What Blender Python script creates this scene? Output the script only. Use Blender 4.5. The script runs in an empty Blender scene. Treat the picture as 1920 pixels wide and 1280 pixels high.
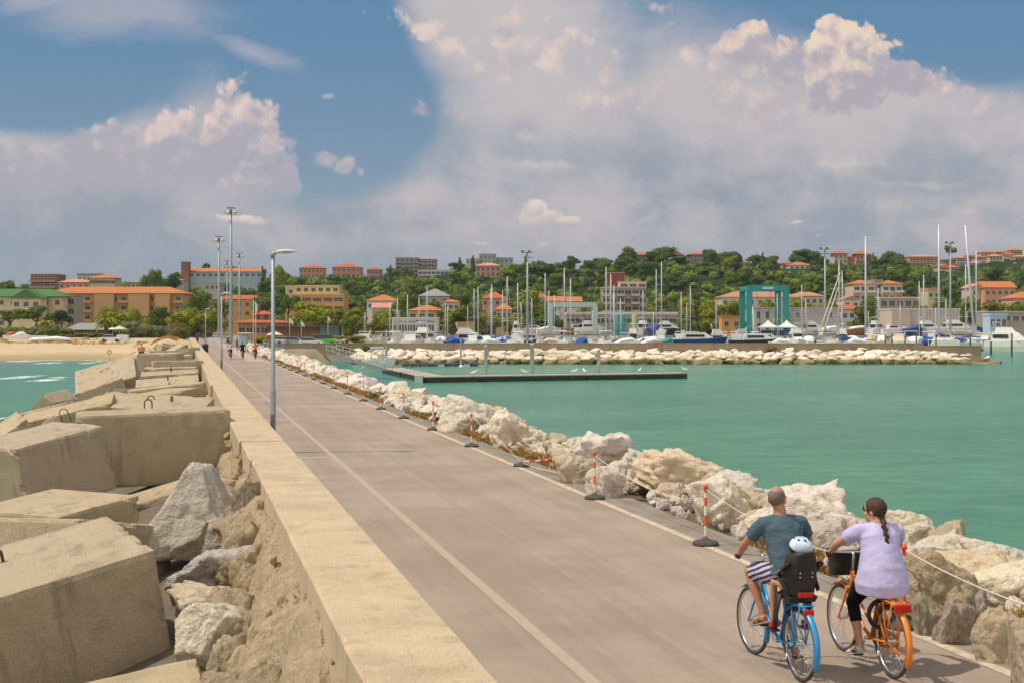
import bpy, bmesh, math, random
from mathutils import Vector, Matrix, Euler, noise as mnoise
RND = random.Random(11)
S = bpy.context.scene
COL = S.collection
# ------------------------------------------------------------------ camera
# world: +Y away from the camera, +X right, z = 0 the asphalt of the pier, water at z = -2.2
F, CX, CY, CH = 2500.0, 960.0, 612.0, 3.3
WZ = -2.2
cam_d = bpy.data.cameras.new("camera"); cam = bpy.data.objects.new("camera", cam_d); COL.objects.link(cam)
cam.location = (0, 0, CH); cam.rotation_euler = (math.radians(90), 0, 0)
cam_d.sensor_width = 36; cam_d.lens = 36*F/1920.0
cam_d.shift_y = (CY-640)/1920.0
cam_d.clip_start = 0.3; cam_d.clip_end = 20000
S.camera = cam
# ------------------------------------------------------------------ light
SUN_EL = math.radians(60); SUN_AZ = math.radians(-97)      # azimuth from +Y towards +X: light comes from the left, a touch from behind
sun_dir = Vector((math.sin(SUN_AZ)*math.cos(SUN_EL), math.cos(SUN_AZ)*math.cos(SUN_EL), math.sin(SUN_EL)))
sd = bpy.data.lights.new("sun", 'SUN'); sd.energy = 3.7; sd.angle = math.radians(0.55); sd.color = (1.0, 0.90, 0.76)
so = bpy.data.objects.new("sun", sd); COL.objects.link(so); so.rotation_euler = sun_dir.to_track_quat('Z', 'Y').to_euler()
S.view_settings.view_transform = 'Standard'; S.view_settings.look = 'None'
S.view_settings.exposure = -0.10; S.view_settings.gamma = 1.0
# ------------------------------------------------------------------ sky
W = bpy.data.worlds.new("World"); S.world = W; W.use_nodes = True
class NT:
    """tiny node-graph helper"""
    def __init__(s, nt): s.nt = nt
    def n(s, t, **k):
        o = s.nt.nodes.new(t)
        for a, b in k.items(): setattr(o, a, b)
        return o
    def put(s, sock, v):
        if v is None: return
        if isinstance(v, bpy.types.NodeSocket): s.nt.links.new(v, sock)
        elif isinstance(v, (tuple, list)):
            try: sock.default_value = v if len(v) == len(sock.default_value) else tuple(v)+(1,)
            except TypeError: sock.default_value = v[0]
        else:
            try: sock.default_value = v
            except TypeError: sock.default_value = [v]*len(sock.default_value)
    def m(s, op, a, b=None, c=None, clamp=False):
        o = s.n('ShaderNodeMath', operation=op, use_clamp=clamp)
        s.put(o.inputs[0], a); s.put(o.inputs[1], b); s.put(o.inputs[2], c)
        return o.outputs[0]
    def mr(s, v, a, b, c=0.0, d=1.0, smooth=True):
        o = s.n('ShaderNodeMapRange', interpolation_type='SMOOTHSTEP' if smooth else 'LINEAR')
        for i, q in enumerate((v, a, b, c, d)): s.put(o.inputs[i], q)
        return o.outputs[0]
    def mix(s, f, a, b, blend='MIX'):
        o = s.n('ShaderNodeMix', data_type='RGBA', blend_type=blend)
        s.put(o.inputs[0], f); s.put(o.inputs[6], a); s.put(o.inputs[7], b)
        return o.outputs[2]
    def noise(s, vec, scale, detail=4, rough=.55, dist=0.0, out=0, dim='3D'):
        o = s.n('ShaderNodeTexNoise', noise_dimensions=dim)
        s.put(o.inputs['Vector'], vec); o.inputs['Scale'].default_value = scale
        o.inputs['Detail'].default_value = detail; o.inputs['Roughness'].default_value = rough
        o.inputs['Distortion'].default_value = dist
        return o.outputs[out]
    def voro(s, vec, scale, detail=0, rough=.5, feature='F1', out='Distance', rnd=1.0):
        o = s.n('ShaderNodeTexVoronoi', feature=feature)
        s.put(o.inputs['Vector'], vec); o.inputs['Scale'].default_value = scale
        if 'Detail' in o.inputs and detail: o.inputs['Detail'].default_value = detail; o.inputs['Roughness'].default_value = rough
        o.inputs['Randomness'].default_value = rnd
        return o.outputs[out]
    def vec(s, x, y, z):
        o = s.n('ShaderNodeCombineXYZ'); s.put(o.inputs[0], x); s.put(o.inputs[1], y); s.put(o.inputs[2], z)
        return o.outputs[0]
    def xyz(s, v):
        o = s.n('ShaderNodeSeparateXYZ'); s.put(o.inputs[0], v); return o.outputs
    def vm(s, op, a, b=None, scale=None):
        o = s.n('ShaderNodeVectorMath', operation=op); s.put(o.inputs[0], a); s.put(o.inputs[1], b)
        if scale is not None: s.put(o.inputs['Scale'], scale)
        return o.outputs[0]
def lin(r, g, b):
    return tuple((c/255/12.92 if c <= 10 else ((c/255+.055)/1.055)**2.4) for c in (r, g, b))
def build_world():
    nt = W.node_tree; nt.nodes.clear(); g = NT(nt)
    sky = g.n('ShaderNodeTexSky', sky_type='NISHITA'); sky.sun_disc = False
    sky.sun_elevation = SUN_EL; sky.sun_rotation = SUN_AZ; sky.dust_density = 1.0; sky.ozone_density = 2.0
    tc = g.n('ShaderNodeTexCoord').outputs['Generated']
    x, y, z = g.xyz(tc)
    yy = g.m('MAXIMUM', g.m('ABSOLUTE', y), .12)
    s = g.m('MULTIPLY', g.m('DIVIDE', x, yy), 2.5); t = g.m('MULTIPLY', g.m('DIVIDE', z, yy), 2.5)
    P = g.vec(s, t, g.m('MULTIPLY', y, .3))
    # warp
    w = g.vm('SUBTRACT', g.noise(P, 3.0, 5, .6, out=1), (.5, .5, .5))
    Pw = g.vm('ADD', P, g.vm('SCALE', w, scale=.10))
    ws, wt, _ = g.xyz(Pw)
    def ell(px, py, rx, ry, sk=0.0, S_=None, T_=None):
        cx, cy = (px-960)/1000, (612-py)/1000
        a = g.m('SUBTRACT', S_ or ws, cx); b = g.m('SUBTRACT', T_ or wt, cy)
        if sk: b = g.m('SUBTRACT', b, g.m('MULTIPLY', a, sk))
        a = g.m('DIVIDE', a, rx/1000); b = g.m('DIVIDE', b, ry/1000)
        return g.m('SUBTRACT', 1.0, g.m('SQRT', g.m('ADD', g.m('MULTIPLY', a, a), g.m('MULTIPLY', b, b))))
    def union(L):
        r = L[0]
        for q in L[1:]: r = g.m('MAXIMUM', r, q)
        return r
    def scaled(e, k): return g.m('MULTIPLY', e, k)
    bil = g.m('SUBTRACT', .5, g.voro(Pw, 17, 3, .55))               # cauliflower bumps
    bil2 = g.m('SUBTRACT', .5, g.voro(Pw, 7, 2, .5))
    soft = g.m('SUBTRACT', g.noise(Pw, 5.5, 6, .6), .5)
    soft2 = g.m('SUBTRACT', g.noise(g.vm('MULTIPLY', Pw, (1.0, 3.4, 1.0)), 2.3, 7, .6), .5)
    # blue base: the physical sky pulled to the pale summer blue of the coast
    blue = g.mix(g.mr(t, -.05, .62), lin(146, 163, 184) , lin(88, 136, 180))
    base = g.mix(.8, g.vm('SCALE', sky.outputs[0], scale=.085), blue)
    # --- veil: broad lilac-grey cloud sheet
    veil = union([ell(180, 330, 620, 190), ell(1330, 260, 760, 215), ell(1000, 90, 330, 190, -.45),
                  ell(1750, 300, 520, 200), ell(500, 440, 620, 140), ell(1300, 420, 1000, 150)])
    gap = union([ell(620, 150, 120, 190, .2), ell(700, 215, 90, 90), ell(90, 160, 170, 75), ell(1830, 20, 260, 85, -.1)])
    veil = g.m('SUBTRACT', veil, scaled(g.mr(g.m('ADD', gap, g.m('MULTIPLY', soft, 1.0)), -.9, .8), 1.35))
    veil = g.m('ADD', g.m('ADD', veil, g.m('MULTIPLY', soft, .55)), g.m('MULTIPLY', soft2, .7))
    av = g.m('MULTIPLY', g.mr(veil, -.30, .55), .93)
    lowfade = g.mr(t, -.02, .16)                                       # thins to haze over the hills
    av = g.m('MULTIPLY', av, g.mr(t, -.02, .2, .5, 1.0))
    vc = g.mix(g.mr(g.m('ADD', soft, g.m('MULTIPLY', soft2, 1.1)), -.17, .24), lin(148, 160, 180), lin(190, 186, 196))
    vc = g.mix(g.m('MULTIPLY', g.mr(g.m('ADD', t, g.m('MULTIPLY', soft, .5)), .12, .48), .75), vc, lin(205, 198, 204))
    vc = g.mix(lowfade, lin(143, 158, 180), vc)
    c = g.mix(av, base, vc)
    # --- high wisps upper left
    wis = union([ell(250, 30, 330, 62, -.05), ell(470, 95, 120, 30, -.3), ell(60, 10, 160, 40)])
    wis = g.m('ADD', wis, g.m('MULTIPLY', soft2, 2.1))
    c = g.mix(g.m('MULTIPLY', g.mr(wis, -.1, .9), .72), c, lin(178, 178, 196))
    # --- cumulus: list of lobes, lit cream on top, lilac below
    r1 = g.m('SUBTRACT', g.voro(g.vm('ADD', Pw, (-.010, .018, 0)), 17, 3, .55), g.m('SUBTRACT', .5, bil))
    r2 = g.m('SUBTRACT', soft, g.m('SUBTRACT', g.noise(g.vm('ADD', Pw, (-.02, .03, 0)), 5.5, 6, .6), .5))
    rel = g.m('ADD', g.m('MULTIPLY', r1, .8), g.m('MULTIPLY', r2, 2.0))
    def cumulus(c, lobes, amp=.55, edge=.10, top=(226, 205, 197), body=(163, 163, 187), tl=(250, 420), amount=1.0, hard=1.0):
        f = union([ell(*l) for l in lobes])
        f = g.m('ADD', f, g.m('ADD', g.m('MULTIPLY', bil, amp), g.m('MULTIPLY', soft, amp*.9)))
        a = g.mr(f, .0, edge)
        hgt = g.mr(g.m('ADD', wt, g.m('MULTIPLY', soft, .10)), (612-tl[1])/1000, (612-tl[0])/1000, -.35, .75, smooth=False)
        lit = g.m('ADD', g.m('ADD', hgt, g.m('MULTIPLY', rel, hard)), g.m('MULTIPLY', bil2, .35))
        lit = g.mr(lit, -.15, .85)
        col = g.mix(lit, lin(*body), lin(*top))
        d = g.mr(g.m('ADD', wt, g.m('MULTIPLY', soft2, .10)), (612-tl[1]-45)/1000, (612-tl[1]+55)/1000, 0, 1.0)
        return g.mix(g.m('MULTIPLY', g.m('MULTIPLY', a, d), amount), c, col)
    c = cumulus(c, [(30, 350, 190, 118), (200, 300, 130, 110), (330, 285, 150, 130), (428, 235, 100, 138), (490, 245, 66, 118), (400, 340, 240, 120),
                    (540, 330, 40, 70)], amp=.46, edge=.24, top=(230, 210, 205), body=(172, 172, 190), tl=(150, 370), hard=.75)
    c = cumulus(c, [(820, 60, 190, 55, -.5), (1010, 90, 170, 120), (1080, 70, 90, 65), (1180, 190, 190, 140), (1370, 130, 150, 100), (1440, 180, 170, 130), (1700, 160, 170, 80, -.1), (1870, 200, 150, 80)],
                amp=.8, edge=.5, top=(226, 209, 206), body=(184, 180, 194), tl=(60, 330), amount=.9, hard=.6)
    c = cumulus(c, [(545, 262, 34, 34), (598, 300, 46, 34), (640, 312, 38, 26), (674, 322, 20, 12)], amp=.6, edge=.5, top=(228, 208, 205), body=(180, 178, 192), tl=(215, 345), amount=.85)
    c = cumulus(c, [(790, 220, 150, 50), (980, 250, 190, 60), (1230, 260, 200, 60)], amp=1.1, edge=.9, top=(204, 192, 199), body=(166, 166, 190), tl=(150, 330), amount=.8)
    c = cumulus(c, [(1570, 100, 100, 88), (1520, 115, 75, 62), (1620, 100, 62, 75), (1590, 160, 120, 80), (1400, 85, 75, 60), (1470, 110, 70, 60), (1690, 150, 90, 52), (1610, 190, 50, 35)], amp=.45, edge=.14, top=(234, 215, 202), body=(176, 172, 190), tl=(20, 260))
    c = cumulus(c, [(1235, 10, 50, 26), (1260, 45, 40, 18), (945, 45, 170, 50, -.2)], amp=1.2, edge=.9, top=(208, 194, 198), body=(170, 170, 192), tl=(0, 140))
    # --- small fair-weather puffs low over the hills
    for (px, py, rx, ry, k) in ((1020, 393, 78, 26, 1), (1005, 380, 40, 20, 1), (1075, 402, 45, 14, 1), (445, 400, 90, 13, .9), (1195, 411, 70, 10, .7), (1487, 412, 36, 10, .9), (1022, 439, 36, 9, .7),
                                (900, 453, 36, 6, .6), (1535, 436, 20, 6, .8), (1435, 456, 30, 6, .5), (620, 174, 18, 12, .5), (1030, 308, 210, 22, .5), (1560, 303, 150, 18, .4), (1760, 340, 170, 16, .4), (1830, 400, 40, 14, .5), (1000, 262, 60, 16, .4)):
        f = g.m('ADD', ell(px, py, rx, ry), g.m('ADD', g.m('MULTIPLY', bil, .75), g.m('MULTIPLY', soft, .9)))
        cc = g.mix(g.mr(g.m('SUBTRACT', wt, (612-py)/1000), -ry/1100, ry/1300), lin(176, 174, 186), lin(232, 220, 212))
        c = g.mix(g.m('MULTIPLY', g.mr(f, -.15, .28 if k > .85 else .7), k), c, cc)
    # horizon haze
    c = g.mix(g.mr(t, .16, -.02, 0, .55), c, lin(140, 157, 178))
    c = g.vm('MULTIPLY', c, (1.24, 1.20, 1.12))
    # unseen sky behind the camera and overhead, brightened to add fill on shaded faces
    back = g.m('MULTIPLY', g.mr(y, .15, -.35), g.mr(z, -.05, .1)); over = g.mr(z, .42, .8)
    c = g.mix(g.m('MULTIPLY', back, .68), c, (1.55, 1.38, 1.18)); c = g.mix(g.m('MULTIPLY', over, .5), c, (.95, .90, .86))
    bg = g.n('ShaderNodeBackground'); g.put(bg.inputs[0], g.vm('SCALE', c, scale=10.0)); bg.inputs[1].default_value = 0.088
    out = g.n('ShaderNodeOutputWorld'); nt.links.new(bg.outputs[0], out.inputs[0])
    W.cycles.sampling_method = 'MANUAL'; W.cycles.sample_map_resolution = 512
build_world()
# ------------------------------------------------------------------ helpers
def gp(px, py, z=0.0):
    """point of the horizontal plane z seen at a pixel of the photograph"""
    Y = (CH-z)*F/(py-CY); return Vector(((px-CX)*Y/F, Y, z))
def at(px, py, Y):
    return Vector(((px-CX)*Y/F, Y, CH-(py-CY)*Y/F))
RD = Vector((-0.23886, 0.97105, 0)); RN = Vector((0.97105, 0.23886, 0))   # along / across the pier
def rp(s, d, z=0.0):
    """pier coordinates: s metres along, d metres to the right of the line under the camera"""
    v = RD*s+RN*d; return Vector((v.x, v.y, z))
def tag(o, label=None, cat=None, group=None, kind=None):
    if label: o['label'] = label
    if cat: o['category'] = cat
    if group: o['group'] = group
    if kind: o['kind'] = kind
    return o
def empty(name, loc=(0, 0, 0), rz=0.0, **k):
    o = bpy.data.objects.new(name, None); COL.objects.link(o); o.empty_display_size = .2
    o.location = loc; o.rotation_euler = (0, 0, rz); return tag(o, **k)
class MB:
    def __init__(s): s.v = []; s.f = []; s.m = []; s.sm = []
    def add(s, vs, fs, mi=0, smooth=False):
        n = len(s.v); s.v += [tuple(q) for q in vs]; s.f += [tuple(i+n for i in f) for f in fs]
        s.m += [mi]*len(fs); s.sm += [smooth]*len(fs); return s
    def quad(s, a, b, c, d, mi=0): return s.add([a, b, c, d], [(0, 1, 2, 3)], mi)
    def hexa(s, c, mi=0):
        """8 corners: bottom 4 (ccw) then top 4"""
        return s.add(c, [(3, 2, 1, 0), (4, 5, 6, 7), (0, 1, 5, 4), (1, 2, 6, 5), (2, 3, 7, 6), (3, 0, 4, 7)], mi)
    def box(s, x0, x1, y0, y1, z0, z1, mi=0, M=None):
        c = [Vector(q) for q in ((x0, y0, z0), (x1, y0, z0), (x1, y1, z0), (x0, y1, z0), (x0, y0, z1), (x1, y0, z1), (x1, y1, z1), (x0, y1, z1))]
        if M: c = [M@q for q in c]
        return s.hexa(c, mi)
    def tube(s, pts, r, n=8, mi=0, cap=True, smooth=True, up=None, sq=None):
        """tapered tube through pts; r a number, a list, or list of (rx, ry)"""
        pts = [Vector(p) for p in pts]; k = len(pts)
        if not isinstance(r, (list, tuple)): r = [r]*k
        vs = []; prev = None
        for i, p in enumerate(pts):
            t = (pts[min(i+1, k-1)]-pts[max(i-1, 0)])
            t = t.normalized() if t.length > 1e-9 else Vector((0, 0, 1))
            if prev is None:
                a = Vector(up) if up else (Vector((0, 0, 1)) if abs(t.z) < .9 else Vector((1, 0, 0)))
            else: a = prev
            u = (a-t*a.dot(t)); u = u.normalized() if u.length > 1e-6 else t.orthogonal().normalized()
            prev = u; w = t.cross(u)
            ri = r[i]; rx, ry = (ri if isinstance(ri, (list, tuple)) else (ri, ri))
            for j in range(n):
                an = 2*math.pi*j/n; vs.append(p+u*(math.cos(an)*rx)+w*(math.sin(an)*ry))
        fs = [(i*n+j, i*n+(j+1) % n, (i+1)*n+(j+1) % n, (i+1)*n+j) for i in range(k-1) for j in range(n)]
        if cap: fs += [tuple(range(n-1, -1, -1)), tuple((k-1)*n+j for j in range(n))]
        return s.add(vs, fs, mi, smooth)
    def lathe(s, prof, n=16, mi=0, o=(0, 0, 0), smooth=True, axis='z', cap=True):
        o = Vector(o); vs = []
        for (r, z) in prof:
            for j in range(n):
                a = 2*math.pi*j/n; q = (r*math.cos(a), r*math.sin(a), z)
                if axis == 'y': q = (q[0], q[2], -q[1])
                if axis == 'x': q = (q[2], q[0], q[1])
                vs.append(o+Vector(q))
        k = len(prof)
        fs = [(i*n+j, i*n+(j+1) % n, (i+1)*n+(j+1) % n, (i+1)*n+j) for i in range(k-1) for j in range(n)]
        if cap: fs += [tuple(range(n-1, -1, -1)), tuple((k-1)*n+j for j in range(n))]
        return s.add(vs, fs, mi, smooth)
    def torus(s, o, R, r, axis='y', n=40, m=8, mi=0, a0=0, a1=2*math.pi, M=None):
        full = abs(a1-a0-2*math.pi) < 1e-6; vs = []; N = n if full else n+1
        for i in range(N):
            a = a0+(a1-a0)*i/n; ca, sa = math.cos(a), math.sin(a)
            for j in range(m):
                b = 2*math.pi*j/m; rr = R+r*math.cos(b); h = r*math.sin(b)
                q = {'y': (rr*ca, h, rr*sa), 'z': (rr*ca, rr*sa, h), 'x': (h, rr*ca, rr*sa)}[axis]
                q = Vector(q)+Vector(o); vs.append(M@q if M else q)
        fs = [(i*m+j, ((i+1) % N)*m+j, ((i+1) % N)*m+(j+1) % m, i*m+(j+1) % m) for i in range(n if full else n) for j in range(m)]
        return s.add(vs, fs, mi, True)
    def build(s, name, mats, parent=None, loc=None, bevel=0.0, **k):
        me = bpy.data.meshes.new(name); me.from_pydata(s.v, [], s.f)
        if not isinstance(mats, (list, tuple)): mats = [mats]
        for q in mats: me.materials.append(q)
        me.polygons.foreach_set('material_index', s.m); me.polygons.foreach_set('use_smooth', s.sm)
        if bevel:
            bm = bmesh.new(); bm.from_mesh(me)
            bmesh.ops.remove_doubles(bm, verts=bm.verts, dist=1e-5)
            bmesh.ops.bevel(bm, geom=[e for e in bm.edges if e.calc_face_angle(0) > .5], offset=bevel, segments=2, profile=.5, affect='EDGES', clamp_overlap=True)
            bm.to_mesh(me); bm.free()
        me.update()
        o = bpy.data.objects.new(name, me); COL.objects.link(o)
        if parent: o.parent = parent
        if loc is not None: o.location = loc
        return tag(o, **k)
def fix_normals(o):
    bm = bmesh.new(); bm.from_mesh(o.data); bmesh.ops.recalc_face_normals(bm, faces=bm.faces); bm.to_mesh(o.data); bm.free()
def copy_tree(o, parent=None):
    kids = list(o.children); c = o.copy(); COL.objects.link(c)
    if parent: c.parent = parent
    for ch in kids: copy_tree(ch, c)
    return c
# ------------------------------------------------------------------ materials
MATS = {}
def mat(name, cols, rough=.8, nscale=3.0, bump=0.0, bscale=30.0, metal=0.0, spec=.4, detail=5, contrast=.5, rand=0.0, coord='Object', bdist=.02, extra=None, stretch=None, trans=0.0):
    """noise-varied principled material; cols: linear RGB list for the ramp; extra(g, vec, colour) -> colour"""
    if name in MATS: return MATS[name]
    m = bpy.data.materials.new(name); m.use_nodes = True; nt = m.node_tree; g = NT(nt)
    b = nt.nodes['Principled BSDF']; v = g.n('ShaderNodeTexCoord').outputs[coord]
    if stretch: v = g.vm('MULTIPLY', v, stretch)
    if len(cols) == 1: c = g.mix(0.0, cols[0], cols[0])
    else:
        f = g.noise(v, nscale, detail, .6)
        r = g.n('ShaderNodeValToRGB'); e = r.color_ramp.elements
        lo, hi = .5-contrast/2, .5+contrast/2
        while len(e) < len(cols): e.new(.5)
        for i, q in enumerate(cols): e[i].position = lo+(hi-lo)*i/(len(cols)-1); e[i].color = tuple(q)+(1,)
        g.put(r.inputs[0], f); c = r.outputs[0]
    if extra: c = extra(g, v, c)
    if rand:
        oi = g.n('ShaderNodeObjectInfo').outputs['Random']
        c = g.vm('MULTIPLY', c, g.vec(g.mr(oi, 0, 1, 1-rand, 1+rand, smooth=False), g.mr(oi, 0, 1, 1-rand*.8, 1+rand*.8, smooth=False), g.mr(g.m('FRACT', g.m('MULTIPLY', oi, 7.3)), 0, 1, 1-rand, 1+rand, smooth=False)))
    g.put(b.inputs['Base Color'], c)
    b.inputs['Roughness'].default_value = rough; b.inputs['Metallic'].default_value = metal
    b.inputs['Specular IOR Level'].default_value = spec
    if bump:
        bp = g.n('ShaderNodeBump'); bp.inputs['Strength'].default_value = bump; bp.inputs['Distance'].default_value = bdist
        g.put(bp.inputs['Height'], g.noise(v, bscale, 6, .65)); nt.links.new(bp.outputs[0], b.inputs['Normal'])
    MATS[name] = m; return m
def C(r, g_, b): return lin(r, g_, b)
# ================================================================== water, terrain
def water_mat():
    m = bpy.data.materials.new("sea_water"); m.use_nodes = True; nt = m.node_tree; g = NT(nt); b = nt.nodes['Principled BSDF']
    v = g.n('ShaderNodeNewGeometry').outputs['Position']; x, y, z = g.xyz(v)
    big = g.noise(g.vm('MULTIPLY', v, (.6, 1.6, 1)), .035, 4, .6)
    med = g.noise(g.vm('MULTIPLY', v, (.7, 1.5, 1)), .5, 4, .65)
    c = g.mix(g.mr(big, .3, .7), (.055, .215, .115), (.092, .285, .158))
    c = g.mix(g.mr(med, .35, .72, 0, .65), c, (.034, .150, .085))
    # open sea on the left: greyer, sandy where it is shallow, breaking crests
    left = g.mr(g.m('ADD', x, g.m('MULTIPLY', y, .30)), -6, -14)
    shal = g.mr(y, 185, 217)
    c = g.mix(left, c, g.mix(med, (.050, .175, .105), (.075, .235, .14)))
    c = g.mix(g.m('MULTIPLY', left, g.m('MULTIPLY', shal, .8)), c, (.23, .24, .19))
    fo = None
    for (px, py, rx, ry) in ((33, 707, 34, 7), (85, 712, 34, 4.5), (110, 707, 22, 3), (95, 680, 26, 2.2), (165, 680, 20, 2.2), (10, 783, 22, 3), (40, 677, 60, 1.0), (190, 676, 40, .8), (110, 675.3, 160, .55)):
        p = gp(px, py, WZ); sx = rx*p.y/F; sy = ry*p.y*p.y/(F*(CH-WZ))
        a = g.m('DIVIDE', g.m('SUBTRACT', x, p.x), sx); q = g.m('DIVIDE', g.m('SUBTRACT', y, p.y), sy)
        e = g.m('SUBTRACT', 1.0, g.m('SQRT', g.m('ADD', g.m('MULTIPLY', a, a), g.m('MULTIPLY', q, q))))
        fo = e if fo is None else g.m('MAXIMUM', fo, e)
    fn = g.noise(g.vm('MULTIPLY', v, (1, .28, 1)), 1.6, 6, .7)
    foam = g.mr(g.m('ADD', fo, g.m('MULTIPLY', g.m('SUBTRACT', fn, .5), 3.2)), .35, .8)
    foam = g.m('MULTIPLY', foam, g.mr(fo, 0, .12))
    c = g.mix(foam, c, (.72, .76, .72))
    g.put(b.inputs['Base Color'], c); g.put(b.inputs['Roughness'], g.mr(foam, 0, 1, .22, .8))
    b.inputs['IOR'].default_value = 1.33; b.inputs['Specular IOR Level'].default_value = .45
    h = g.m('ADD', g.m('MULTIPLY', g.noise(g.vm('MULTIPLY', v, (.55, 1.6, 1)), .9, 5, .6, .3), .5), g.m('MULTIPLY', g.noise(g.vm('MULTIPLY', v, (.7, 1.5, 1)), 4.0, 3, .6), .12))
    bp = g.n('ShaderNodeBump'); bp.inputs['Strength'].default_value = .75; bp.inputs['Distance'].default_value = .45
    g.put(bp.inputs['Height'], h); nt.links.new(bp.outputs[0], b.inputs['Normal'])
    return m
MB().quad((-2900, -300, WZ), (2900, -300, WZ), (2900, 2900, WZ), (-2900, 2900, WZ)).build("sea_water", water_mat(), kind='structure')
def sm(a, b, x):
    t = max(0.0, min(1.0, (x-a)/(b-a))); return t*t*(3-2*t)
RIDGE = [(-900, 556), (0, 548), (250, 541), (350, 532), (500, 533), (650, 527), (760, 524), (860, 512), (1000, 512), (1100, 517), (1180, 501), (1300, 497), (1400, 505), (1500, 505), (1600, 505), (1700, 508), (1800, 498), (1920, 486), (2900, 470)]
def ridge(px):
    if px <= RIDGE[0][0]: return RIDGE[0][1]
    for (a, ya), (b, yb) in zip(RIDGE, RIDGE[1:]):
        if px <= b: return ya+(yb-ya)*(px-a)/(b-a)
    return RIDGE[-1][1]
def land(X, Y):
    h = land0(X, Y); d = X*.97105+Y*.23886
    if Y < 440 and -1.5 < d < 12: h = min(h, -.35)
    return h
def land0(X, Y):
    """height of the natural ground"""
    d = X*.97105+Y*.23886
    n = mnoise.fractal(Vector((X*.05, Y*.05, 0)), 1.0, 2.0, 3); n2 = mnoise.noise(Vector((X*.25, Y*.25, 3)))
    if Y > (353 if X > -20 else 345):
        h = 0.15
        if Y > 470:
            px = CX+F*X/Y; top = CH+(CY-ridge(px))*870/F
            h += (top-.15)*sm(500, 880, Y)+n*2.0*sm(500, 620, Y)
        return h
    if d < 4:                                     # beach side
        yy = Y+n*3
        h = -2.2+(yy-218)*.040 if yy < 262 else -.44+(yy-262)*.018
        h += sm(255, 290, Y)*(.25+n2*.28)*sm(345, 300, Y)
        h = min(h, .55+n2*.2) if Y < 330 else .15
        mound = math.exp(-((d+3.0)/5.5)**2)*sm(205, 235, Y)*sm(330, 290, Y)      # sand heaped against the pier wall
        h = max(h, -4.5+mound*(5.6+n2*.3))
        return max(h, -4.5)
    e = sm(-25, -29, X)                           # promenade side, west of the marina basin
    b = sm(196, 201, Y)
    return -4.5+e*b*4.45
def terrain():
    ys = [150+i*4 for i in range(13)]+[204+i*3.0 for i in range(48)]+[350+i*8 for i in range(20)]+[515+i*14 for i in range(30)]+[960, 1050, 1250, 1600, 2200, 2900]
    xs = [-1500, -1200, -900, -700]+[-520+i*8 for i in range(34)]+[-246+i*4 for i in range(76)]+[60+i*12 for i in range(36)]+[520, 650, 800, 1000, 1250, 1500]
    vs = [];
    for y in ys:
        for x in xs:
            xx = max(-2900, min(2900, x*(y/400 if y > 400 else 1)*(1 if abs(x) < 521 else 1))) if abs(x) < 521 else math.copysign(min(2890+abs(x)*.005, abs(x)*max(1, y/400)), x)
            vs.append((xx, y, land(xx, y) if y < 960 else land(xx*900/y, 900)-(y-900)*.02))
    n = len(xs); fs = [(j*n+i, j*n+i+1, (j+1)*n+i+1, (j+1)*n+i) for j in range(len(ys)-1) for i in range(n-1)]
    def ex(g, v, c):
        x, y, z = g.xyz(v); d = g.m('ADD', g.m('MULTIPLY', x, .97105), g.m('MULTIPLY', y, .23886))
        sand = g.m('MULTIPLY', g.mr(d, 5, 3), g.mr(y, 325, 315))
        nn = g.noise(v, .35, 5, .6); n3 = g.noise(g.vm('MULTIPLY', v, (.12, 1, 1)), .5, 4, .6)
        sc = g.mix(g.mr(nn, .35, .65), (.50, .385, .24), (.58, .455, .295))
        sc = g.mix(g.m('MULTIPLY', g.mr(g.m('ADD', z, g.m('MULTIPLY', g.m('SUBTRACT', n3, .5), 1.6)), -1.2, -2.0), .75), sc, (.30, .22, .10))
        veg = g.m('MULTIPLY', g.mr(g.noise(v, .22, 6, .75), .53, .62), g.mr(y, 262, 285))
        sc = g.mix(g.m('MULTIPLY', veg, .75), sc, (.20, .17, .065))
        hill = g.mr(y, 470, 530)
        town = g.mix(g.noise(v, .3, 4), (.26, .23, .18), (.36, .31, .24))
        town = g.mix(g.m('MULTIPLY', g.mr(y, 345, 330), g.mr(g.noise(v, .3, 5), .4, .6)), town, (.20, .19, .07))
        hc = g.mix(g.mr(g.noise(v, .06, 5), .4, .6), (.018, .034, .010), (.034, .052, .016))
        return g.mix(hill, g.mix(sand, town, sc), hc)
    m = mat('land', [(.3, .3, .3)], rough=.95, spec=.1, extra=ex, bump=.5, bscale=1.5, bdist=.15)
    MB().add(vs, fs, 0, True).build("ground", m, kind='structure')
terrain()
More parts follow.
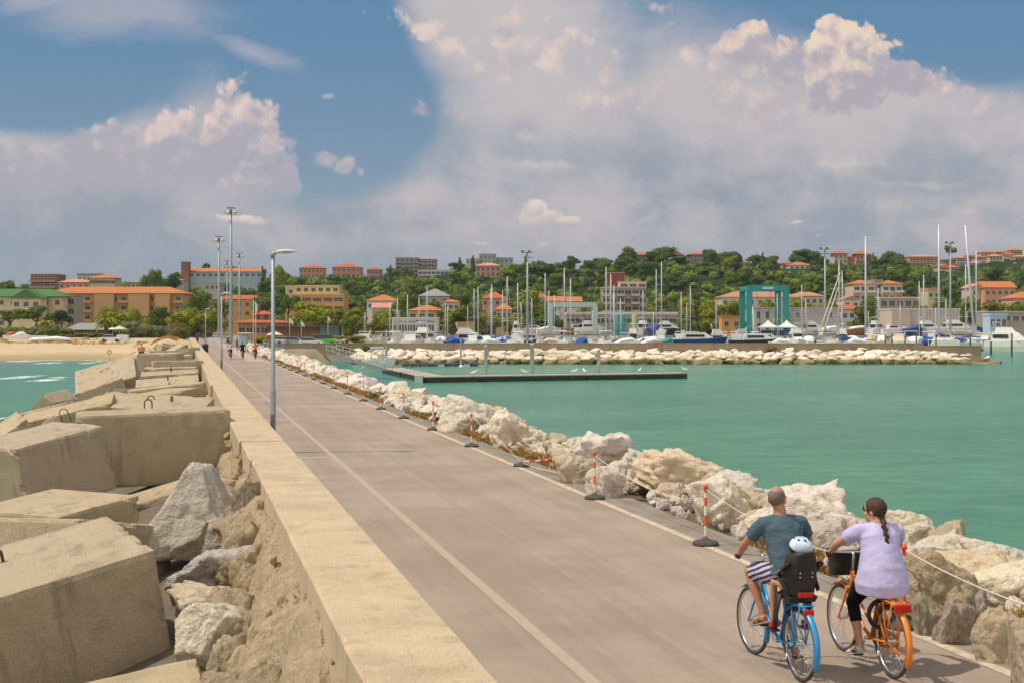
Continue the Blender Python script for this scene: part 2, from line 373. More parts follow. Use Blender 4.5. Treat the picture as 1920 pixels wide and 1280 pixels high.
# ================================================================== pier body, road, markings
def asphalt_extra(g, v, c):
    n1 = g.noise(v, .35, 4, .6); n2 = g.noise(v, 1.6, 5, .7); fine = g.noise(v, 60, 2, .7)
    c = g.mix(g.mr(n1, .35, .65), (.325, .255, .198), (.395, .315, .248))
    c = g.mix(g.mr(n2, .62, .78, 0, .35), c, (.35, .29, .225))
    x0, y0, z0 = g.xyz(v); sk = g.noise(g.vec(g.m('MULTIPLY', x0, 2.6), g.m('MULTIPLY', y0, .10), 0.0), 1.0, 5, .65)
    c = g.mix(g.mr(sk, .42, .68, 0, .30), c, (.215, .165, .125)); c = g.mix(g.mr(g.noise(v, 9, 4, .75), .52, .70, 0, .30), c, (.20, .155, .12))
    x, y, z = g.xyz(v)                                       # v: pier coordinates, x across, y along
    lane = g.m('SUBTRACT', 1.0, g.m('ABSOLUTE', g.m('DIVIDE', g.m('SUBTRACT', x, 4.97), .045)))
    c = g.mix(g.m('MULTIPLY', g.mr(lane, 0, .6), g.mr(n2, .35, .7, .1, .6)), c, (.42, .34, .26))
    strip = g.mr(x, 2.6, 3.5); c = g.mix(g.m('MULTIPLY', g.m('SUBTRACT', 1.0, strip), .25), c, (.33, .27, .2))
    cr = g.voro(g.vm('ADD', v, g.vm('SCALE', g.noise(v, 1.2, 4, out=1), scale=.8)), .22, feature='DISTANCE_TO_EDGE')
    c = g.mix(g.mr(cr, .005, .0, 0, .16), c, (.13, .11, .09))
    sp = g.voro(v, 2.2, out='Distance')
    c = g.mix(g.mr(sp, .035, .02, 0, .45), c, (.12, .10, .085))
    return g.mix(g.mr(fine, .3, .7, 0, .25), c, g.vm('SCALE', c, scale=.72))
M_asph = mat('asphalt', [(.2, .2, .2)], rough=.88, spec=.25, extra=asphalt_extra, bump=.35, bscale=90, bdist=.008)
def pier_obj(name, mb, m, **k):
    """mesh given in pier coordinates (across, along, z)"""
    o = mb.build(name, m, **k); o.rotation_euler = (0, 0, math.atan2(.23886, .97105)); return o
def strip(name, d0, d1, z, m, s0=-6, s1=430, wob=0.0, **k):
    mb = MB(); n = 1 if not wob else int((s1-s0)/2)
    for i in range(n):
        a, b = s0+(s1-s0)*i/n, s0+(s1-s0)*(i+1)/n
        w = lambda q: wob*mnoise.noise(Vector((q*.35, d1, 0)))
        mb.quad((d0, a, z), (d1+w(a), a, z), (d1+w(b), b, z), (d0, b, z))
    return pier_obj(name, mb, m, **k)
strip("road", 2.0, 7.75, 0.0, M_asph, kind='structure')
def shoulder_extra(g, v, c):
    n = g.noise(v, 1.2, 5, .7); c = g.mix(g.mr(n, .35, .65), (.235, .195, .155), (.30, .255, .20))
    x, y, z = g.xyz(v); j = g.m('PINGPONG', y, 3.0)
    c = g.mix(g.mr(j, .03, .012, 0, .6), c, (.1, .09, .08))
    l = g.m('ABSOLUTE', g.m('SUBTRACT', x, g.m('ADD', 8.0, g.m('MULTIPLY', g.noise(v, .2, 2), .12))))
    return g.mix(g.mr(l, .02, .006, 0, .7), c, (.09, .08, .07))
M_sho = mat('shoulder_concrete', [(.3, .3, .3)], rough=.9, spec=.2, extra=shoulder_extra, bump=.4, bscale=50, bdist=.01)
strip("pavement", 7.75, 8.32, -.002, M_sho, wob=.12, s1=230, kind='structure')
def worn(col, amt=.5):
    def ex(g, v, c):
        n = g.noise(v, 5, 6, .75); return g.mix(g.mr(n, .42, .62, 0, amt), col, (.33, .26, .20))
    return ex
strip("road_marking", 3.61, 3.755, .005, mat('lane_paint', [(.5, .5, .5)], rough=.8, extra=worn((.43, .345, .265), .35)), kind='structure')
strip("road_marking", 7.56, 7.70, .005, mat('edge_paint', [(.6, .6, .6)], rough=.8, extra=worn((.60, .50, .37), .7)), kind='structure')
mk = MB(); a = gp(560, 853); b = gp(640, 850)
M_faint = mat('faint_paint', [(.5, .5, .5)], rough=.85, extra=worn((.43, .36, .29), .9))
for (sA, dA, dB, w) in ((33.6, 2.2, 3.55, .35), (52.0, 3.9, 6.0, .2)): mk.quad((dA, sA, .004), (dB, sA+.1, .004), (dB, sA+w+.1, .004), (dA, sA+w, .004))
pier_obj("road_marking", mk, M_faint, kind='structure')
cm = MB(); q0 = gp(703, 976); s0 = q0.dot(RD); d0 = q0.dot(RN)     # little scratched cross on the asphalt
for an in (.5, -.45):
    ux, uy = math.cos(an), math.sin(an)
    cm.quad((d0-.12*ux+.015*uy, s0-.5*uy-.02, .005), (d0+.12*ux+.015*uy, s0+.5*uy-.02, .005), (d0+.12*ux-.015*uy, s0+.5*uy+.02, .005), (d0-.12*ux-.015*uy, s0-.5*uy+.02, .005))
pier_obj("road_marking", cm, M_faint, kind='structure')
# pier core and banks under the rocks
M_bank = mat('bank_soil', [(.10, .085, .06), (.20, .16, .11)], rough=.95, nscale=1.5, bump=.8, bscale=6, bdist=.1)
pb = MB(); prof = [(-14, -4.5), (-6.5, -2.6), (-2.4, -1.5), (.9, -.35), (2.0, -.06), (8.2, -.06), (9.4, -.15), (11.0, -.9), (15.5, -4.5)]
for i in range(len(prof)-1):
    (xa, za), (xb, zb) = prof[i], prof[i+1]
    for (s_, e_) in ((-8, 205),): pb.quad((xa, s_, za), (xb, s_, zb), (xb, e_, zb), (xa, e_, za))
pb.quad((2.0, 205, -.06), (8.2, 205, -.06), (8.2, 430, -.06), (2.0, 430, -.06))
pb.quad((8.2, 205, -.06), (8.2, 430, -.06), (8.2, 430, -1.5), (8.2, 205, -1.5)); pb.quad((2, 205, -.06), (2, 430, -.06), (2, 430, -1.5), (2, 205, -1.5))
pier_obj("embankment", pb, M_bank, kind='structure')
# ================================================================== parapet wall
def conc_extra(scale=1.0, dark=(.22, .18, .13), lines=False):
    def ex(g, v, c):
        a = g.noise(v, 9*scale, 6, .7); b = g.noise(v, 48*scale, 4, .75); bl = g.noise(v, 1.1*scale, 4, .6)
        c = g.mix(g.mr(bl, .45, .7, 0, .35), c, dark)
        c = g.mix(g.mr(a, .6, .72, 0, .35), c, dark)
        pit = g.voro(v, 26*scale, out='Distance')
        c = g.mix(g.mr(pit, .20, .08, 0, .65), c, (.12, .10, .07))
        st = g.noise(g.vm('MULTIPLY', v, (3.0, 3.0, .35)), 1.0*scale, 5, .65); c = g.mix(g.mr(st, .54, .68, 0, .5), c, dark)
        al = g.noise(v, .55*scale, 5, .7, .5); c = g.mix(g.mr(al, .60, .72, 0, .35), c, (.20, .19, .10))
        if lines:
            x, y, z = g.xyz(v); ln = g.noise(g.vec(g.m('MULTIPLY', x, .8), g.m('MULTIPLY', y, 14.0), z), 3, 3, .6)
            c = g.mix(g.mr(ln, .55, .7, 0, .25), c, dark)
            st = g.noise(g.vec(g.m('MULTIPLY', x, 14.0), g.m('MULTIPLY', y, 1.6), z), 1.0, 4, .6); c = g.mix(g.mr(st, .62, .74, 0, .35), c, (.2, .17, .12))
        return g.mix(g.mr(b, .38, .66, 0, .6), c, g.vm('SCALE', c, scale=.62))
    return ex
M_wall = mat('parapet_concrete', [(.54, .42, .28), (.64, .505, .345)], rough=.9, spec=.2, nscale=1.2, extra=conc_extra(1.0, (.36, .28, .18), True), bump=.35, bscale=40, bdist=.01)
wl = empty("parapet_wall", label="long low sand-coloured concrete parapet between the tumbled blocks and the road", cat="wall")
seg = [(-6, 25.5, 1.23, 2.16), (25.52, 29.6, 1.205, 2.15), (29.62, 40.2, 1.17, 2.15), (40.22, 58.5, 1.19, 2.14), (58.52, 70, 1.10, 2.14), (70.02, 92, 1.14, 2.14), (92.02, 130, 1.10, 2.13), (130.02, 180, 1.1, 2.13), (180.02, 300, 1.1, 2.12)]
WT = .80
for i, (a, b, l, r) in enumerate(seg):
    mb = MB(); n = max(2, int((b-a)/(.5 if a < 60 else 4))); N = n+1
    vs = []
    for j in range(N):
        s_ = a+(b-a)*j/n; k = lambda q, am=.012: am*mnoise.noise(Vector((s_*1.3, q, i)))
        dz = 0.0
        vs += [(l+k(1), s_, -1.2), (l+k(1), s_, .0), (l+k(2, .02), s_, WT-.03+dz+k(5)), (l+.03+k(3, .02), s_, WT+dz+k(6)), (r-.02+k(4), s_, WT+dz+k(7)), (r+k(4), s_, WT-.03+dz), (r, s_, -.02)]
    m7 = 7; fs = [(j*m7+q, (j+1)*m7+q, (j+1)*m7+q+1, j*m7+q+1) for j in range(n) for q in range(6)]
    fs += [tuple(range(7)), tuple(range(n*7+6, n*7-1, -1))]
    mb.add(vs, fs); o = mb.build("wall_section", M_wall, wl); fix_normals(o)
wl.rotation_euler = (0, 0, math.atan2(.23886, .97105))
# ================================================================== concrete blocks
BOX = {'b1': ((-5.889, 16.958, -0.412), (0.149, -0.182, 0.544), (2.405, 2.258, 1.643)),
 'b0': ((-4.241, 13.558, -1.317), (-0.007, -0.160, 0.282), (2.435, 2.034, 1.612)),
 'b2': ((-7.066, 21.534, -0.576), (-0.137, 0.145, 1.196), (2.436, 1.998, 1.460)),
 'b2b': ((-8.472, 24.851, -0.588), (0.087, -0.028, -0.515), (2.336, 1.982, 1.296)),
 'b3': ((-9.100, 32.597, -1.321), (0.082, -0.257, 0.344), (3.225, 1.646, 0.900)),
 'b4': ((-11.034, 31.307, 0.020), (0.050, -0.185, 0.831), (2.292, 2.350, 1.569)),
 'b5': ((-9.479, 35.312, 0.138), (0.023, -0.017, 0.317), (3.894, 1.506, 1.906)),
 'b6': ((-11.412, 43.669, 0.041), (0.195, 0.053, -0.007), (2.928, 2.014, 1.654)),
 'b7': ((-15.056, 57.156, -0.097), (0.008, -0.091, 1.120), (3.272, 1.995, 1.230)),
 'b8': ((-16.544, 64.103, -0.148), (0.004, -0.104, 0.365), (3.515, 1.994, 1.230)),
 'b9': ((-18.795, 72.946, -0.466), (0.190, -0.061, 0.245), (3.365, 2.094, 1.686)),
 'b10': ((-22.599, 90.090, 0.375), (-0.001, -0.012, 0.324), (3.306, 1.994, 1.266)),
 'b11': ((-21.000, 81.960, -0.333), (0.079, -0.040, 0.229), (3.451, 2.020, 1.689)),
 'b12': ((-22.739, 88.967, -0.234), (0.043, -0.015, 0.185), (3.389, 2.050, 1.693)),
 'b13': ((-27.410, 104.027, 0.480), (0.034, -0.013, -0.074), (3.136, 1.995, 1.534)),
 'b14': ((-25.374, 83.942, -0.359), (0.479, -0.237, 0.249), (3.790, 3.038, 1.686)),
 'b15': ((-25.448, 82.162, -0.894), (-0.004, -0.338, 0.483), (3.003, 1.989, 1.120)),
 'b16': ((-24.259, 70.437, -0.891), (0.653, 0.441, 1.321), (2.499, 0.825, 1.419)),
 'b17': ((-17.155, 51.997, -0.581), (0.143, -0.212, 0.228), (3.510, 2.407, 1.491)),
 'b18': ((-16.182, 45.264, -0.912), (-0.400, -0.693, 1.492), (2.210, 1.979, 1.086)),
 'b19': ((-18.999, 50.891, -0.695), (0.295, -0.589, 0.493), (1.174, 1.877, 0.761)),
 'b20': ((-42.894, 165.034, 0.204), (0.003, 0.017, 0.205), (2.571, 1.998, 1.288)),
 'b21': ((-34.626, 140.098, 0.302), (-0.015, -0.203, -0.454), (3.297, 1.995, 1.047)),
 'b22': ((-37.764, 150.069, 0.184), (0.227, -0.430, 0.513), (1.844, 1.969, 1.490)),
 'b23': ((-29.829, 116.064, 0.094), (0.005, -0.136, 0.307), (3.941, 1.996, 1.070))}
M_blk = mat('block_concrete', [(.47, .375, .255), (.57, .465, .325)], rough=.93, spec=.15, nscale=.9, extra=conc_extra(1.0, (.22, .185, .13)), bump=1.0, bscale=34, bdist=.022, rand=.06)
M_blk2 = mat('block_concrete_rough', [(.47, .37, .23), (.57, .455, .30)], rough=.95, spec=.15, nscale=2.5, extra=conc_extra(.8, (.22, .18, .12)), bump=1.0, bscale=22, bdist=.03)
def rock_r(v, planes, sharp=30.0):
    r = 1e9
    acc = 0.0
    for (n_, d_) in planes:
        k = n_.dot(v)
        if k > .05:
            acc += math.exp(-sharp*(d_/k))
    return -math.log(acc)/sharp if acc > 0 else 1.0
def block_mesh(dims, seed, cham=.035, rough=.014, res=.16):
    """a cast cuboid with worn edges: subdivided box, rounded and chipped"""
    rr = random.Random(seed); bm = bmesh.new(); bmesh.ops.create_cube(bm, size=1.0)
    bmesh.ops.subdivide_edges(bm, edges=bm.edges, cuts=max(4, int(min(22, max(dims)/res))), use_grid_fill=True)
    hx, hy, hz = dims[0]/2, dims[1]/2, dims[2]/2; off = rr.random()*50
    sk = [rr.uniform(-.02, .02) for _ in range(6)]
    for v in bm.verts:
        p = Vector((v.co.x*2*hx, v.co.y*2*hy, v.co.z*2*hz))
        q = p.copy()
        wear = cham*(1+.9*mnoise.noise(Vector((p.x*1.7+off, p.y*1.7, p.z*1.7))))
        wear = max(wear, .01)
        a = [hx-abs(p.x), hy-abs(p.y), hz-abs(p.z)]
        b = sorted(a)
        if b[1] < wear*1.5:
            k = (wear*1.5-b[1])/(wear*1.5)
            for i, (c, h) in enumerate(zip((p.x, p.y, p.z), (hx, hy, hz))):
                if h-abs(c) < wear*1.5: q[i] = math.copysign(abs(c)-wear*.45*k-(wear*.5 if mnoise.noise(p*4+Vector((off, 0, 0))) > .25 else 0), c)
        nz = mnoise.fractal(Vector((p.x*1.6+off, p.y*1.6, p.z*1.6)), 1.0, 2.1, 4)
        q += Vector((math.copysign(1, p.x) if a[0] < .02 else 0, math.copysign(1, p.y) if a[1] < .02 else 0, math.copysign(1, p.z) if a[2] < .02 else 0))*(nz*rough)
        q.x += sk[0]*q.z; q.y += sk[1]*q.x; q.z += sk[2]*q.y
        v.co = q
    me = bpy.data.meshes.new("concrete_block"); bm.to_mesh(me); bm.free()
    for p in me.polygons: p.use_smooth = False
    return me
def loop_mesh(parent, loc, w, h, t, tilt, name="lifting_loop", rz=0.0):
    mb = MB(); pts = [(-w/2, 0, -.25)]+[(-w/2*math.cos(a), 0, h-w/2+w/2*math.sin(a)) for a in [math.pi*i/10 for i in range(11)]]+[(w/2, 0, -.25)]
    mb.tube(pts, t, 7); o = mb.build(name, M_rust, parent, loc); o.rotation_euler = (tilt, 0, rz); return o
M_rust = mat('rusty_iron', [(.05, .025, .012), (.14, .06, .025)], rough=.85, nscale=20)
BL = {
 'b1': "huge speckled concrete block nearest the camera with a pale scuff on top",
 'b0': "rough-topped concrete block jutting in at the bottom edge, below the huge speckled block",
 'b2': "grey concrete block wedged right behind the huge speckled one, beside the white limestone boulder",
 'b2b': "concrete block at the left edge, only its grey rim showing",
 'b3': "low concrete slab lying under the two tall blocks, propping the pointed white boulder",
 'b4': "tilted grey concrete block at the left edge with a mossy side and a rusty bar",
 'b5': "wide upright concrete block touching the parapet wall, one iron loop standing on its top",
 'b6': "flat-lying concrete block with wood-grained top just behind the wide upright one",
 'b7': "small wedge of concrete block showing behind the wood-grained one, pointing to the wall",
 'b8': "long concrete block lying across the row with a thin lit top edge, reaching the wall",
 'b9': "pale concrete block with a smooth sunlit top and two short iron stubs",
 'b10': "upright concrete block whose dark narrow side stands next to the parapet",
 'b11': "concrete block showing one bright strip of top in front of the brownish one",
 'b12': "concrete block with a brown pitted top near the dark upright one",
 'b13': "square concrete block with a dark flat front standing right of the big slanted slab",
 'b14': "very large slanted concrete slab with a broken pitted patch facing the open sea",
 'b15': "concrete block with a long grey shaded front lying below the slanted slab",
 'b16': "ridge-shaped concrete block tipped on its edge above the waves",
 'b17': "broad sunlit concrete slab sloping to the sea, iron ring near its lower edge",
 'b18': "grey concrete block tipped on its corner behind the tilted mossy one",
 'b19': "small peaked concrete block at the left edge above the mossy one",
 'b20': "far concrete block with a dark front near the man sitting on the blocks",
 'b21': "far concrete block with a slanting lit top edge close to the wall",
 'b22': "far concrete block like a sunlit ramp leaning towards the wall",
 'b23': "long thin-edged concrete block lying across the row beyond the pitted one",
}
BO = {}
for k, (c, rv, d) in BOX.items():
    v = Vector(rv); an = v.length; R = Matrix.Rotation(an, 4, v.normalized()) if an > 1e-6 else Matrix.Identity(4)
    near = c[1] < 40
    me = block_mesh(d, hash(k) % 97 if False else sum(map(ord, k))*7 % 97, cham=.05 if near else .045, rough=.012, res=.13 if near else .3)
    me.materials.append(M_blk2 if k in ('b0', 'b3', 'b17') else M_blk)
    o = bpy.data.objects.new("concrete_block", me); COL.objects.link(o); o.matrix_world = Matrix.Translation(c)@R
    tag(o, BL[k], "concrete block", "tumbled concrete blocks of the breakwater"); BO[k] = o
def on_top(k, px, py):
    """point of the block's top plane under a photo pixel, in block coordinates"""
    c, rv, d = BOX[k]; o = BO[k]; M = o.matrix_world.inverted(); ro = M@Vector((0, 0, CH)); r1 = M@at(px, py, 10.0); dr = r1-ro
    t = (d[2]/2-ro.z)/dr.z; return ro+dr*t
for (k, px, py, w, h, tl, rz) in (('b5', 278, 765, .2, .24, 0, 0), ('b6', 283, 748, .22, .12, -.1, .2), ('b6', 322, 752, .05, .17, 0, 0), ('b17', 122, 780, .32, .30, -.3, .5), ('b9', 315, 712, .04, .22, 0, 0), ('b9', 318, 720, .1, .12, .2, 0),
                              ('b11', 321, 697, .05, .3, 0, 0), ('b4', 44, 905, .1, .2, 1.5, 0), ('b1', 1, 1052, .06, .14, 0, 0), ('b14', 196, 693, .7, .25, .9, .4)):
    if k == 'b4':
        p = BO[k].matrix_world.inverted()@at(44, 955, BOX['b4'][0][1]-1.55)
    else: p = on_top(k, px, py)
    loop_mesh(BO[k], p, w, h, .018 if w > .06 else .02, tl, "lifting_loop" if w > .08 else "iron_stub", rz)
# ================================================================== natural rock
def lime_extra(base=(.56, .47, .36), ochre=(.42, .28, .12), pitc=(.20, .16, .11)):
    def ex(g, v, c):
        n1 = g.noise(v, 1.3, 5, .65, .4); n2 = g.noise(v, 5, 6, .75, .6); n3 = g.noise(v, 22, 4, .7)
        c = g.mix(g.mr(n1, .48, .70, 0, .75), c, ochre)
        c = g.mix(g.mr(n2, .56, .72, 0, .5), c, pitc)
        pit = g.voro(g.vm('ADD', v, g.vm('SCALE', g.noise(v, 6, 3, out=1), scale=.15)), 11, out='Distance')
        c = g.mix(g.m('MULTIPLY', g.mr(pit, .22, .10, 0, .7), g.mr(n2, .4, .6)), c, pitc)
        return g.mix(g.mr(n3, .55, .75, 0, .3), c, pitc)
    return ex
def rock_mat(name, cols, ex, bs=6.0, bd=.14, rand=.10, wet=False):
    def extra(g, v, c):
        c = ex(g, v, c)
        if wet:
            z = g.xyz(g.n('ShaderNodeNewGeometry').outputs['Position'])[2]
            k = g.mr(g.m('ADD', z, g.m('MULTIPLY', g.m('SUBTRACT', g.noise(v, 1.2, 3), .5), .5)), -1.25, -1.62)
            c = g.mix(g.m('MULTIPLY', k, .85), c, (.17, .125, .045))
        return c
    return mat(name, cols, rough=.93, spec=.15, nscale=.9, extra=extra, bump=1.0, bscale=bs, bdist=bd, rand=rand)
M_lime = rock_mat('limestone', [(.70, .62, .52), (.78, .71, .61)], lime_extra())
M_limew = rock_mat('limestone_tide', [(.70, .62, .52), (.78, .71, .61)], lime_extra(), wet=True, bd=.12, bs=3)
M_limeo = rock_mat('limestone_ochre', [(.60, .48, .33), (.68, .57, .43)], lime_extra(ochre=(.36, .25, .12)))
M_grey = rock_mat('grey_stone', [(.52, .46, .38), (.66, .60, .51)], lime_extra(ochre=(.34, .27, .15)), bs=9)
M_congl = mat('conglomerate', [(.50, .395, .26), (.64, .52, .36)], rough=.97, spec=.1, nscale=4, bump=1.0, bscale=13, bdist=.09, contrast=.3,
              extra=lambda g, v, c: g.mix(g.mr(g.voro(v, 24), .1, .45, 0, .55), c, g.mix(g.noise(v, 3), (.22, .15, .08), (.55, .44, .30))))
M_gravel = mat('gravel_concrete', [(.20, .17, .13), (.40, .33, .24)], rough=.95, spec=.15, nscale=14, bump=1.0, bscale=30, bdist=.04, contrast=.3)
def rock_mesh(name, seed, sub=4, nplanes=11, sharp=26.0, rough=.05, lay=0.0, dents=3):
    """a quarried boulder: an icosphere cut by random planes, then roughened"""
    rr = random.Random(seed); pl = []
    for i in range(nplanes):
        while True:
            n_ = Vector((rr.gauss(0, 1), rr.gauss(0, 1), rr.gauss(0, 1))).normalized()
            if all(n_.dot(q[0]) < .80 for q in pl): break
            if rr.random() < .05: break
        pl.append((n_, rr.uniform(.62, .95)))
    for ax in ((1, 0, 0), (-1, 0, 0), (0, 1, 0), (0, -1, 0), (0, 0, 1), (0, 0, -1)): pl.append((Vector(ax), 1.05))
    bm = bmesh.new(); bmesh.ops.create_icosphere(bm, subdivisions=sub, radius=1.0); o = rr.random()*100
    lo = [1e9]*3; hi = [-1e9]*3
    for v in bm.verts:
        d = v.co.normalized(); r = rock_r(d, pl, sharp); p = d*r
        f = mnoise.fractal(p*1.7+Vector((o, 0, 0)), .9, 2.1, 6)
        rid = 1-abs(mnoise.noise(p*2.6+Vector((0, o, 0))))*2
        k = 1+f*rough*1.6+max(0, rid-.55)*-rough*2.2
        if lay: k += lay*math.sin((p.z+.25*mnoise.noise(p*1.5))*26+o)*(.4+mnoise.noise(p*2))
        v.co = p*k
        for a in range(3): lo[a] = min(lo[a], v.co[a]); hi[a] = max(hi[a], v.co[a])
    for v in bm.verts:
        for a in range(3): v.co[a] = (v.co[a]-(lo[a]+hi[a])/2)/(hi[a]-lo[a])     # unit bounding box
    me = bpy.data.meshes.new(name); bm.to_mesh(me); bm.free()
    for p in me.polygons: p.use_smooth = sub >= 4
    return me
def rock(me, m, loc, dims, rot, label, group=None, cat="boulder", name="boulder", keep=False):
    if not keep: me = me.copy() if me.users and me.materials and me.materials[0] is not m else me
    if m is not None:
        if not me.materials: me.materials.append(m)
        elif me.materials[0] is not m: me.materials[0] = m
    o = bpy.data.objects.new(name, me); COL.objects.link(o); o.location = loc; o.rotation_euler = rot; o.scale = dims
    return tag(o, label, cat, group)
PROTO = [rock_mesh("boulder", 100+i, sub=5, nplanes=9+i % 4, rough=.08+.015*(i % 3), sharp=(44, 70, 24)[i % 3]) for i in range(9)]
PROTO_F = [rock_mesh("boulder", 300+i, sub=3, nplanes=9, rough=.07, sharp=30) for i in range(7)]
PROTO_M = [rock_mesh("boulder", 500+i, sub=4, nplanes=10, rough=.09, sharp=60) for i in range(5)]
for i, me in enumerate(PROTO): me.materials.append((M_lime, M_lime, M_limeo)[i % 3] if i != 5 else M_lime)
for me in PROTO_F: me.materials.append(M_limew)
NR = random.Random(5)
GR = "boulders of the rock bank beside the road"
# named boulders: photo x0, x1, y top, y bottom, distance, prototype, material, spin, label
NAMED = [
 (1398, 1612, 888, 1012, 18.6, 1, M_lime, .4, "largest white boulder of the roadside bank, behind the man's head"),
 (1505, 1592, 962, 1020, 16.6, 4, M_lime, 1.0, "small rounded pale boulder low in front of the largest white one"),
 (1180, 1382, 838, 912, 22.0, 2, M_limeo, .2, "broad ochre pitted boulder with a bristly top against the water"),
 (1280, 1412, 884, 968, 19.8, 5, M_lime, .9, "white boulder with a smooth slanting face behind the third nearest post"),
 (1330, 1415, 895, 962, 19.0, 7, M_limeo, 2.2, "brownish pitted boulder leaning left of the largest white one"),
 (1060, 1190, 805, 868, 25.6, 8, M_lime, 2.6, "pointed pale boulder whose peak stands out against the water"),
 (1030, 1130, 830, 892, 24.0, 6, M_limeo, .6, "rounded pale boulder just left of the fourth nearest standing post"),
 (1095, 1180, 866, 918, 22.2, 3, M_lime, 1.9, "white boulder standing right at the road shoulder beside a post base"),
 (1655, 1760, 952, 1004, 17.0, 0, M_lime, .3, "pale flat-topped boulder just right of the woman's head"),
 (1738, 1812, 968, 1030, 16.0, 4, M_limeo, 1.7, "pale peaked boulder between two flat ones right of the woman"),
 (1798, 1935, 996, 1056, 15.4, 6, M_lime, .1, "white mound-shaped boulder against the water near the right edge"),
 (1690, 1830, 1000, 1050, 15.7, 1, M_lime, 2.3, "pale boulder lying level with the woman's shoulder"),
 (1768, 1990, 1054, 1132, 13.4, 3, M_lime, 3.0, "long pointed white slab of rock with a dark hollow beneath, at the right edge"),
 (1668, 1850, 1026, 1150, 14.6, 2, M_congl, .8, "big rough sand-coloured boulder of pebbly rock beside the woman's hip"),
 (1705, 1752, 1112, 1164, 13.6, 5, M_grey, .2, "small white-faced stone standing at the shoulder beside the rear orange wheel"),
 (1752, 1818, 1120, 1180, 13.1, 8, M_limeo, 1.4, "small peaked ochre stone right of the small white-faced one"),
 (1790, 1852, 1102, 1150, 13.4, 4, M_grey, 2.0, "round grey stone in the hollow under the long white slab"),
 (1818, 1925, 1130, 1215, 12.0, 7, M_limeo, .5, "grooved ochre boulder with rust-coloured weed below the rope, right edge"),
 (1880, 2010, 1150, 1250, 11.2, 6, M_limeo, 1.2, "pale boulder cut off by the lower right corner of the bank"),
 (820, 930, 738, 800, 33.0, 0, M_lime, .8, "bright white bulky boulder beyond the fifth nearest standing post"),
 (915, 992, 755, 828, 30.0, 7, M_lime, 1.7, "tall white boulder with a steep face, left of a cluster of small sharp ones"),
 (868, 960, 752, 790, 33.6, 2, M_limeo, .3, "tan flat-topped boulder between two bright white ones"),
]
occ = []
for (x0, x1, y0, y1, Y, pi, m, spin, lab) in NAMED:
    zb = .15 if (y1-612)*.0 == 0 else 0
    Y = (CH-zb)*F/(y1-CY) if Y > 11.5 else Y
    Y = min(Y, Y); k_ = Y/F; Yc = Y+(x1-x0)*k_*.30; w = (x1-x0)*Yc/F; h = (y1-y0)*Yc/F; c = at((x0+x1)/2, (y0+y1)/2, Yc)
    rock(PROTO[pi], m, (c.x, c.y, c.z-h*.17-.12), (w*1.0, max(w*.75, h*.9), h*1.12+.34), (NR.uniform(-.15, .15), NR.uniform(-.15, .15), 0), lab, GR)
    occ.append((c.x, c.y, w*.45))
rows = [(9.15, -.12, .58, .95), (9.85, -.04, .90, 1.0), (10.8, -.45, 1.15, 1.0), (12.0, -1.3, 1.5, 1.0)]
LABR = ["pale limestone boulder at the foot of the roadside bank, next to the dry grass", "pale limestone boulder on the crest of the roadside bank"]
cnt = 0
CELL = {}
STUFF = MB()
def addmesh(mb, me, M, mi=0):
    mb.add([M@v.co for v in me.vertices], [tuple(p.vertices) for p in me.polygons], mi, False)
for r_, (d0, z0, sz, _) in enumerate(rows):
    s_ = 9.0
    while s_ < 212:
        k = 1.0 if s_ < 90 else 1.25
        w = sz*NR.uniform(.75, 1.3)*k
        d = d0+NR.uniform(-.25, .3)+(.5*math.sin(s_*.31)*.5); zz = z0+NR.uniform(-.15, .22)
        p = rp(s_, d, zz); dims = (w*NR.uniform(.95, 1.25), w*NR.uniform(.85, 1.3), w*NR.uniform(.62, .95))
        rot = (NR.uniform(-.45, .45), NR.uniform(-.45, .45), NR.uniform(0, 6.28))
        if not any((p.x-a)**2+(p.y-b)**2 < (c*.62+w*.28)**2 for a, b, c in occ) or r_ > 1:
            if r_ < 2 and s_ < (42, 78)[r_]:
                pr = PROTO if s_ < 60 else PROTO_F
                if s_ < 60: o = rock(NR.choice(pr), None, p, dims, rot, LABR[r_], GR, keep=True)
                else:
                    o = rock(NR.choice(pr), None, p, dims, rot, LABR[r_], GR, keep=True)
                cnt += 1; CELL.setdefault((r_, int(s_/5.2)), []).append((w, o))
            else:
                if r_ > 1: p.z -= .1
                addmesh(STUFF, NR.choice(PROTO_M if s_ < 48 else PROTO_F), Matrix.Translation(p)@Euler(rot).to_matrix().to_4x4()@Matrix.Diagonal((*dims, 1)))
        s_ += w*.80
RANK = ["largest", "second largest", "third largest", "fourth largest", "fifth largest", "sixth largest", "seventh largest", "eighth largest", "ninth largest", "tenth largest", "eleventh largest", "twelfth largest", "thirteenth largest", "fourteenth largest", "smallest"]
NTH = ["nearest the camera", "level with the woman", "level with the man", "in the stretch just beyond the cyclists", "in the second stretch beyond the cyclists", "before the fallen post", "at the fallen post", "one post beyond the fallen one", "two posts beyond the fallen one", "three posts beyond the fallen one", "four posts beyond the fallen one", "five posts beyond the fallen one", "six posts beyond the fallen one", "seven posts beyond the fallen one", "eight posts beyond the fallen one", "nine posts beyond the fallen one", "ten posts beyond the fallen one"]
for (r_, cidx), L in CELL.items():
    L.sort(key=lambda q: -q[0])
    for j, (w, o) in enumerate(L): o['label'] = "%s pale boulder in the %s row %s" % (RANK[min(j, 14)], ("foot", "crest")[r_], NTH[min(cidx-1, 16)])
STUFF.build("rock_bank", M_limew, label="mass of pale boulders on the water side and far end of the roadside bank", cat="boulders", kind='stuff')
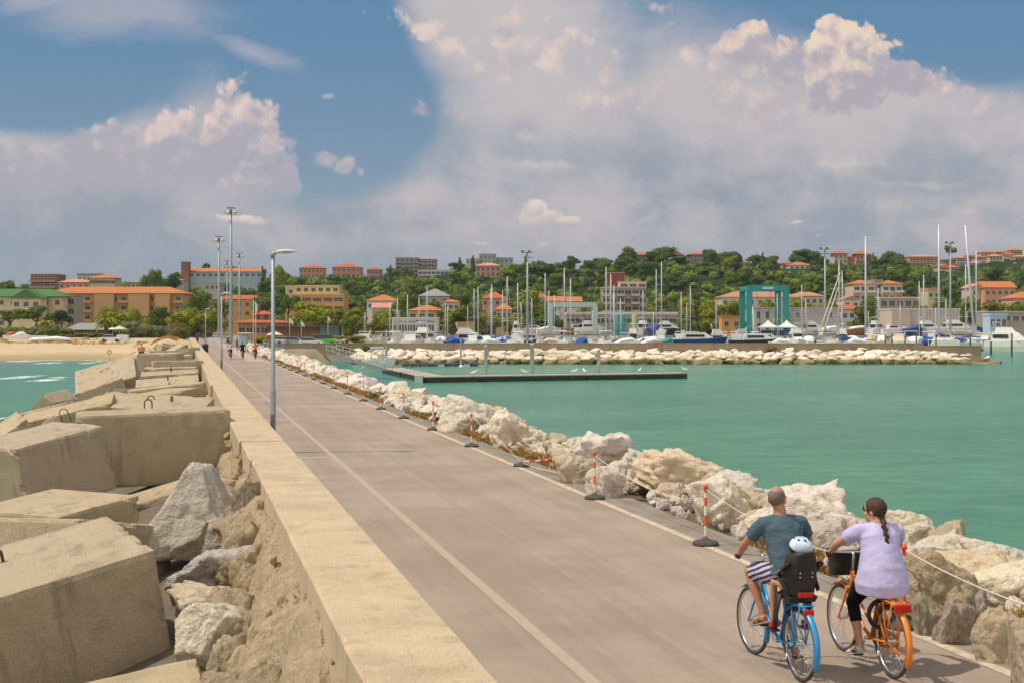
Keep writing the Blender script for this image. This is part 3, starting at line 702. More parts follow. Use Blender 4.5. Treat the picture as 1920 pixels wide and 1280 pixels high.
# small stones filling the near bank
PEB = MB()
for i in range(420):
    s_ = NR.uniform(10, 60); d = NR.uniform(8.5, 10.4); sz = NR.uniform(.10, .38)
    addmesh(PEB, NR.choice(PROTO_F), Matrix.Translation(rp(s_, d, -.02+(d-8.5)*.10))@Euler((NR.random()*6, NR.random()*6, NR.random()*6)).to_matrix().to_4x4()@Matrix.Diagonal((sz, sz*.8, sz*.7, 1)))
PEB.build("rubble", M_lime, label="small broken stones packed between the roadside boulders", cat="rubble", kind='stuff')
# ---- breakwater across the basin
GB = "boulders of the far breakwater"
LABB = ["pale boulder on top of the far breakwater, below its long wall", "boulder at the tide line of the far breakwater, brown with weed", "boulder in the middle of the far breakwater's slope"]
FB = MB()
nfar = 0; FC = {}
ZONE = ['at its left root', 'below the swimmers pile', 'left of the tall paired piles', 'between the tall paired piles', 'right of the last pile', 'below the pale green hoist', 'below the long boat shed', 'below the blue-hulled motor cruiser', 'below the turquoise hoist', 'below the white tents', 'below the leaning spar', 'below the tallest sailing masts', 'near its rounded head', 'at its rounded head']
for r_, (Y, z0, sz) in enumerate(((200.8, -.98, 1.7), (197.0, -1.95, 2.0), (198.9, -1.45, 1.8), (203, -.78, 1.3))):
    x = -23.0
    while x < 73:
        w = sz*NR.uniform(.7, 1.4); e = sm(62, 74, x)*1.3
        p = Vector((x, Y+NR.uniform(-.4, .4)+e, z0+NR.uniform(-.2, .25)-e*.9)); dims = (w*1.1, w*.95, w*NR.uniform(.55, .8)); rot = (NR.uniform(-.25, .25), NR.uniform(-.25, .25), NR.uniform(-.4, .4))
        if r_ < 2 and nfar < 64: FC.setdefault((r_, int((x+23)/7.2)), []).append((w, rock(NR.choice(PROTO_F), None, p, dims, rot, LABB[r_], GB, keep=True))); nfar += 1
        else: addmesh(FB, NR.choice(PROTO_F), Matrix.Translation(p)@Euler(rot).to_matrix().to_4x4()@Matrix.Diagonal((*dims, 1)))
        x += w*.86
for (r_, z_), L in FC.items():
    L.sort(key=lambda q: -q[0])
    for j, (w, o) in enumerate(L): o['label'] = "%s stone in the breakwater's %s course, %s" % (RANK[min(j, 14)], ("upper white", "weedy tide-line")[r_], ZONE[min(z_, 13)])
FB.build("breakwater_stones", M_limew, label="remaining pale stones filling the far breakwater", cat="boulders", kind='stuff')
fb = MB(); fb.hexa([(-24, 196.5, -4.5), (72, 196.5, -4.5), (72, 215, -4.5), (-24, 215, -4.5), (-24, 200, -1), (70, 200, -1), (70, 210, -1), (-24, 210, -1)])
fb.build("breakwater_bank", M_bank, kind='structure')
M_bww = mat('breakwater_wall', [(.36, .29, .205), (.44, .36, .26)], rough=.9, nscale=.4, spec=.15, stretch=(1, 1, .5), extra=conc_extra(.15, (.26, .21, .15)), bump=.2)
bw = empty("breakwater_wall", label="long straight tan concrete wall running along the top of the far breakwater", cat="wall")
xs = [-35]+[-33+8*i for i in range(13)]+[71.8]
for i in range(len(xs)-1):
    a, b = xs[i]+.02, xs[i+1]-.02
    z = .66 if b < 66 else .3
    MB().box(a, b, 204, 205, -1.2, z).box(a, b, 203.9, 205.1, z+.001, z+.09).build("wall_section", M_bww, bw)
# ================================================================== natural stones and rubble between the blocks and the parapet
LR = [
 (250, 440, 893, 1045, 20.6, 22, M_grey, (.0, .0, .0), "pointed white limestone boulder with a grooved bluish side between the blocks", "tri"),
 (322, 376, 985, 1048, 19.3, 24, M_grey, (0, .1, 0), "squarish white stone with a wavy top in front of the pointed boulder", "box"),
 (440, 502, 918, 1046, 20.6, 27, M_gravel, (.05, 0, .5), "upright dark pebbly concrete lump close to the parapet", "box"),
 (320, 478, 1040, 1148, 17.6, 21, M_grey, (.1, -.12, .1), "dark grey stone with a pale flat top below the pointed boulder", "rock"),
 (440, 560, 1018, 1160, 16.4, 23, M_congl, (0, .3, .4), "brown crumbling conglomerate boulder leaning on the parapet", "rock"),
 (316, 500, 1105, 1200, 16.2, 25, M_limeo, (0, .45, 0), "slanting layered stone running down to the right between the lumps", "rock"),
 (330, 438, 1146, 1262, 14.3, 26, M_lime, (0, .0, .1), "pinkish white layered stone right of the huge speckled block", "box"),
 (385, 455, 1215, 1330, 13.4, 28, M_grey, (0, 0, .4), "grey stone cut by the bottom edge beside the pinkish layered one", "rock"),
 (440, 660, 1130, 1420, 12.9, 29, M_congl, (0, .35, .5), "large mound of pebbly brown concrete rubble against the parapet's foot", "rock"),
 (525, 610, 1235, 1320, 11.6, 30, M_limeo, (0, 0, .4), "pale smooth stone half buried in the brown rubble at the bottom edge", "rock"),
 (390, 450, 900, 960, 24.5, 31, M_blk2, (0, 0, .2), "flat-topped block of pale concrete in a hollow beside the slab", "box"),
 (440, 478, 848, 905, 26.8, 32, M_congl, (0, 0, .2), "small sandy lump in the gap at the wide block's corner", "rock"),
 (455, 510, 890, 950, 23.2, 33, M_congl, (0, .2, .2), "rounded sandy rubble lump under the parapet edge", "rock"),
 (505, 545, 950, 1030, 19.5, 34, M_congl, (0, .2, .2), "dark sandy lump pressed under the parapet beside the pebbly one", "rock"),
]
for (x0, x1, y0, y1, Y, sd_, m, rot, lab, kind) in LR:
    Y *= 1.06; w = (x1-x0)*Y/F; h = (y1-y0)*Y/F; c = at((x0+x1)/2, (y0+y1)/2, Y)
    if kind == 'tri':
        # a sharp three-sided peak: left slope lit, right side grooved
        me = rock_mesh("boulder", 77, sub=5, nplanes=5, sharp=45, rough=.05, lay=.010)
        bm = bmesh.new(); bm.from_mesh(me)
        for v in bm.verts:
            tz = v.co.z+.5; v.co.x = v.co.x*(1.15-.95*tz)+.02*tz; v.co.y = v.co.y*(1.1-.75*tz)+.10*tz
            v.co.x += .16*max(0, .5-tz)*(1 if v.co.x > 0 else -.6)
        bm.to_mesh(me); bm.free()
    elif kind == 'box': me = rock_mesh("boulder", sd_, sub=5, nplanes=7, sharp=60, rough=.05, lay=.012 if m in (M_lime, M_grey) else 0)
    else: me = rock_mesh("boulder", sd_, sub=5, nplanes=10, sharp=20, rough=.12)
    me.materials.append(m)
    rock(me, m, (c.x, c.y+w*.3, c.z+h*.03), (w*1.2, max(w*.95, .5), h*1.2), rot, lab, "stones between the blocks and the parapet", keep=True)
# rubble bed
RB = MB(); nx, ny = 110, 300
for j in range(ny+1):
    for i in range(nx+1):
        d = -7+8.35*i/nx; s_ = 9+56*j/ny
        z = -1.45+sm(.05, 1.2, d)*1.90+.30*mnoise.fractal(Vector((d*1.1, s_*1.1, 0)), .8, 2, 5)+.12*mnoise.noise(Vector((d*5, s_*5, 2)))-sm(-1, -7, d)*1.1
        if s_ > 24: z -= sm(24, 30, s_)*.5
        RB.v.append((d, s_, z))
RB.f = [(j*(nx+1)+i, j*(nx+1)+i+1, (j+1)*(nx+1)+i+1, (j+1)*(nx+1)+i) for j in range(ny) for i in range(nx)]; RB.m = [0]*len(RB.f); RB.sm = [False]*len(RB.f)
pier_obj("rubble", RB, M_congl, label="brown concrete rubble filling the gaps under the blocks and boulders", cat="rubble", kind='stuff')
PB2 = MB()
for i in range(260):
    s_ = 10+NR.random()**1.6*34; d = NR.uniform(-1.6, 1.22); sz = NR.uniform(.07, .42)*(1 if d < .8 else .6); z = -1.4+sm(.05, 1.2, d)*1.88
    addmesh(PB2, NR.choice(PROTO_F), Matrix.Translation(rp(s_, d, z))@Euler((NR.random()*6, NR.random()*6, NR.random()*6)).to_matrix().to_4x4()@Matrix.Diagonal((sz, sz*.8, sz*.75, 1)))
for i in range(22):
    s_ = 10.5+i*.85+NR.uniform(-.2, .2); d = NR.uniform(.45, 1.05); sz = NR.uniform(.38, .85); me = rock_mesh("rubble_lump", 600+i, sub=4, nplanes=10, sharp=16, rough=.13); me.materials.append(M_congl)
    rock(me, M_congl, rp(s_, d-.12, .22-(1.1-d)*1.1), (sz*1.1, sz*1.2, sz), (NR.random()*6, NR.random()*6, 0), "%s crumbly brown rubble lump at the parapet's foot, %s" % (('large', 'small')[sz < .6], ('near the bottom edge', 'beside the layered stone', 'beside the dark grey stone', 'beside the pebbly concrete lump', 'beside the pointed boulder', 'by the wide upright block')[min(5, i//4)]), "rubble lumps along the parapet", cat="rubble lump", name="rubble_lump", keep=True)
for i in range(20):
    s_ = 11.5+i*.9+NR.uniform(-.2, .2); d = NR.uniform(-1.4, .35); sz = NR.uniform(.4, .9); me = rock_mesh("boulder", 640+i, sub=4, nplanes=9, sharp=50, rough=.06); me.materials.append((M_grey, M_lime, M_limeo)[i % 3])
    rock(me, me.materials[0], rp(s_, d, -1.15+.2*sz), (sz*1.2, sz, sz*.8), (NR.random(), NR.random(), NR.random()*6), "%s %s stone deep in the hollow %s" % (('larger', 'smaller')[sz < .65], ('grey', 'whitish', 'ochre')[i % 3], ('at the bottom edge', 'beside the huge speckled block', 'behind the huge speckled block', 'under the pointed boulder', 'under the wide upright block')[min(4, i//4)]), "stones between the blocks and the parapet", keep=True)
PB2.build("rubble", M_congl, label="small broken lumps scattered over the brown rubble beside the parapet", cat="rubble", kind='stuff')
# far tumble of blocks between those fitted and the beach, and a lower sea-side row
fillers = [(9, -4.6, -2.2, 2.6), (13, -7.2, -2.3, 2.6), (19, -5.8, -2.0, 2.4), (27, -6.5, -2.0, 2.6), (35, -6.8, -2.2, 2.6), (44, -5.4, -2.0, 2.6), (56, -5.6, -2.2, 2.8), (68, -6.6, -2.0, 2.6), (60, -2.2, -1.2, 2.6), (74, -2.4, -1.4, 2.8), (98, -4.5, -1.6, 2.8), (108, -5.5, -1.7, 2.8), (122, -4.0, -1.4, 2.6), (132, -1.2, -.5, 2.6), (133, -5, -1.8, 2.8),
           (146, -3.2, -1.0, 2.6), (157, -1.5, -.35, 2.6), (160, -4.5, -1.5, 2.6), (176, -2.8, -1.0, 2.6), (187, -1.2, -.35, 2.6)]
for i, (s_, d, z, q) in enumerate(fillers):
    rr = random.Random(900+i); me = block_mesh((q*1.15, 2.0, 1.7), 50+i, res=.3); me.materials.append(M_blk)
    o = bpy.data.objects.new("concrete_block", me); COL.objects.link(o); o.location = rp(s_, d, z+.5); o.rotation_euler = (rr.uniform(-.25, .25), rr.uniform(-.25, .25), rr.uniform(-.4, .6))
    tag(o, "weathered concrete block low in the tumble, "+('near the huge speckled block' if s_ < 20 else 'under the mossy block' if s_ < 46 else 'under the slanted slab' if s_ < 80 else 'beyond the slanted slab' if s_ < 128 else 'near the beach'), "concrete block", "tumbled concrete blocks of the breakwater")
# ================================================================== grass along the bank, weeds
M_straw = mat('dry_grass', [(.30, .17, .045), (.46, .30, .10)], rough=.9, spec=.1, nscale=2)
M_weed = mat('green_weed', [(.10, .16, .03), (.20, .26, .06)], rough=.8, spec=.1, nscale=2)
def tufts(name, pts, h, m, n, spread, **k):
    mb = MB(); rr = random.Random(len(pts))
    for p in pts:
        for i in range(n):
            a = rr.random()*6.283; r = spread*math.sqrt(rr.random()); b = Vector((p[0]+r*math.cos(a), p[1]+r*math.sin(a), p[2]))
            hh = h*rr.uniform(.5, 1.2)*(1.2-r/spread*.7); l = Vector((rr.gauss(0, .45), rr.gauss(0, .45), 1)).normalized()*hh; w = Vector((math.cos(a*3), math.sin(a*3), 0))*(.012*max(1, p[1]/25))
            mb.add([b-w, b+w, b+l*.55+w*.7+Vector((0, 0, 0)), b+l+Vector((l.x*.5, l.y*.5, 0))], [(0, 1, 2, 3)])
    return mb.build(name, m, **k)
gp_ = []
s_ = 9.0
while s_ < 150:
    for j in range(3):
        d = 8.42+NR.random()*.5
        if mnoise.noise(Vector((s_*.25, 1.5, 0))) > -.22: gp_.append(tuple(rp(s_+NR.uniform(-.2, .2), d, -.06)))
    s_ += .22 if s_ < 50 else .55
tufts("dry_grass", gp_, .22, M_straw, 46, .22, label="strip of straw-coloured dry grass between the shoulder and the boulders", cat="dry grass", kind='stuff')
for (px, py, sz, lab) in ((699, 748, .5, "green weed clump at the bank's foot left of the far standing posts"), (792, 784, .30, "small low green clump of weed beside the rubber post base"), (842, 784, .45, "bright green weed clump growing among the straw grass behind a red-and-white post")):
    p = gp(px, py, -.05); o = tufts("weed_clump", [(p.x+.3, p.y+.2, -.05)], sz, M_weed, 260, sz*.9); tag(o, lab, "weed")
p = gp(1845, 1190, 0); tag(tufts("weed_clump", [(p.x+.15, p.y+.3, .0), (p.x+.4, p.y+.1, .1)], .25, M_straw, 200, .3), "rust-brown tuft of weed in front of the grooved ochre boulder", "weed")
# ================================================================== posts, rope
M_red = mat('post_red', [(.62, .075, .035), (.72, .11, .05)], rough=.5, nscale=6)
M_white = mat('post_white', [(.70, .66, .60), (.78, .75, .70)], rough=.5, nscale=6)
M_rub = mat('rubber', [(.055, .052, .048), (.10, .095, .085)], rough=.9, nscale=8, bump=.3)
M_rope = mat('rope', [(.62, .55, .48), (.72, .60, .54)], rough=.9, nscale=20)
def make_post(lay=False):
    r = empty("barrier_post")
    b = MB(); n = 24
    b.lathe([(.19, 0), (.20, .02), (.19, .055), (.13, .075), (.06, .09), (.05, .11), (.0, .11)] if True else [], n, cap=False); b.build("base", M_rub, r)
    segs = [0.0, .13, .26, .40, .53, .66, .76]; P = Matrix.Translation((0, 0, .09)) if not lay else Matrix.Translation((0, 0, .10))@Matrix.Rotation(math.radians(88), 4, 'Y')
    t = MB(); z0 = 0
    t = MB()
    hts = [(0, .08, 1), (.08, .22, 0), (.22, .36, 1), (.36, .50, 0), (.50, .64, 1), (.64, .74, 0)]
    hts = [(0, .05, 0), (.05, .20, 1), (.20, .36, 0), (.36, .50, 1), (.50, .63, 0), (.63, .70, 1), (.70, .76, 0)]
    t.v = []; n = 12
    for (a, c, w) in hts:
        k = len(t.v)
        for z in (a, c):
            for j in range(n):
                an = 6.2832*j/n; t.v.append(tuple(P@Vector((.021*math.cos(an), .021*math.sin(an), z))))
        fs = [(k+j, k+(j+1) % n, k+n+(j+1) % n, k+n+j) for j in range(n)]; t.f += fs; t.m += [w]*n; t.sm += [True]*n
    t.build("pole", [M_red, M_white], r)
    cp = MB(); cp.lathe([(.0, .76), (.034, .765), (.036, .80), (.02, .83), (0, .835)], 12, cap=False)
    cp.v = [tuple(P@Vector(q)) for q in cp.v]; cp.build("cap", M_red, r)
    return r
PB = [(1695, 1178), (1323, 1023), (1115, 937), (978, 876), (884, 839), (812, 808), (757, 786), (714, 769), (681, 753.5), (651.5, 740.5), (626.5, 730), (605.5, 721), (588, 713), (571, 706.5), (557, 700.5), (544.5, 696), (533, 691), (523, 687)]
ORD = ["just behind the woman's rear wheel", "just left of the man's outstretched hand", "second one left of the man", "knocked over on the road edge", "first one standing beyond the fallen post", "second one standing beyond the fallen post",
       "third one beyond the fallen post", "fourth one beyond the fallen post", "fifth one beyond the fallen post, by a weed clump", "sixth one beyond the fallen post"]
post0 = None; tops = []
for i, (px, py) in enumerate(PB):
    p = gp(px, py-2)
    if i == 3: r = make_post(True); r.rotation_euler = (0, 0, .5)
    elif post0 is None: post0 = r = make_post()
    else: r = copy_tree(post0)
    r.location = p
    tag(r, ("red-white post on a rubber base, "+ORD[i]) if i < len(ORD) else "tiny distant red-white post on a dark base in the line", "barrier post", "red and white barrier posts along the road edge")
    tops.append(p+Vector((0, 0, .86 if i != 3 else .12)))
def sag(a, b, dz, n=14): return [a.lerp(b, t/n)-Vector((0, 0, dz*4*(t/n)*(1-t/n))) for t in range(n+1)]
rope = MB(); first = tops[0]+Vector((1.6, -4.3, 0))
rope.tube(sag(first, tops[0], .25), .008, 5)
for i in range(9):
    a, b = tops[i], tops[i+1]; a = a+Vector((.0, 0, -.02)); b = b+Vector((0, 0, -.02))
    pts = sag(a, b, .42 if i not in (2, 3) else .30)
    pts = [Vector((q.x+(.35 if 0 < j < len(pts)-1 else 0)*math.sin(math.pi*j/(len(pts)-1)), q.y, max(q.z, .02))) for j, q in enumerate(pts)]
    rope.tube(pts, .007, 5)
rope.build("rope", M_rope, label="thin whitish rope sagging from post to post along the road edge", cat="rope")
M_blue = mat('blue_plastic', [(.04, .10, .35)], rough=.6)
for (a, b, lab) in (((1760, 1168), (1812, 1186), "faded blue strip of hose lying at the shoulder edge right of the woman's rear wheel"), ((1045, 886), (1078, 900), "short piece of blue line on the shoulder between the fallen post and the next one")):
    pa, pb_ = gp(*a), gp(*b); MB().tube([pa+Vector((0, 0, .02)), pa.lerp(pb_, .4)+Vector((.05, 0, .03)), pb_+Vector((0, 0, .02))], .022, 6).build("hose", M_blue, label=lab, cat="hose")
# ================================================================== street lamps and floodlight masts
M_galv = mat('galvanised_steel', [(.27, .31, .335), (.36, .40, .425)], rough=.5, metal=.35, nscale=2, stretch=(1, 1, .2))
M_lampw = mat('lamp_housing', [(.62, .62, .60), (.70, .70, .68)], rough=.4)
M_dkg = mat('dark_grey_metal', [(.10, .11, .11), (.15, .16, .16)], rough=.6)
def make_lamp():
    r = empty("street_lamp")
    m = MB(); m.lathe([(.075, -.1), (.075, 1.6), (.072, 1.62), (.056, 1.66), (.048, 5.15), (.0, 5.16)], 20, cap=False); m.build("pole", M_galv, r)
    m = MB(); m.box(-.05, .05, -.095, -.07, .55, 1.0); m.build("inspection_door", M_dkg, r, bevel=.006)
    m = MB(); m.tube([(-.02, 0, 5.10), (.0, 0, 5.2), (.10, 0, 5.25)], [.062, .06, .045], 12); m.build("arm", M_galv, r)
    m = MB(); m.tube([(.06, 0, 5.22), (.12, 0, 5.25), (.30, 0, 5.275), (.52, 0, 5.27), (.62, 0, 5.25)], [(.03, .05), (.045, .11), (.045, .14), (.035, .11), (.02, .06)], 14, up=(0, 0, 1)); m.build("lamp_head", M_lampw, r)
    m = MB(); m.tube([(.16, 0, 5.235), (.3, 0, 5.225), (.52, 0, 5.235)], [(.02, .08), (.03, .11), (.015, .07)], 12, up=(0, 0, 1)); m.build("lamp_glass", mat('lamp_glass', [(.45, .45, .42)], rough=.2), r)
    return r
lamp0 = make_lamp(); q = rp(0, 0)
for i, (px, py, sc, lab) in enumerate(((512, 848, 1, "tall grey street lamp with a pale head, the nearest, standing against the parapet wall"), (415.5, 704, 1.05, "second street lamp along the parapet, left of the three distant cyclists"), (385.5, 655, 1.1, "farthest single-arm street lamp by the parapet, with a dark blue bin at its foot"))):
    p = gp(px, py); r = lamp0 if i == 0 else copy_tree(lamp0); r.location = p; r.scale = (sc, sc, sc)
    tag(r, lab, "street lamp", "street lamps along the parapet")
p = gp(385, 660); b = MB(); b.lathe([(.0, .0), (.38, .0), (.42, .9), (.40, .93)], 12, cap=False).lathe([(.43, .93), (.43, 1.0), (.2, 1.1), (0, 1.12)], 12, cap=False); b.build("litter_bin", mat('bin_blue', [(.02, .035, .09)], rough=.5), loc=p, label="dark blue litter bin at the foot of the farthest street lamp", cat="litter bin")
def make_mast(H, w, kind):
    r = empty("floodlight_mast")
    MB().lathe([(w, 0), (w*.92, H*.3), (w*.55, H), (0, H)], 14, cap=False).build("pole", M_galv, r)
    m = MB()
    if kind == 'ring':
        m.torus((0, 0, H-.6), 1.25, .09, axis='z', n=24, m=6); m.box(-1.25, 1.25, -.06, .06, H-.66, H-.54); m.box(-.06, .06, -1.25, 1.25, H-.68, H-.56); m.box(-.9, .9, -.9, .9, H+.25, H+.33); m.build("lamp_ring", M_dkg, r)
        for k in range(6):
            a = k*math.pi/3+.2; q = Vector((1.35*math.cos(a), 1.35*math.sin(a), H-.8)); M = Matrix.Translation(q)@Matrix.Rotation(a, 4, 'Z')@Matrix.Rotation(.5, 4, 'Y')
            MB().box(-.12, .22, -.32, .32, -.26, .26, M=M).build("floodlight", M_lampw, r)
    else:
        m.box(-1.3, 1.3, -.1, .1, H-.15, H+.05); m.box(-1.0, 1.0, -.1, .1, H-1.3, H-1.15); m.build("crossbar", M_dkg, r)
        for k in range(4):
            x = -1.15+.77*k
            MB().box(x-.25, x+.25, -.35, -.1, H-.05, H+.4).build("floodlight", M_lampw if k % 2 else M_dkg, r)
    return r
for (px, yt, Y, w, kind, lab) in ((433, 393, 290, .42, 'ring', "tallest floodlight mast, thick and grey, rising above the road's far end"), (410.5, 446, 325, .36, 'ring', "floodlight mast just left of the tallest one"), (449, 477, 420, .36, 'ring', "thinner floodlight mast just right of the tallest one"), (426, 491, 440, .3, 'ring', "floodlight mast top half hidden behind the tallest one"),
                              (989, 473, 300, .3, 'bar', "floodlight mast with crossed lamps above the boats near the pink villa"), (1547, 467, 330, .3, 'bar', "floodlight mast with crossed lamps right of the turquoise boat hoist"), (1782, 456, 345, .28, 'bar', "floodlight mast with a crossbar standing in front of the far umbrella pine")):
    p = at(px, 612, Y); p.z = 0; H = CH+(612-yt)*Y/F; r = make_mast(H, w, kind); r.location = p; tag(r, lab, "floodlight mast", "floodlight masts of the harbour")
# ================================================================== trees
def leafmat(name, a, b, rand=.22):
    return mat(name, [a, b], rough=.75, spec=.15, nscale=.45, contrast=.4, rand=rand, detail=3)
L_DARK = leafmat('leaves_dark', (.045, .085, .016), (.100, .150, .030)); L_MID = leafmat('leaves_green', (.078, .125, .016), (.160, .215, .032))
L_BRIGHT = leafmat('leaves_bright', (.145, .165, .014), (.265, .285, .032)); L_OLIVE = leafmat('leaves_olive', (.13, .14, .065), (.23, .24, .12)); L_YEL = leafmat('leaves_yellowish', (.13, .12, .025), (.24, .20, .05))
M_bark = mat('bark', [(.10, .07, .045), (.19, .14, .09)], rough=.95, nscale=3)
def leaf_cloud(mb, lobes, n, size, rr, mi=0, core=.72, flat=1.0):
    tot = sum(l[3]**2 for l in lobes)
    for (x, y, z, r) in lobes:
        c = Vector((x, y, z))
        if core:
            k = len(mb.v); bm = bmesh.new(); bmesh.ops.create_icosphere(bm, subdivisions=2, radius=1)
            vs = [c+Vector((v.co.x, v.co.y, v.co.z*flat))*(r*core*(1+.25*mnoise.noise(v.co*2+c))) for v in bm.verts]; fs = [tuple(v.index for v in f.verts) for f in bm.faces]; bm.free(); mb.add(vs, fs, mi)
        for i in range(int(n*r*r/tot)):
            d = Vector((rr.gauss(0, 1), rr.gauss(0, 1), rr.gauss(0, 1))).normalized()
            if d.z < -.3 and rr.random() < .6: d.z = -d.z
            p = c+Vector((d.x, d.y, d.z*flat))*r*rr.uniform(.72, 1.12)
            nn = (d+Vector((rr.gauss(0, .5), rr.gauss(0, .5), rr.gauss(0, .5)))).normalized(); u = nn.orthogonal().normalized(); w = nn.cross(u); a = rr.random()*6.28
            u, w = u*math.cos(a)+w*math.sin(a), w*math.cos(a)-u*math.sin(a); s = size*rr.uniform(.5, 1.2)
            mb.add([p+u*s, p+w*s*.7, p-u*s*.9, p-w*s*.6], [(0, 1, 2, 3)], mi)
def tree_proto(kind, seed, n, size):
    """unit tree: height 1, crown width about 1 (scaled per tree); returns crown and trunk meshes"""
    rr = random.Random(seed); cr = MB(); tr = MB(); L = []
    if kind == 'round':
        for i in range(15):
            a = rr.random()*6.28; q = rr.uniform(.05, .34); z = rr.uniform(.24, .84); q *= 1.15-abs(z-.5)*1.0
            L.append((q*math.cos(a), q*math.sin(a), z, rr.uniform(.11, .20)))
        L.append((0, 0, .60, .28))
        tr.tube([(0, 0, 0), (.01, 0, .2), (0, .01, .45)], [.035, .026, .012], 7)
    elif kind == 'pine':
        for i in range(14):
            a = rr.random()*6.28; q = rr.uniform(.0, .40); L.append((q*math.cos(a), q*math.sin(a), rr.uniform(.66, .86)-q*q*.5, rr.uniform(.10, .17)))
        tr.tube([(0, 0, 0), (.03, 0, .35), (.01, .02, .7)], [.035, .028, .015], 7)
        for k in range(5): a = k*1.3; tr.tube([(.02, 0, .45), (.2*math.cos(a), .2*math.sin(a), .68)], [.015, .006], 5)
    elif kind == 'cypress':
        for i in range(9): z = .10+.85*i/8; L.append((rr.uniform(-.03, .03), rr.uniform(-.03, .03), z, .30*(1-z)**.55*.5+.03))
        tr.tube([(0, 0, 0), (0, 0, .3)], [.03, .02], 6)
    elif kind == 'bush':
        for i in range(11):
            a = rr.random()*6.28; q = rr.uniform(.1, .42); L.append((q*math.cos(a), q*math.sin(a), rr.uniform(.22, .70)-q*.25, rr.uniform(.15, .26)))
        tr.tube([(0, 0, 0), (0, 0, .4)], [.03, .01], 6)
    leaf_cloud(cr, L, n, size, rr, flat=.62 if kind == 'pine' else (1.5 if kind == 'cypress' else .85))
    def me(mb, nm):
        m = bpy.data.meshes.new(nm); m.from_pydata(mb.v, [], mb.f); return m
    return me(cr, 'crown'), me(tr, 'trunk')
TP = {}
for k, n in (('round', 2600), ('pine', 2200), ('cypress', 900), ('bush', 1800)):
    TP[k] = [tree_proto(k, 40+i*7, n, .030 if k != 'cypress' else .022) for i in range(4 if k == 'round' else 3)]
MEC = {}
def tree(kind, x, y, z, h, w, leaf, label, cat='tree', group=None, name=None, rr=RND):
    cm_, tm_ = rr.choice(TP[kind]); key = (cm_.name, leaf.name)
    if key not in MEC: c2 = cm_.copy(); c2.materials.append(leaf); MEC[key] = c2
    if not tm_.materials: tm_.materials.append(M_bark)
    r = empty(name or {'round': 'broadleaf_tree', 'pine': 'pine_tree', 'cypress': 'cypress_tree', 'bush': 'shrub'}[kind], (x, y, z), rr.random()*6.28)
    r.scale = (w, w, h); tag(r, label, cat, group)
    for nm, me in (('crown', MEC[key]), ('trunk', tm_)):
        o = bpy.data.objects.new(nm, me); COL.objects.link(o); o.parent = r
    return r
# ================================================================== buildings
WC = {n: mat('plaster_'+n, [tuple(q*.88 for q in c), c], rough=.9, spec=.15, nscale=.25) for n, c in dict(
    tan=(.50, .33, .16), orange=(.62, .36, .13), cream=(.62, .53, .34), yellow=(.66, .47, .17), white=(.66, .63, .57), pink=(.62, .34, .26), coral=(.60, .30, .19), grey=(.36, .32, .27), brown=(.30, .17, .12),
    red=(.36, .09, .07), lgrey=(.46, .45, .43), blueish=(.42, .52, .58), greenish=(.36, .45, .40), brick=(.36, .15, .09), pale=(.60, .50, .40), lblue=(.42, .58, .66)).items()}
RC = {n: mat('roof_'+n, [tuple(q*.8 for q in c), c], rough=.9, spec=.15, nscale=1.2, contrast=.6) for n, c in dict(orange=(.52, .20, .085), red=(.46, .15, .08), terracotta=(.48, .26, .16), green=(.09, .20, .07), grey=(.30, .30, .30), salmon=(.60, .30, .20)).items()}
M_glass = mat('window_glass', [(.03, .04, .05), (.07, .09, .10)], rough=.15, spec=.6, nscale=.4)
M_frame = mat('window_frame', [(.50, .48, .44)], rough=.6); M_shut = mat('shutter_brown', [(.16, .06, .04)], rough=.7)
def window_mesh(w, h, shut):
    mb = MB(); t = .09
    mb.box(-w/2-t, -w/2, -.07, .0, -h/2-t, h/2+t, 0).box(w/2, w/2+t, -.07, .0, -h/2-t, h/2+t, 0).box(-w/2, w/2, -.07, .0, h/2, h/2+t, 0).box(-w/2, w/2, -.10, .0, -h/2-t, -h/2, 0).box(-w/2, w/2, -.02, 0, -h/2, h/2, 1)
    mb.box(-.03, .03, -.05, -.021, -h/2, h/2, 0)
    if shut: mb.box(-w*.95, -w/2-t-.01, -.09, .0, -h/2, h/2, 2).box(w/2+t+.01, w*.95, -.09, .0, -h/2, h/2, 2)
    me = bpy.data.meshes.new('window'); me.from_pydata(mb.v, [], mb.f)
    for m in (M_frame, M_glass, M_shut): me.materials.append(m)
    me.polygons.foreach_set('material_index', mb.m); return me
WM = {}
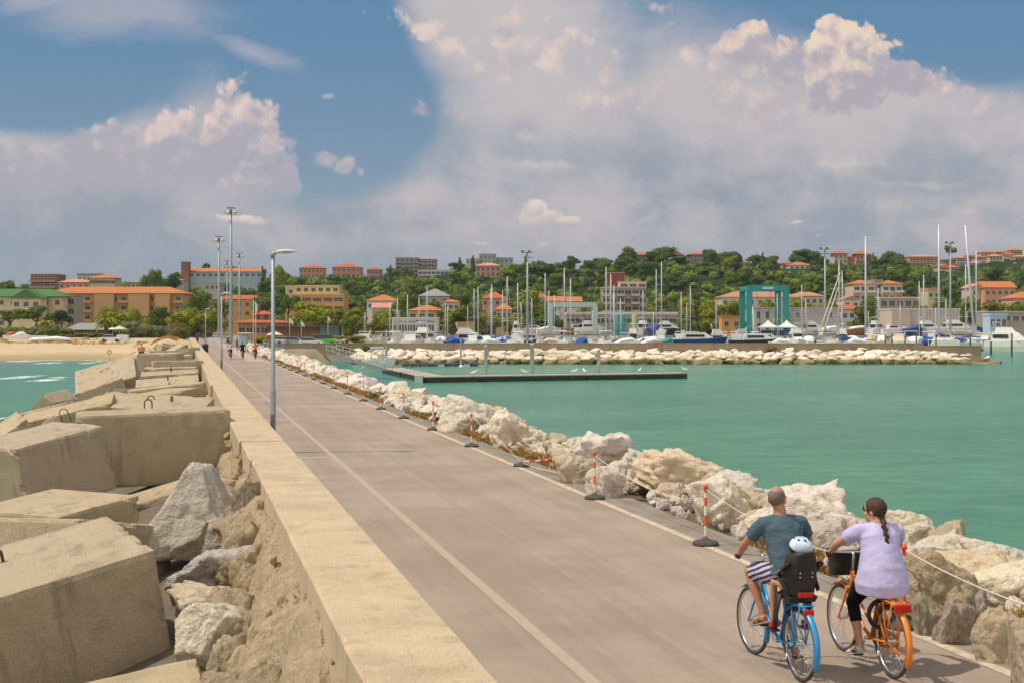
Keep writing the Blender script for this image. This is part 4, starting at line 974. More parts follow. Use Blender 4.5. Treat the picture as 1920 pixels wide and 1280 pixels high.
def house(label, x0, x1, ye, Y, wall, yr=None, roof='orange', kind='hip', rows=2, cols=5, depth=10, yaw=0.0, name='house', cat='house', zb=None, ww=1.2, wh=1.35, shut=False, over=.5, balc=False, group=None, top=None, cols_side=2, skip=None):
    X0, X1 = (x0-CX)*Y/F, (x1-CX)*Y/F; w = (X1-X0); ze = CH-(ye-CY)*Y/F; xc = (X0+X1)/2
    w = w/ (abs(math.cos(yaw))+abs(math.sin(yaw))*depth/max(w, 1)) if yaw else w
    z0 = min(land(xc, Y), land(X0, Y), land(X1, Y), land(xc, Y+depth)) if zb is None else zb
    r = empty(name, (xc, Y+depth/2, z0), yaw, label=label, cat=cat, group=group); h = ze-z0; D = depth/2; W_ = w/2
    mb = MB(); mb.box(-W_, W_, -D, D, -1.0, h)
    mb.build('wall', WC[wall], r)
    rh = (ye-yr)*Y/F if yr is not None else .5
    m = MB()
    if kind == 'hip':
        o = over; k = min(W_, D)*.95 if W_ > D else W_*.9
        e = [(-W_-o, -D-o, h+.004), (W_+o, -D-o, h+.004), (W_+o, D+o, h+.004), (-W_-o, D+o, h+.004)]; e2 = [(a, b, c+.18) for a, b, c in e]
        t = [(-W_+k, 0, h+rh), (W_-k, 0, h+rh)]
        m.add(e+e2+t, [(3, 2, 1, 0), (0, 1, 5, 4), (1, 2, 6, 5), (2, 3, 7, 6), (3, 0, 4, 7), (4, 5, 9, 8), (5, 6, 9), (6, 7, 8, 9), (7, 4, 8)])
    elif kind == 'gable':
        o = over
        e = [(-W_-o, -D-o, h+.004), (W_+o, -D-o, h+.004), (W_+o, D+o, h+.004), (-W_-o, D+o, h+.004)]; e2 = [(a, b, c+.15) for a, b, c in e]
        t = [(-W_-o, 0, h+rh), (W_+o, 0, h+rh)]
        m.add(e+e2+t, [(3, 2, 1, 0), (0, 1, 5, 4), (1, 2, 6, 5), (2, 3, 7, 6), (3, 0, 4, 7), (4, 5, 9, 8), (5, 6, 9), (6, 7, 8, 9), (7, 4, 8)])
    elif kind == 'gablef':      # gable end towards the camera
        o = over
        e = [(-W_-o, -D-o, h+.004), (W_+o, -D-o, h+.004), (W_+o, D+o, h+.004), (-W_-o, D+o, h+.004)]; e2 = [(a, b, c+.15) for a, b, c in e]
        t = [(0, -D-o, h+rh), (0, D+o, h+rh)]
        m.add(e+e2+t, [(3, 2, 1, 0), (0, 1, 5, 4), (1, 2, 6, 5), (2, 3, 7, 6), (3, 0, 4, 7), (4, 5, 8), (5, 6, 9, 8), (6, 7, 9), (7, 4, 8, 9)])
    else:
        m.box(-W_-.15, W_+.15, -D-.15, D+.15, h+.003, h+max(.35, rh))
    m.build('roof', RC[roof] if roof in RC else WC[roof], r)
    key = (ww, wh, shut)
    if key not in WM: WM[key] = window_mesh(ww, wh, shut)
    sh = min(3.2, max(2.4, (h-.3)/max(rows, 1)))
    for i in range(rows):
        z = h-sh*.55-i*sh
        for j in range(cols):
            if skip and skip(i, j): continue
            x = -W_+(j+.5)*w/cols
            o = bpy.data.objects.new('window', WM[key]); COL.objects.link(o); o.parent = r; o.location = (x, -D-.002, z)
        for sx in (-1, 1):
            if cols_side and abs(yaw) > .1:
                for j in range(cols_side):
                    o = bpy.data.objects.new('window', WM[key]); COL.objects.link(o); o.parent = r; o.location = (sx*(W_+.002), -D+(j+.5)*depth/cols_side, z); o.rotation_euler = (0, 0, sx*math.pi/2)
        if balc and i < rows:
            for j in range(0, cols, 2):
                x = -W_+(j+.5)*w/cols; b = MB(); b.box(x-1.6, x+1.6, -D-1.3, -D-.004, z-1.45, z-1.3); b.box(x-1.6, x+1.6, -D-1.3, -D-1.22, z-1.298, z-.55); b.build('balcony', WC['white' if balc is True else balc], r)
    return r
H = house
H("long four-storey tan apartment building with a low orange roof behind the beach trees", 88, 343, 551, 455, 'tan', 537, 'orange', rows=4, cols=15, depth=13, ww=1.5, wh=1.4, name='apartment_building', cat='apartment building', over=1.0, balc='tan', skip=lambda i, j: (i*5+j*3) % 11 == 4)
for xx, wd in ((197, 6.5), (262, 7.0), (306, 5)):
    p = at(xx, 612, 454); MB().box(p.x-wd/2, p.x+wd/2, 452.6, 454.9, -.5, CH+(612-552)*454/F).build("stair_bay", WC['tan'], bpy.data.objects['apartment_building'], ).matrix_parent_inverse = bpy.data.objects['apartment_building'].matrix_world.inverted()
bpy.context.view_layer.update()
for o in bpy.data.objects:
    if o.name.startswith('stair_bay'): o.matrix_parent_inverse = bpy.data.objects['apartment_building'].matrix_world.inverted()
H("cream building with a green roof and a yellow awning at the left edge", -70, 118, 557, 420, 'cream', 541, 'green', rows=3, cols=9, depth=12, ww=1.3, name='apartment_building', cat='apartment building', over=.9)
H("green-roofed cream wing with a raised central gable at the left edge", 22, 76, 560, 412, 'cream', 542, 'green', kind='gablef', rows=2, cols=3, depth=6, ww=1.5)
H("grey corner building with stacked balconies beside the green-roofed one", 116, 139, 556, 425, 'grey', 553, 'grey', 'flat', rows=4, cols=2, depth=9, ww=1.9, wh=1.7, balc='lgrey', name='apartment_building', cat='apartment building')
H("dark reddish-brown apartment block on the left hill", 58, 107, 518, 720, 'brown', 514, 'brown', 'flat', rows=4, cols=8, depth=14, ww=2.0, wh=1.4, balc='coral', name='apartment_building', cat='apartment building')
H("low house with a wide dull red roof left of the yellow villa", 110, 168, 530, 660, 'pink', 523, 'salmon', rows=1, cols=5)
H("pale house behind the yellow villa on the left hill", 145, 188, 517, 740, 'white', 513, 'grey', 'flat', rows=2, cols=5)
H("yellow villa with a bright orange roof and arched windows on the left hill", 169, 216, 522, 640, 'cream', 514, 'orange', 'hip', rows=2, cols=6, depth=10, shut=True)
H("small house with an orange roof right of the yellow villa", 238, 262, 530, 650, 'pale', 526, 'terracotta', rows=1, cols=3)
H("low pale house under the brick bell tower", 310, 345, 526, 690, 'pale', 522, 'salmon', rows=1, cols=4)
t = H("square reddish brick bell tower at the end of the long hilltop building", 339.5, 353.5, 493, 748, 'brick', 491, 'brick', 'flat', rows=1, cols=1, depth=5, ww=2.2, wh=1.7, name='bell_tower', cat='tower')
H("long hilltop building with pale bluish walls and an orange roof beside the brick tower", 354, 492, 510, 752, 'blueish', 502, 'orange', 'gable', rows=1, cols=12, depth=12, ww=2.0)
H("grey flat concrete house in the trees below the hilltop building", 384, 412, 532, 600, 'lgrey', 531, 'lgrey', 'flat', rows=1, cols=3)
H("orange building with a red roof behind the floodlight masts", 398, 500, 562, 480, 'orange', 553, 'red', rows=3, cols=7, depth=12, yaw=0)
H("orange modern house with a stepped flat roof above the roadside trees", 545, 645, 553, 500, 'orange', 551, 'cream', 'flat', rows=2, cols=5, depth=14, ww=1.7, shut=True)
H("upper storey of the orange stepped house, with a long cream roof edge", 553, 636, 537, 503, 'yellow', 535, 'cream', 'flat', rows=1, cols=6, depth=9, ww=1.5, zb=CH+(612-554)*503/F+.9)
H("cream stair tower on the stepped orange house's left end", 535, 555, 538, 508, 'cream', 536, 'cream', 'flat', rows=1, cols=1, depth=6)
for (a, b, ye, yr, n) in ((561, 606, 503, 496, "leftmost of three pyramid red roofs on the middle hill"), (623, 676, 502, 494, "widest of three pyramid red roofs on the middle hill"), (688, 713, 506, 500, "smallest, right-hand one of three red roofs on the middle hill")):
    H("house with the "+n, a, b, ye, 860, 'coral', yr, 'red', rows=2, cols=6, depth=14)
H("grey-brown concrete apartment block with jagged terraces on the hill", 742, 784, 485, 850, 'grey', 483, 'grey', 'flat', rows=6, cols=5, depth=16, ww=2.2, wh=1.5, balc='grey', name='apartment_building', cat='apartment building')
H("right-hand grey-brown terraced apartment block on the hill", 785, 817, 488, 853, 'grey', 486, 'brown', 'flat', rows=6, cols=4, depth=16, ww=2.4, wh=1.5, balc='grey', name='apartment_building', cat='apartment building')
H("low white terrace building right of the grey-brown blocks", 784, 850, 508, 830, 'white', 506, 'white', 'flat', rows=3, cols=8, depth=12, ww=2.2, name='apartment_building', cat='apartment building')
H("house with a red hip roof above white walls left of the round dark pine", 688, 745, 565, 480, 'white', 552, 'orange', rows=1, cols=4, depth=12, ww=1.5)
H("small house with a terracotta roof in front of the white-walled one", 698, 731, 578, 455, 'pale', 568, 'salmon', 'gable', rows=1, cols=3)
H("white house with a curved grey roof among the trees", 785, 843, 556, 545, 'lgrey', 541, 'grey', 'hip', rows=1, cols=3, ww=1.4, depth=14)
H("yellow ochre house with a bright orange hip roof behind the club building", 766, 833, 583, 400, 'yellow', 572, 'orange', rows=2, cols=4, depth=10, ww=1.6, wh=1.8)
H("small house with an orange roof right of the curved white one", 830, 861, 567, 500, 'pale', 561, 'orange', rows=1, cols=3)
H("pink villa with arched windows and an orange roof below the hilltop", 892, 938, 499, 780, 'pink', 492, 'salmon', rows=2, cols=5, depth=11, ww=1.3, wh=2.0, name='villa', cat='villa')
H("flat grey-green building on the hilltop above the pink villa", 898, 930, 478, 900, 'greenish', 476, 'greenish', 'flat', rows=3, cols=4, depth=12)
H("low yellowish wing left of the flat grey-green hilltop building", 874, 898, 487, 895, 'pale', 485, 'greenish', 'flat', rows=1, cols=4)
H("green-roofed low wing right of the flat grey-green hilltop building", 930, 962, 485, 905, 'greenish', 483, 'greenish', 'flat', rows=2, cols=4)
H("pink house with a red roof amid the trees behind the masts", 904, 950, 560, 530, 'pink', 547, 'red', rows=1, cols=4, depth=10)
H("ochre house with a bright orange roof partly hidden by a mast", 930, 960, 581, 450, 'tan', 568, 'orange', 'hip', rows=2, cols=3, depth=9)
H("small ochre boathouse with a flat roof by the moored boats", 857, 888, 606, 372, 'tan', 605, 'tan', 'flat', rows=1, cols=2, depth=6, ww=.8, wh=.9)
H("house with a red roof just left of the red-roofed pair", 1003, 1026, 558, 520, 'pink', 547, 'red', rows=1, cols=2)
H("white gabled house with an orange roof, left one of a pair", 1028, 1056, 566, 500, 'white', 555, 'orange', 'gable', rows=1, cols=3)
H("white gabled house with an orange roof, right one of a pair", 1063, 1090, 566, 500, 'white', 556, 'orange', 'gable', rows=1, cols=3)
H("dark red cubic building in the trees above the modern grey block", 1137, 1171, 513, 640, 'red', 511, 'salmon', 'flat', rows=1, cols=2, depth=9)
H("modern grey-beige apartment block with long balconies", 1130, 1212, 540, 520, 'grey', 538, 'pale', 'flat', rows=3, cols=6, depth=13, ww=2.4, wh=1.7, balc='pale', name='apartment_building', cat='apartment building')
H("top floor of the modern grey-beige block with its framed terrace", 1162, 1212, 530, 523, 'pale', 528, 'pale', 'flat', rows=1, cols=3, depth=9, ww=2.6, zb=CH+(612-540)*523/F+.8)
for (a, b, ye, yr, n) in ((1190, 1216, 479, 472, "leftmost of the four beige hilltop blocks with red pyramid roofs"), (1264, 1279, 478, 472, "narrow beige hilltop block with a red roof behind the big round pine"), (1293, 1321, 478, 472, "tall beige hilltop block with a red roof right of the big round pine")):
    H(n, a, b, ye, 900, 'grey', yr, 'red', rows=4, cols=4, depth=10, over=1.2, name='apartment_building', cat='apartment building')
H("long house with a wide terracotta roof behind the turquoise hoist", 1352, 1500, 558, 480, 'pale', 545, 'terracotta', rows=1, cols=9, depth=14)
H("small orange hut low among the trees left of the turquoise hoist", 1353, 1390, 596, 380, 'orange', 592, 'orange', 'flat', rows=1, cols=2, depth=5)
H("white villa with an orange roof on the slope right of the hoist", 1480, 1519, 498, 840, 'white', 491, 'orange', rows=1, cols=4)
H("small red-roofed house left of the white slope villa", 1466, 1484, 495, 850, 'coral', 490, 'red', rows=1, cols=2)
H("beige hilltop block with a red pyramid roof, left one above the villas", 1564, 1589, 476, 880, 'pale', 470, 'red', rows=2, cols=3, depth=10, over=1.2)
H("beige hilltop block with a red pyramid roof, right one above the villas", 1605, 1628, 477, 880, 'coral', 470, 'red', rows=3, cols=3, depth=10, over=1.2)
H("low red-roofed wing between the two beige hilltop blocks", 1589, 1606, 483, 885, 'coral', 479, 'red', rows=1, cols=2)
H("low house with a terracotta roof right of the hoist trees", 1484, 1545, 556, 500, 'pale', 547, 'terracotta', rows=1, cols=5, depth=9)
H("large grey-cream villa, left half, with orange roof and pale balconies", 1600, 1640, 533, 490, 'pale', 524, 'orange', rows=2, cols=3, depth=12, ww=1.7, balc='white', name='villa', cat='villa')
H("large grey-cream villa, right half, with orange roof and pale balconies", 1655, 1692, 533, 490, 'pale', 525, 'orange', rows=2, cols=3, depth=12, ww=1.7, balc='white', name='villa', cat='villa')
H("grey-roofed centre piece joining the two halves of the large villa", 1640, 1655, 529, 492, 'lgrey', 524, 'grey', 'flat', rows=2, cols=1, depth=10)
H("low beige building with an arch below the large villa", 1650, 1726, 560, 470, 'grey', 557, 'pale', 'flat', rows=1, cols=5, depth=9, ww=1.9, wh=2.0)
H("white house with a slanting terracotta roof beside the grey tall mast", 1581, 1612, 562, 440, 'white', 555, 'terracotta', 'gablef', rows=2, cols=2, depth=10)
H("small white house with a red roof in front of the slanting-roofed one", 1578, 1604, 581, 410, 'white', 571, 'red', 'gable', rows=1, cols=2, depth=8)
H("pale pink house with a broad orange roof near the right edge", 1846, 1904, 540, 480, 'coral', 527, 'orange', 'gable', rows=2, cols=5, depth=11)
H("pale stepped house left of the broad orange roof near the right edge", 1822, 1847, 540, 484, 'pale', 531, 'salmon', 'gablef', rows=2, cols=2, depth=11)
H("pink house with an orange roof cut by the right edge", 1900, 1960, 560, 440, 'pink', 546, 'orange', 'hip', rows=2, cols=4, depth=11)
H("small cream house among trees behind the tallest mast", 1740, 1762, 545, 520, 'cream', 540, 'salmon', 'flat', rows=1, cols=2)
H("long hilltop building with a low orange roof behind the tallest mast", 1706, 1762, 482, 880, 'coral', 477, 'salmon', rows=3, cols=9, depth=12)
H("brown terraced block right of the long hilltop building", 1766, 1802, 489, 850, 'brown', 487, 'brown', 'flat', rows=4, cols=6, depth=12, balc='coral', name='apartment_building', cat='apartment building')
rh_ = random.Random(3)
hl = [(1768, 500, 'pink'), (1790, 502, 'coral'), (1805, 484, 'blueish'), (1822, 480, 'pale'), (1840, 483, 'pink'), (1852, 474, 'pale'), (1868, 481, 'cream'), (1880, 473, 'coral'), (1893, 478, 'white'), (1906, 470, 'pink'), (1915, 482, 'cream'), (1830, 494, 'lgrey'), (1858, 495, 'pale'), (1885, 494, 'pink'), (1908, 498, 'white')]
NW = ['topmost', 'pinkish', 'pale-fronted', 'narrow', 'wide', 'low', 'bluish-walled', 'stacked', 'coral-walled', 'sunlit', 'half-hidden', 'square', 'cream', 'shaded', 'corner']
for i, (px, ye, wl_) in enumerate(hl):
    w = rh_.uniform(8, 13)
    H("%s house of the hilltop town at the right, %s a taller neighbour" % (NW[i], ('beside', 'below', 'in front of')[i % 3]), px-w, px+w, ye, 905-(ye-470)*4.0, wl_, ye-rh_.uniform(4, 6), ('red', 'orange', 'salmon', 'terracotta')[i % 4], rows=3, cols=4, depth=9, group="houses of the hilltop town", ww=1.2, balc=('white' if i % 4 == 0 else False))
# --- harbour buildings
H("long low boat shed with a pale flat roof behind the yachts", 1062, 1270, 590, 375, 'grey', 585, 'white', 'flat', rows=1, cols=13, depth=12, ww=2.2, wh=1.2, name='boat_shed', cat='shed')
H("white cube building under the turquoise hoist", 1414, 1480, 579, 372, 'white', 577.5, 'pale', 'flat', rows=2, cols=4, depth=9, ww=.8, wh=1.8, name='workshop', cat='workshop')
H("long grey workshop wall right of the turquoise hoist", 1481, 1572, 579, 375, 'lgrey', 577.5, 'lgrey', 'flat', rows=1, cols=3, depth=10, ww=1.0, wh=1.2, name='workshop', cat='workshop', skip=lambda i, j: j == 1)
def rib_extra(g, v, c):
    x = g.xyz(v)[0]; return g.mix(g.mr(g.m('PINGPONG', x, .45), .30, .40, 0, .5), c, (.22, .19, .17))
WC['ribbed'] = mat('ribbed_sheet', [(.50, .45, .41), (.56, .51, .46)], rough=.6, nscale=.3, extra=rib_extra)
H("pale ribbed metal shed behind the tallest sailing masts", 1708, 1800, 581, 362, 'ribbed', 579.5, 'white', 'flat', rows=1, cols=0, depth=12, name='boat_shed', cat='shed')
H("pinkish flat-roofed end of the ribbed shed", 1672, 1707.5, 581, 361, 'pale', 579.5, 'white', 'flat', rows=1, cols=0, depth=12, name='boat_shed', cat='shed')
H("light blue cabin with a blue door at the right end of the yard", 1856, 1888, 592, 330, 'lblue', 588, 'lblue', 'flat', rows=1, cols=3, depth=5, ww=.9, wh=1.7, name='cabin', cat='cabin', zb=0)
H("grey low workshop behind the light blue cabin", 1850, 1960, 586, 380, 'grey', 584, 'blueish', 'flat', rows=1, cols=7, depth=8, ww=1.6, name='workshop', cat='workshop')
# sailing club with its lettering
cl = H("white club building with blue lettering across its long front", 735, 820, 597.5, 352, 'white', 596.5, 'white', 'flat', rows=0, cols=0, depth=9, name='club_building', cat='building')
X0, X1 = -(820-735)*352/F/2, (820-735)*352/F/2; hh = CH-(597.5-612)*352/F-cl.location.z
for k in range(15):
    x = X0+.75+k*(X1-X0-1.9)/14; m = MB(); m.box(x-.24, x+.24, -4.5-.03, -4.503, hh-3.25, hh-1.65, 1); m.box(x-.32, x-.24, -4.56, -4.503, hh-3.3, hh-1.6, 0); m.build('window', [M_frame, M_glass], cl)
fc = bpy.data.curves.new('lettering', 'FONT'); fc.body = "LEGA NAVALE ITALIANA"; fc.size = 1.0; fc.align_x = 'CENTER'; fc.extrude = .02
fo = bpy.data.objects.new('tmp', fc); COL.objects.link(fo); bpy.context.view_layer.update()
me = bpy.data.meshes.new_from_object(fo.evaluated_get(bpy.context.evaluated_depsgraph_get())); bpy.data.objects.remove(fo)
xs_ = [v.co.x for v in me.vertices]; k = (X1-X0)*.90/(max(xs_)-min(xs_))
M_sign = mat('sign_blue', [(.05, .06, .28)], rough=.5)
me.materials.clear(); me.materials.append(M_sign)
lo = bpy.data.objects.new('lettering', me); COL.objects.link(lo); lo.parent = cl; lo.location = (-.15, -4.53, hh-1.18); lo.rotation_euler = (math.pi/2, 0, 0); lo.scale = (k, k*1.15, 1)
m = MB(); m.lathe([(.0, 0), (.40, 0), (.40, .03), (0, .03)], 20, cap=False, axis='y', o=(.6, -4.54, hh-.75)); m.build('emblem', M_sign, cl)
# coral pavilion with two tiers
pv = H("coral two-tier pavilion with red roofs near the end of the road", 447, 530, 606, 330, 'coral', 597, 'red', rows=1, cols=6, depth=9, ww=1.5, name='pavilion', cat='pavilion', over=1.6, zb=.1)
hz = CH-(606-612)*330/F-.1
m = MB(); m.lathe([(2.6, hz+.6), (2.6, hz+2.1)], 8, smooth=False); m.build('lantern_storey', WC['coral'], pv); m = MB(); m.lathe([(3.3, hz+2.1), (3.3, hz+2.2), (.2, hz+3.1), (0, hz+3.15)], 8, cap=False, smooth=False); m.build('upper_roof', RC['red'], pv)
for k in range(5):
    a = -math.pi*(.15+.175*k); MB().box(-.6, .6, -.03, .03, hz+.95, hz+1.9, M=Matrix.Rotation(a+math.pi/2, 4, 'Z')@Matrix.Translation((0, -2.44, 0))).build('window', M_glass, pv)
for nm in ('upper_roof', 'lantern_storey'):
    for o in pv.children:
        if o.name.startswith(nm) or o.name.startswith('window'): pass
kk = MB(); p = at(560, 640, 300)
kk.box(-9, 9, -3, 3, 3.1, 3.3).box(-8.6, 8.6, 2.4, 2.6, 0, 3.1)
kb = empty("kiosk", (p.x, 306, .1), label="brown flat-roofed kiosk with glazed corner right of the coral pavilion", cat="kiosk"); kk.build('roof', M_dkg, kb)
MB().box(-8, 4, -1, 2.3, 0, 3.09).build('wall', WC['brown'], kb); MB().box(4.2, 8.2, -2.2, 2.3, 0, 3.09).build('glazing', mat('kiosk_glass', [(.12, .2, .22)], rough=.1), kb)
# restaurant hut by the beach
hb = empty("beach_hut", (at(168, 612, 330).x, 331, .15), -.1, label="low brown beach hut with a long dark grey roof among the bushes", cat="hut")
MB().box(-5, 5, -2.5, 2.5, 0, 2.4).build('wall', WC['brown'], hb); m = MB(); m.add([(-5.8, -3.4, 2.3), (5.8, -3.4, 2.3), (5.8, 3.2, 2.3), (-5.8, 3.2, 2.3), (-3, 0, 4.0), (1, 0, 4.0)], [(3, 2, 1, 0), (0, 1, 5, 4), (1, 2, 5), (2, 3, 4, 5), (3, 0, 4)]); m.build('roof', RC['grey'], hb)
# ================================================================== planting
tr_ = random.Random(21)
FOOT = []
for o in list(bpy.data.objects):
    if o.type == 'EMPTY' and o.get('category') in ('house', 'apartment building', 'villa', 'tower', 'workshop', 'shed', 'building', 'pavilion', 'hut'):
        w = max([c.dimensions.x for c in o.children if c.name.startswith('wall')]+[4])
        bpy.context.view_layer.update() if False else None
        FOOT.append(o)
bpy.context.view_layer.update()
FT = []
for o in FOOT:
    wl2 = [c for c in o.children if c.name.startswith('wall')][0]; FT.append((o.location.x, o.location.y, wl2.dimensions.x/2+1, wl2.dimensions.y/2+1, o.location.z, wl2.dimensions.z))
def clear(x, y, h, zt):
    for (a, b, w, d, z, hh) in FT:
        if abs(x-a) < w+2 and abs(y-b) < d+2: return False
        # do not hide facades: trees in front may reach two fifths of the wall
        k = y/b
        if y < b and abs(x/k-a) < w+1.5 and b-y < 170:
            vis_top = CH+(z+hh-CH)*k; vis_base = CH+(z-1-CH)*k
            if zt > vis_base+(vis_top-vis_base)*(.40 if b < 600 else .62) and zt > CH+(z+hh-CH)*k-3.5*k: return False
    return True
nh = 0; placed = []; HT = []
tries = 0
while nh < 300 and tries < 22000:
    tries += 1
    px = tr_.uniform(-40, 1960); Y = 500+380*tr_.random()**.8
    if px < 300 and tr_.random() < .7: continue
    if tr_.random() < .25: px = tr_.uniform(1150, 1940)
    X = (px-CX)*Y/F; z = land(X, Y)
    kind = tr_.choices(['round', 'pine', 'cypress'], [.66, .25, .09])[0]
    h = tr_.uniform(8, 13) if kind != 'cypress' else tr_.uniform(9, 13); w = h*tr_.uniform(.95, 1.35) if kind == 'round' else (h*tr_.uniform(.9, 1.2) if kind == 'pine' else h*.75)
    if not clear(X, Y, h, z+h): continue
    if any((X-a)**2+((Y-b)*.5)**2 < (3.6)**2 for a, b in placed): continue
    placed.append((X, Y))
    leaf = tr_.choices([L_DARK, L_MID, L_BRIGHT, L_OLIVE], [.46, .44, .04, .06])[0]
    nm = {'round': 'leafy tree', 'pine': 'pine', 'cypress': 'slim cypress'}[kind]
    tn = {L_DARK.name: 'dark green', L_MID.name: 'green', L_BRIGHT.name: 'bright green', L_OLIVE.name: 'olive-grey'}[leaf.name]
    tier = 'on the crest of the hill' if Y > 790 else ('halfway up the hill' if Y > 640 else 'at the foot of the hill')
    zone = ['behind the beach', 'under the bell tower', 'behind the orange house', 'below the terraced blocks', 'by the pink villa', 'above the grey block', 'below the hilltop blocks', 'behind the turquoise hoist', 'behind the large villa', 'below the hilltop town'][max(0, min(9, int(px/192)))]
    HT.append((h, tree(kind, X, Y, z-.6, h, w, leaf, "%s %s %s %s" % (tn, nm, tier, zone), 'tree', 'trees on the hill', rr=tr_))); nh += 1
HL = {}
for h, o in HT: HL.setdefault(o['label'], []).append((h, o))
for lab, L in HL.items():
    if len(L) > 1:
        L.sort(key=lambda q: -q[0]); W_ = ['tallest', 'second tallest', 'third tallest', 'fourth tallest', 'fifth tallest', 'sixth tallest', 'seventh tallest', 'eighth tallest', 'ninth tallest', 'shortest']
        for i, (h, o) in enumerate(L): o['label'] = W_[min(i, 9)]+' '+lab
# undergrowth and saplings that close the wood between the trees one can tell apart
lob = []
for i in range(9000):
    px = tr_.uniform(-60, 1980); Y = 495+400*tr_.random(); X = (px-CX)*Y/F
    if px < 330 and mnoise.noise(Vector((X*.02, Y*.02, 0))) < .0: continue
    r = tr_.uniform(2.2, 4.2); z = land(X, Y)
    if not clear(X, Y, r, z+r*1.5): continue
    lob.append((X, Y, z+r*.35, r, px))
    if len(lob) > 2300: break
for nm, lf, lab, sel in (("woodland", L_MID, "dense green undergrowth and saplings covering the hillside", lambda i: i % 2 == 0), ("woodland", L_DARK, "darker scrub and low wood covering the hillside between the trees", lambda i: i % 2 == 1)):
    mb = MB(); q = [l[:4] for i, l in enumerate(lob) if sel(i)]
    leaf_cloud(mb, q, len(q)*55, .62, tr_, core=.8, flat=.8); mb.build(nm, lf, label=lab, cat="woodland", kind='stuff')
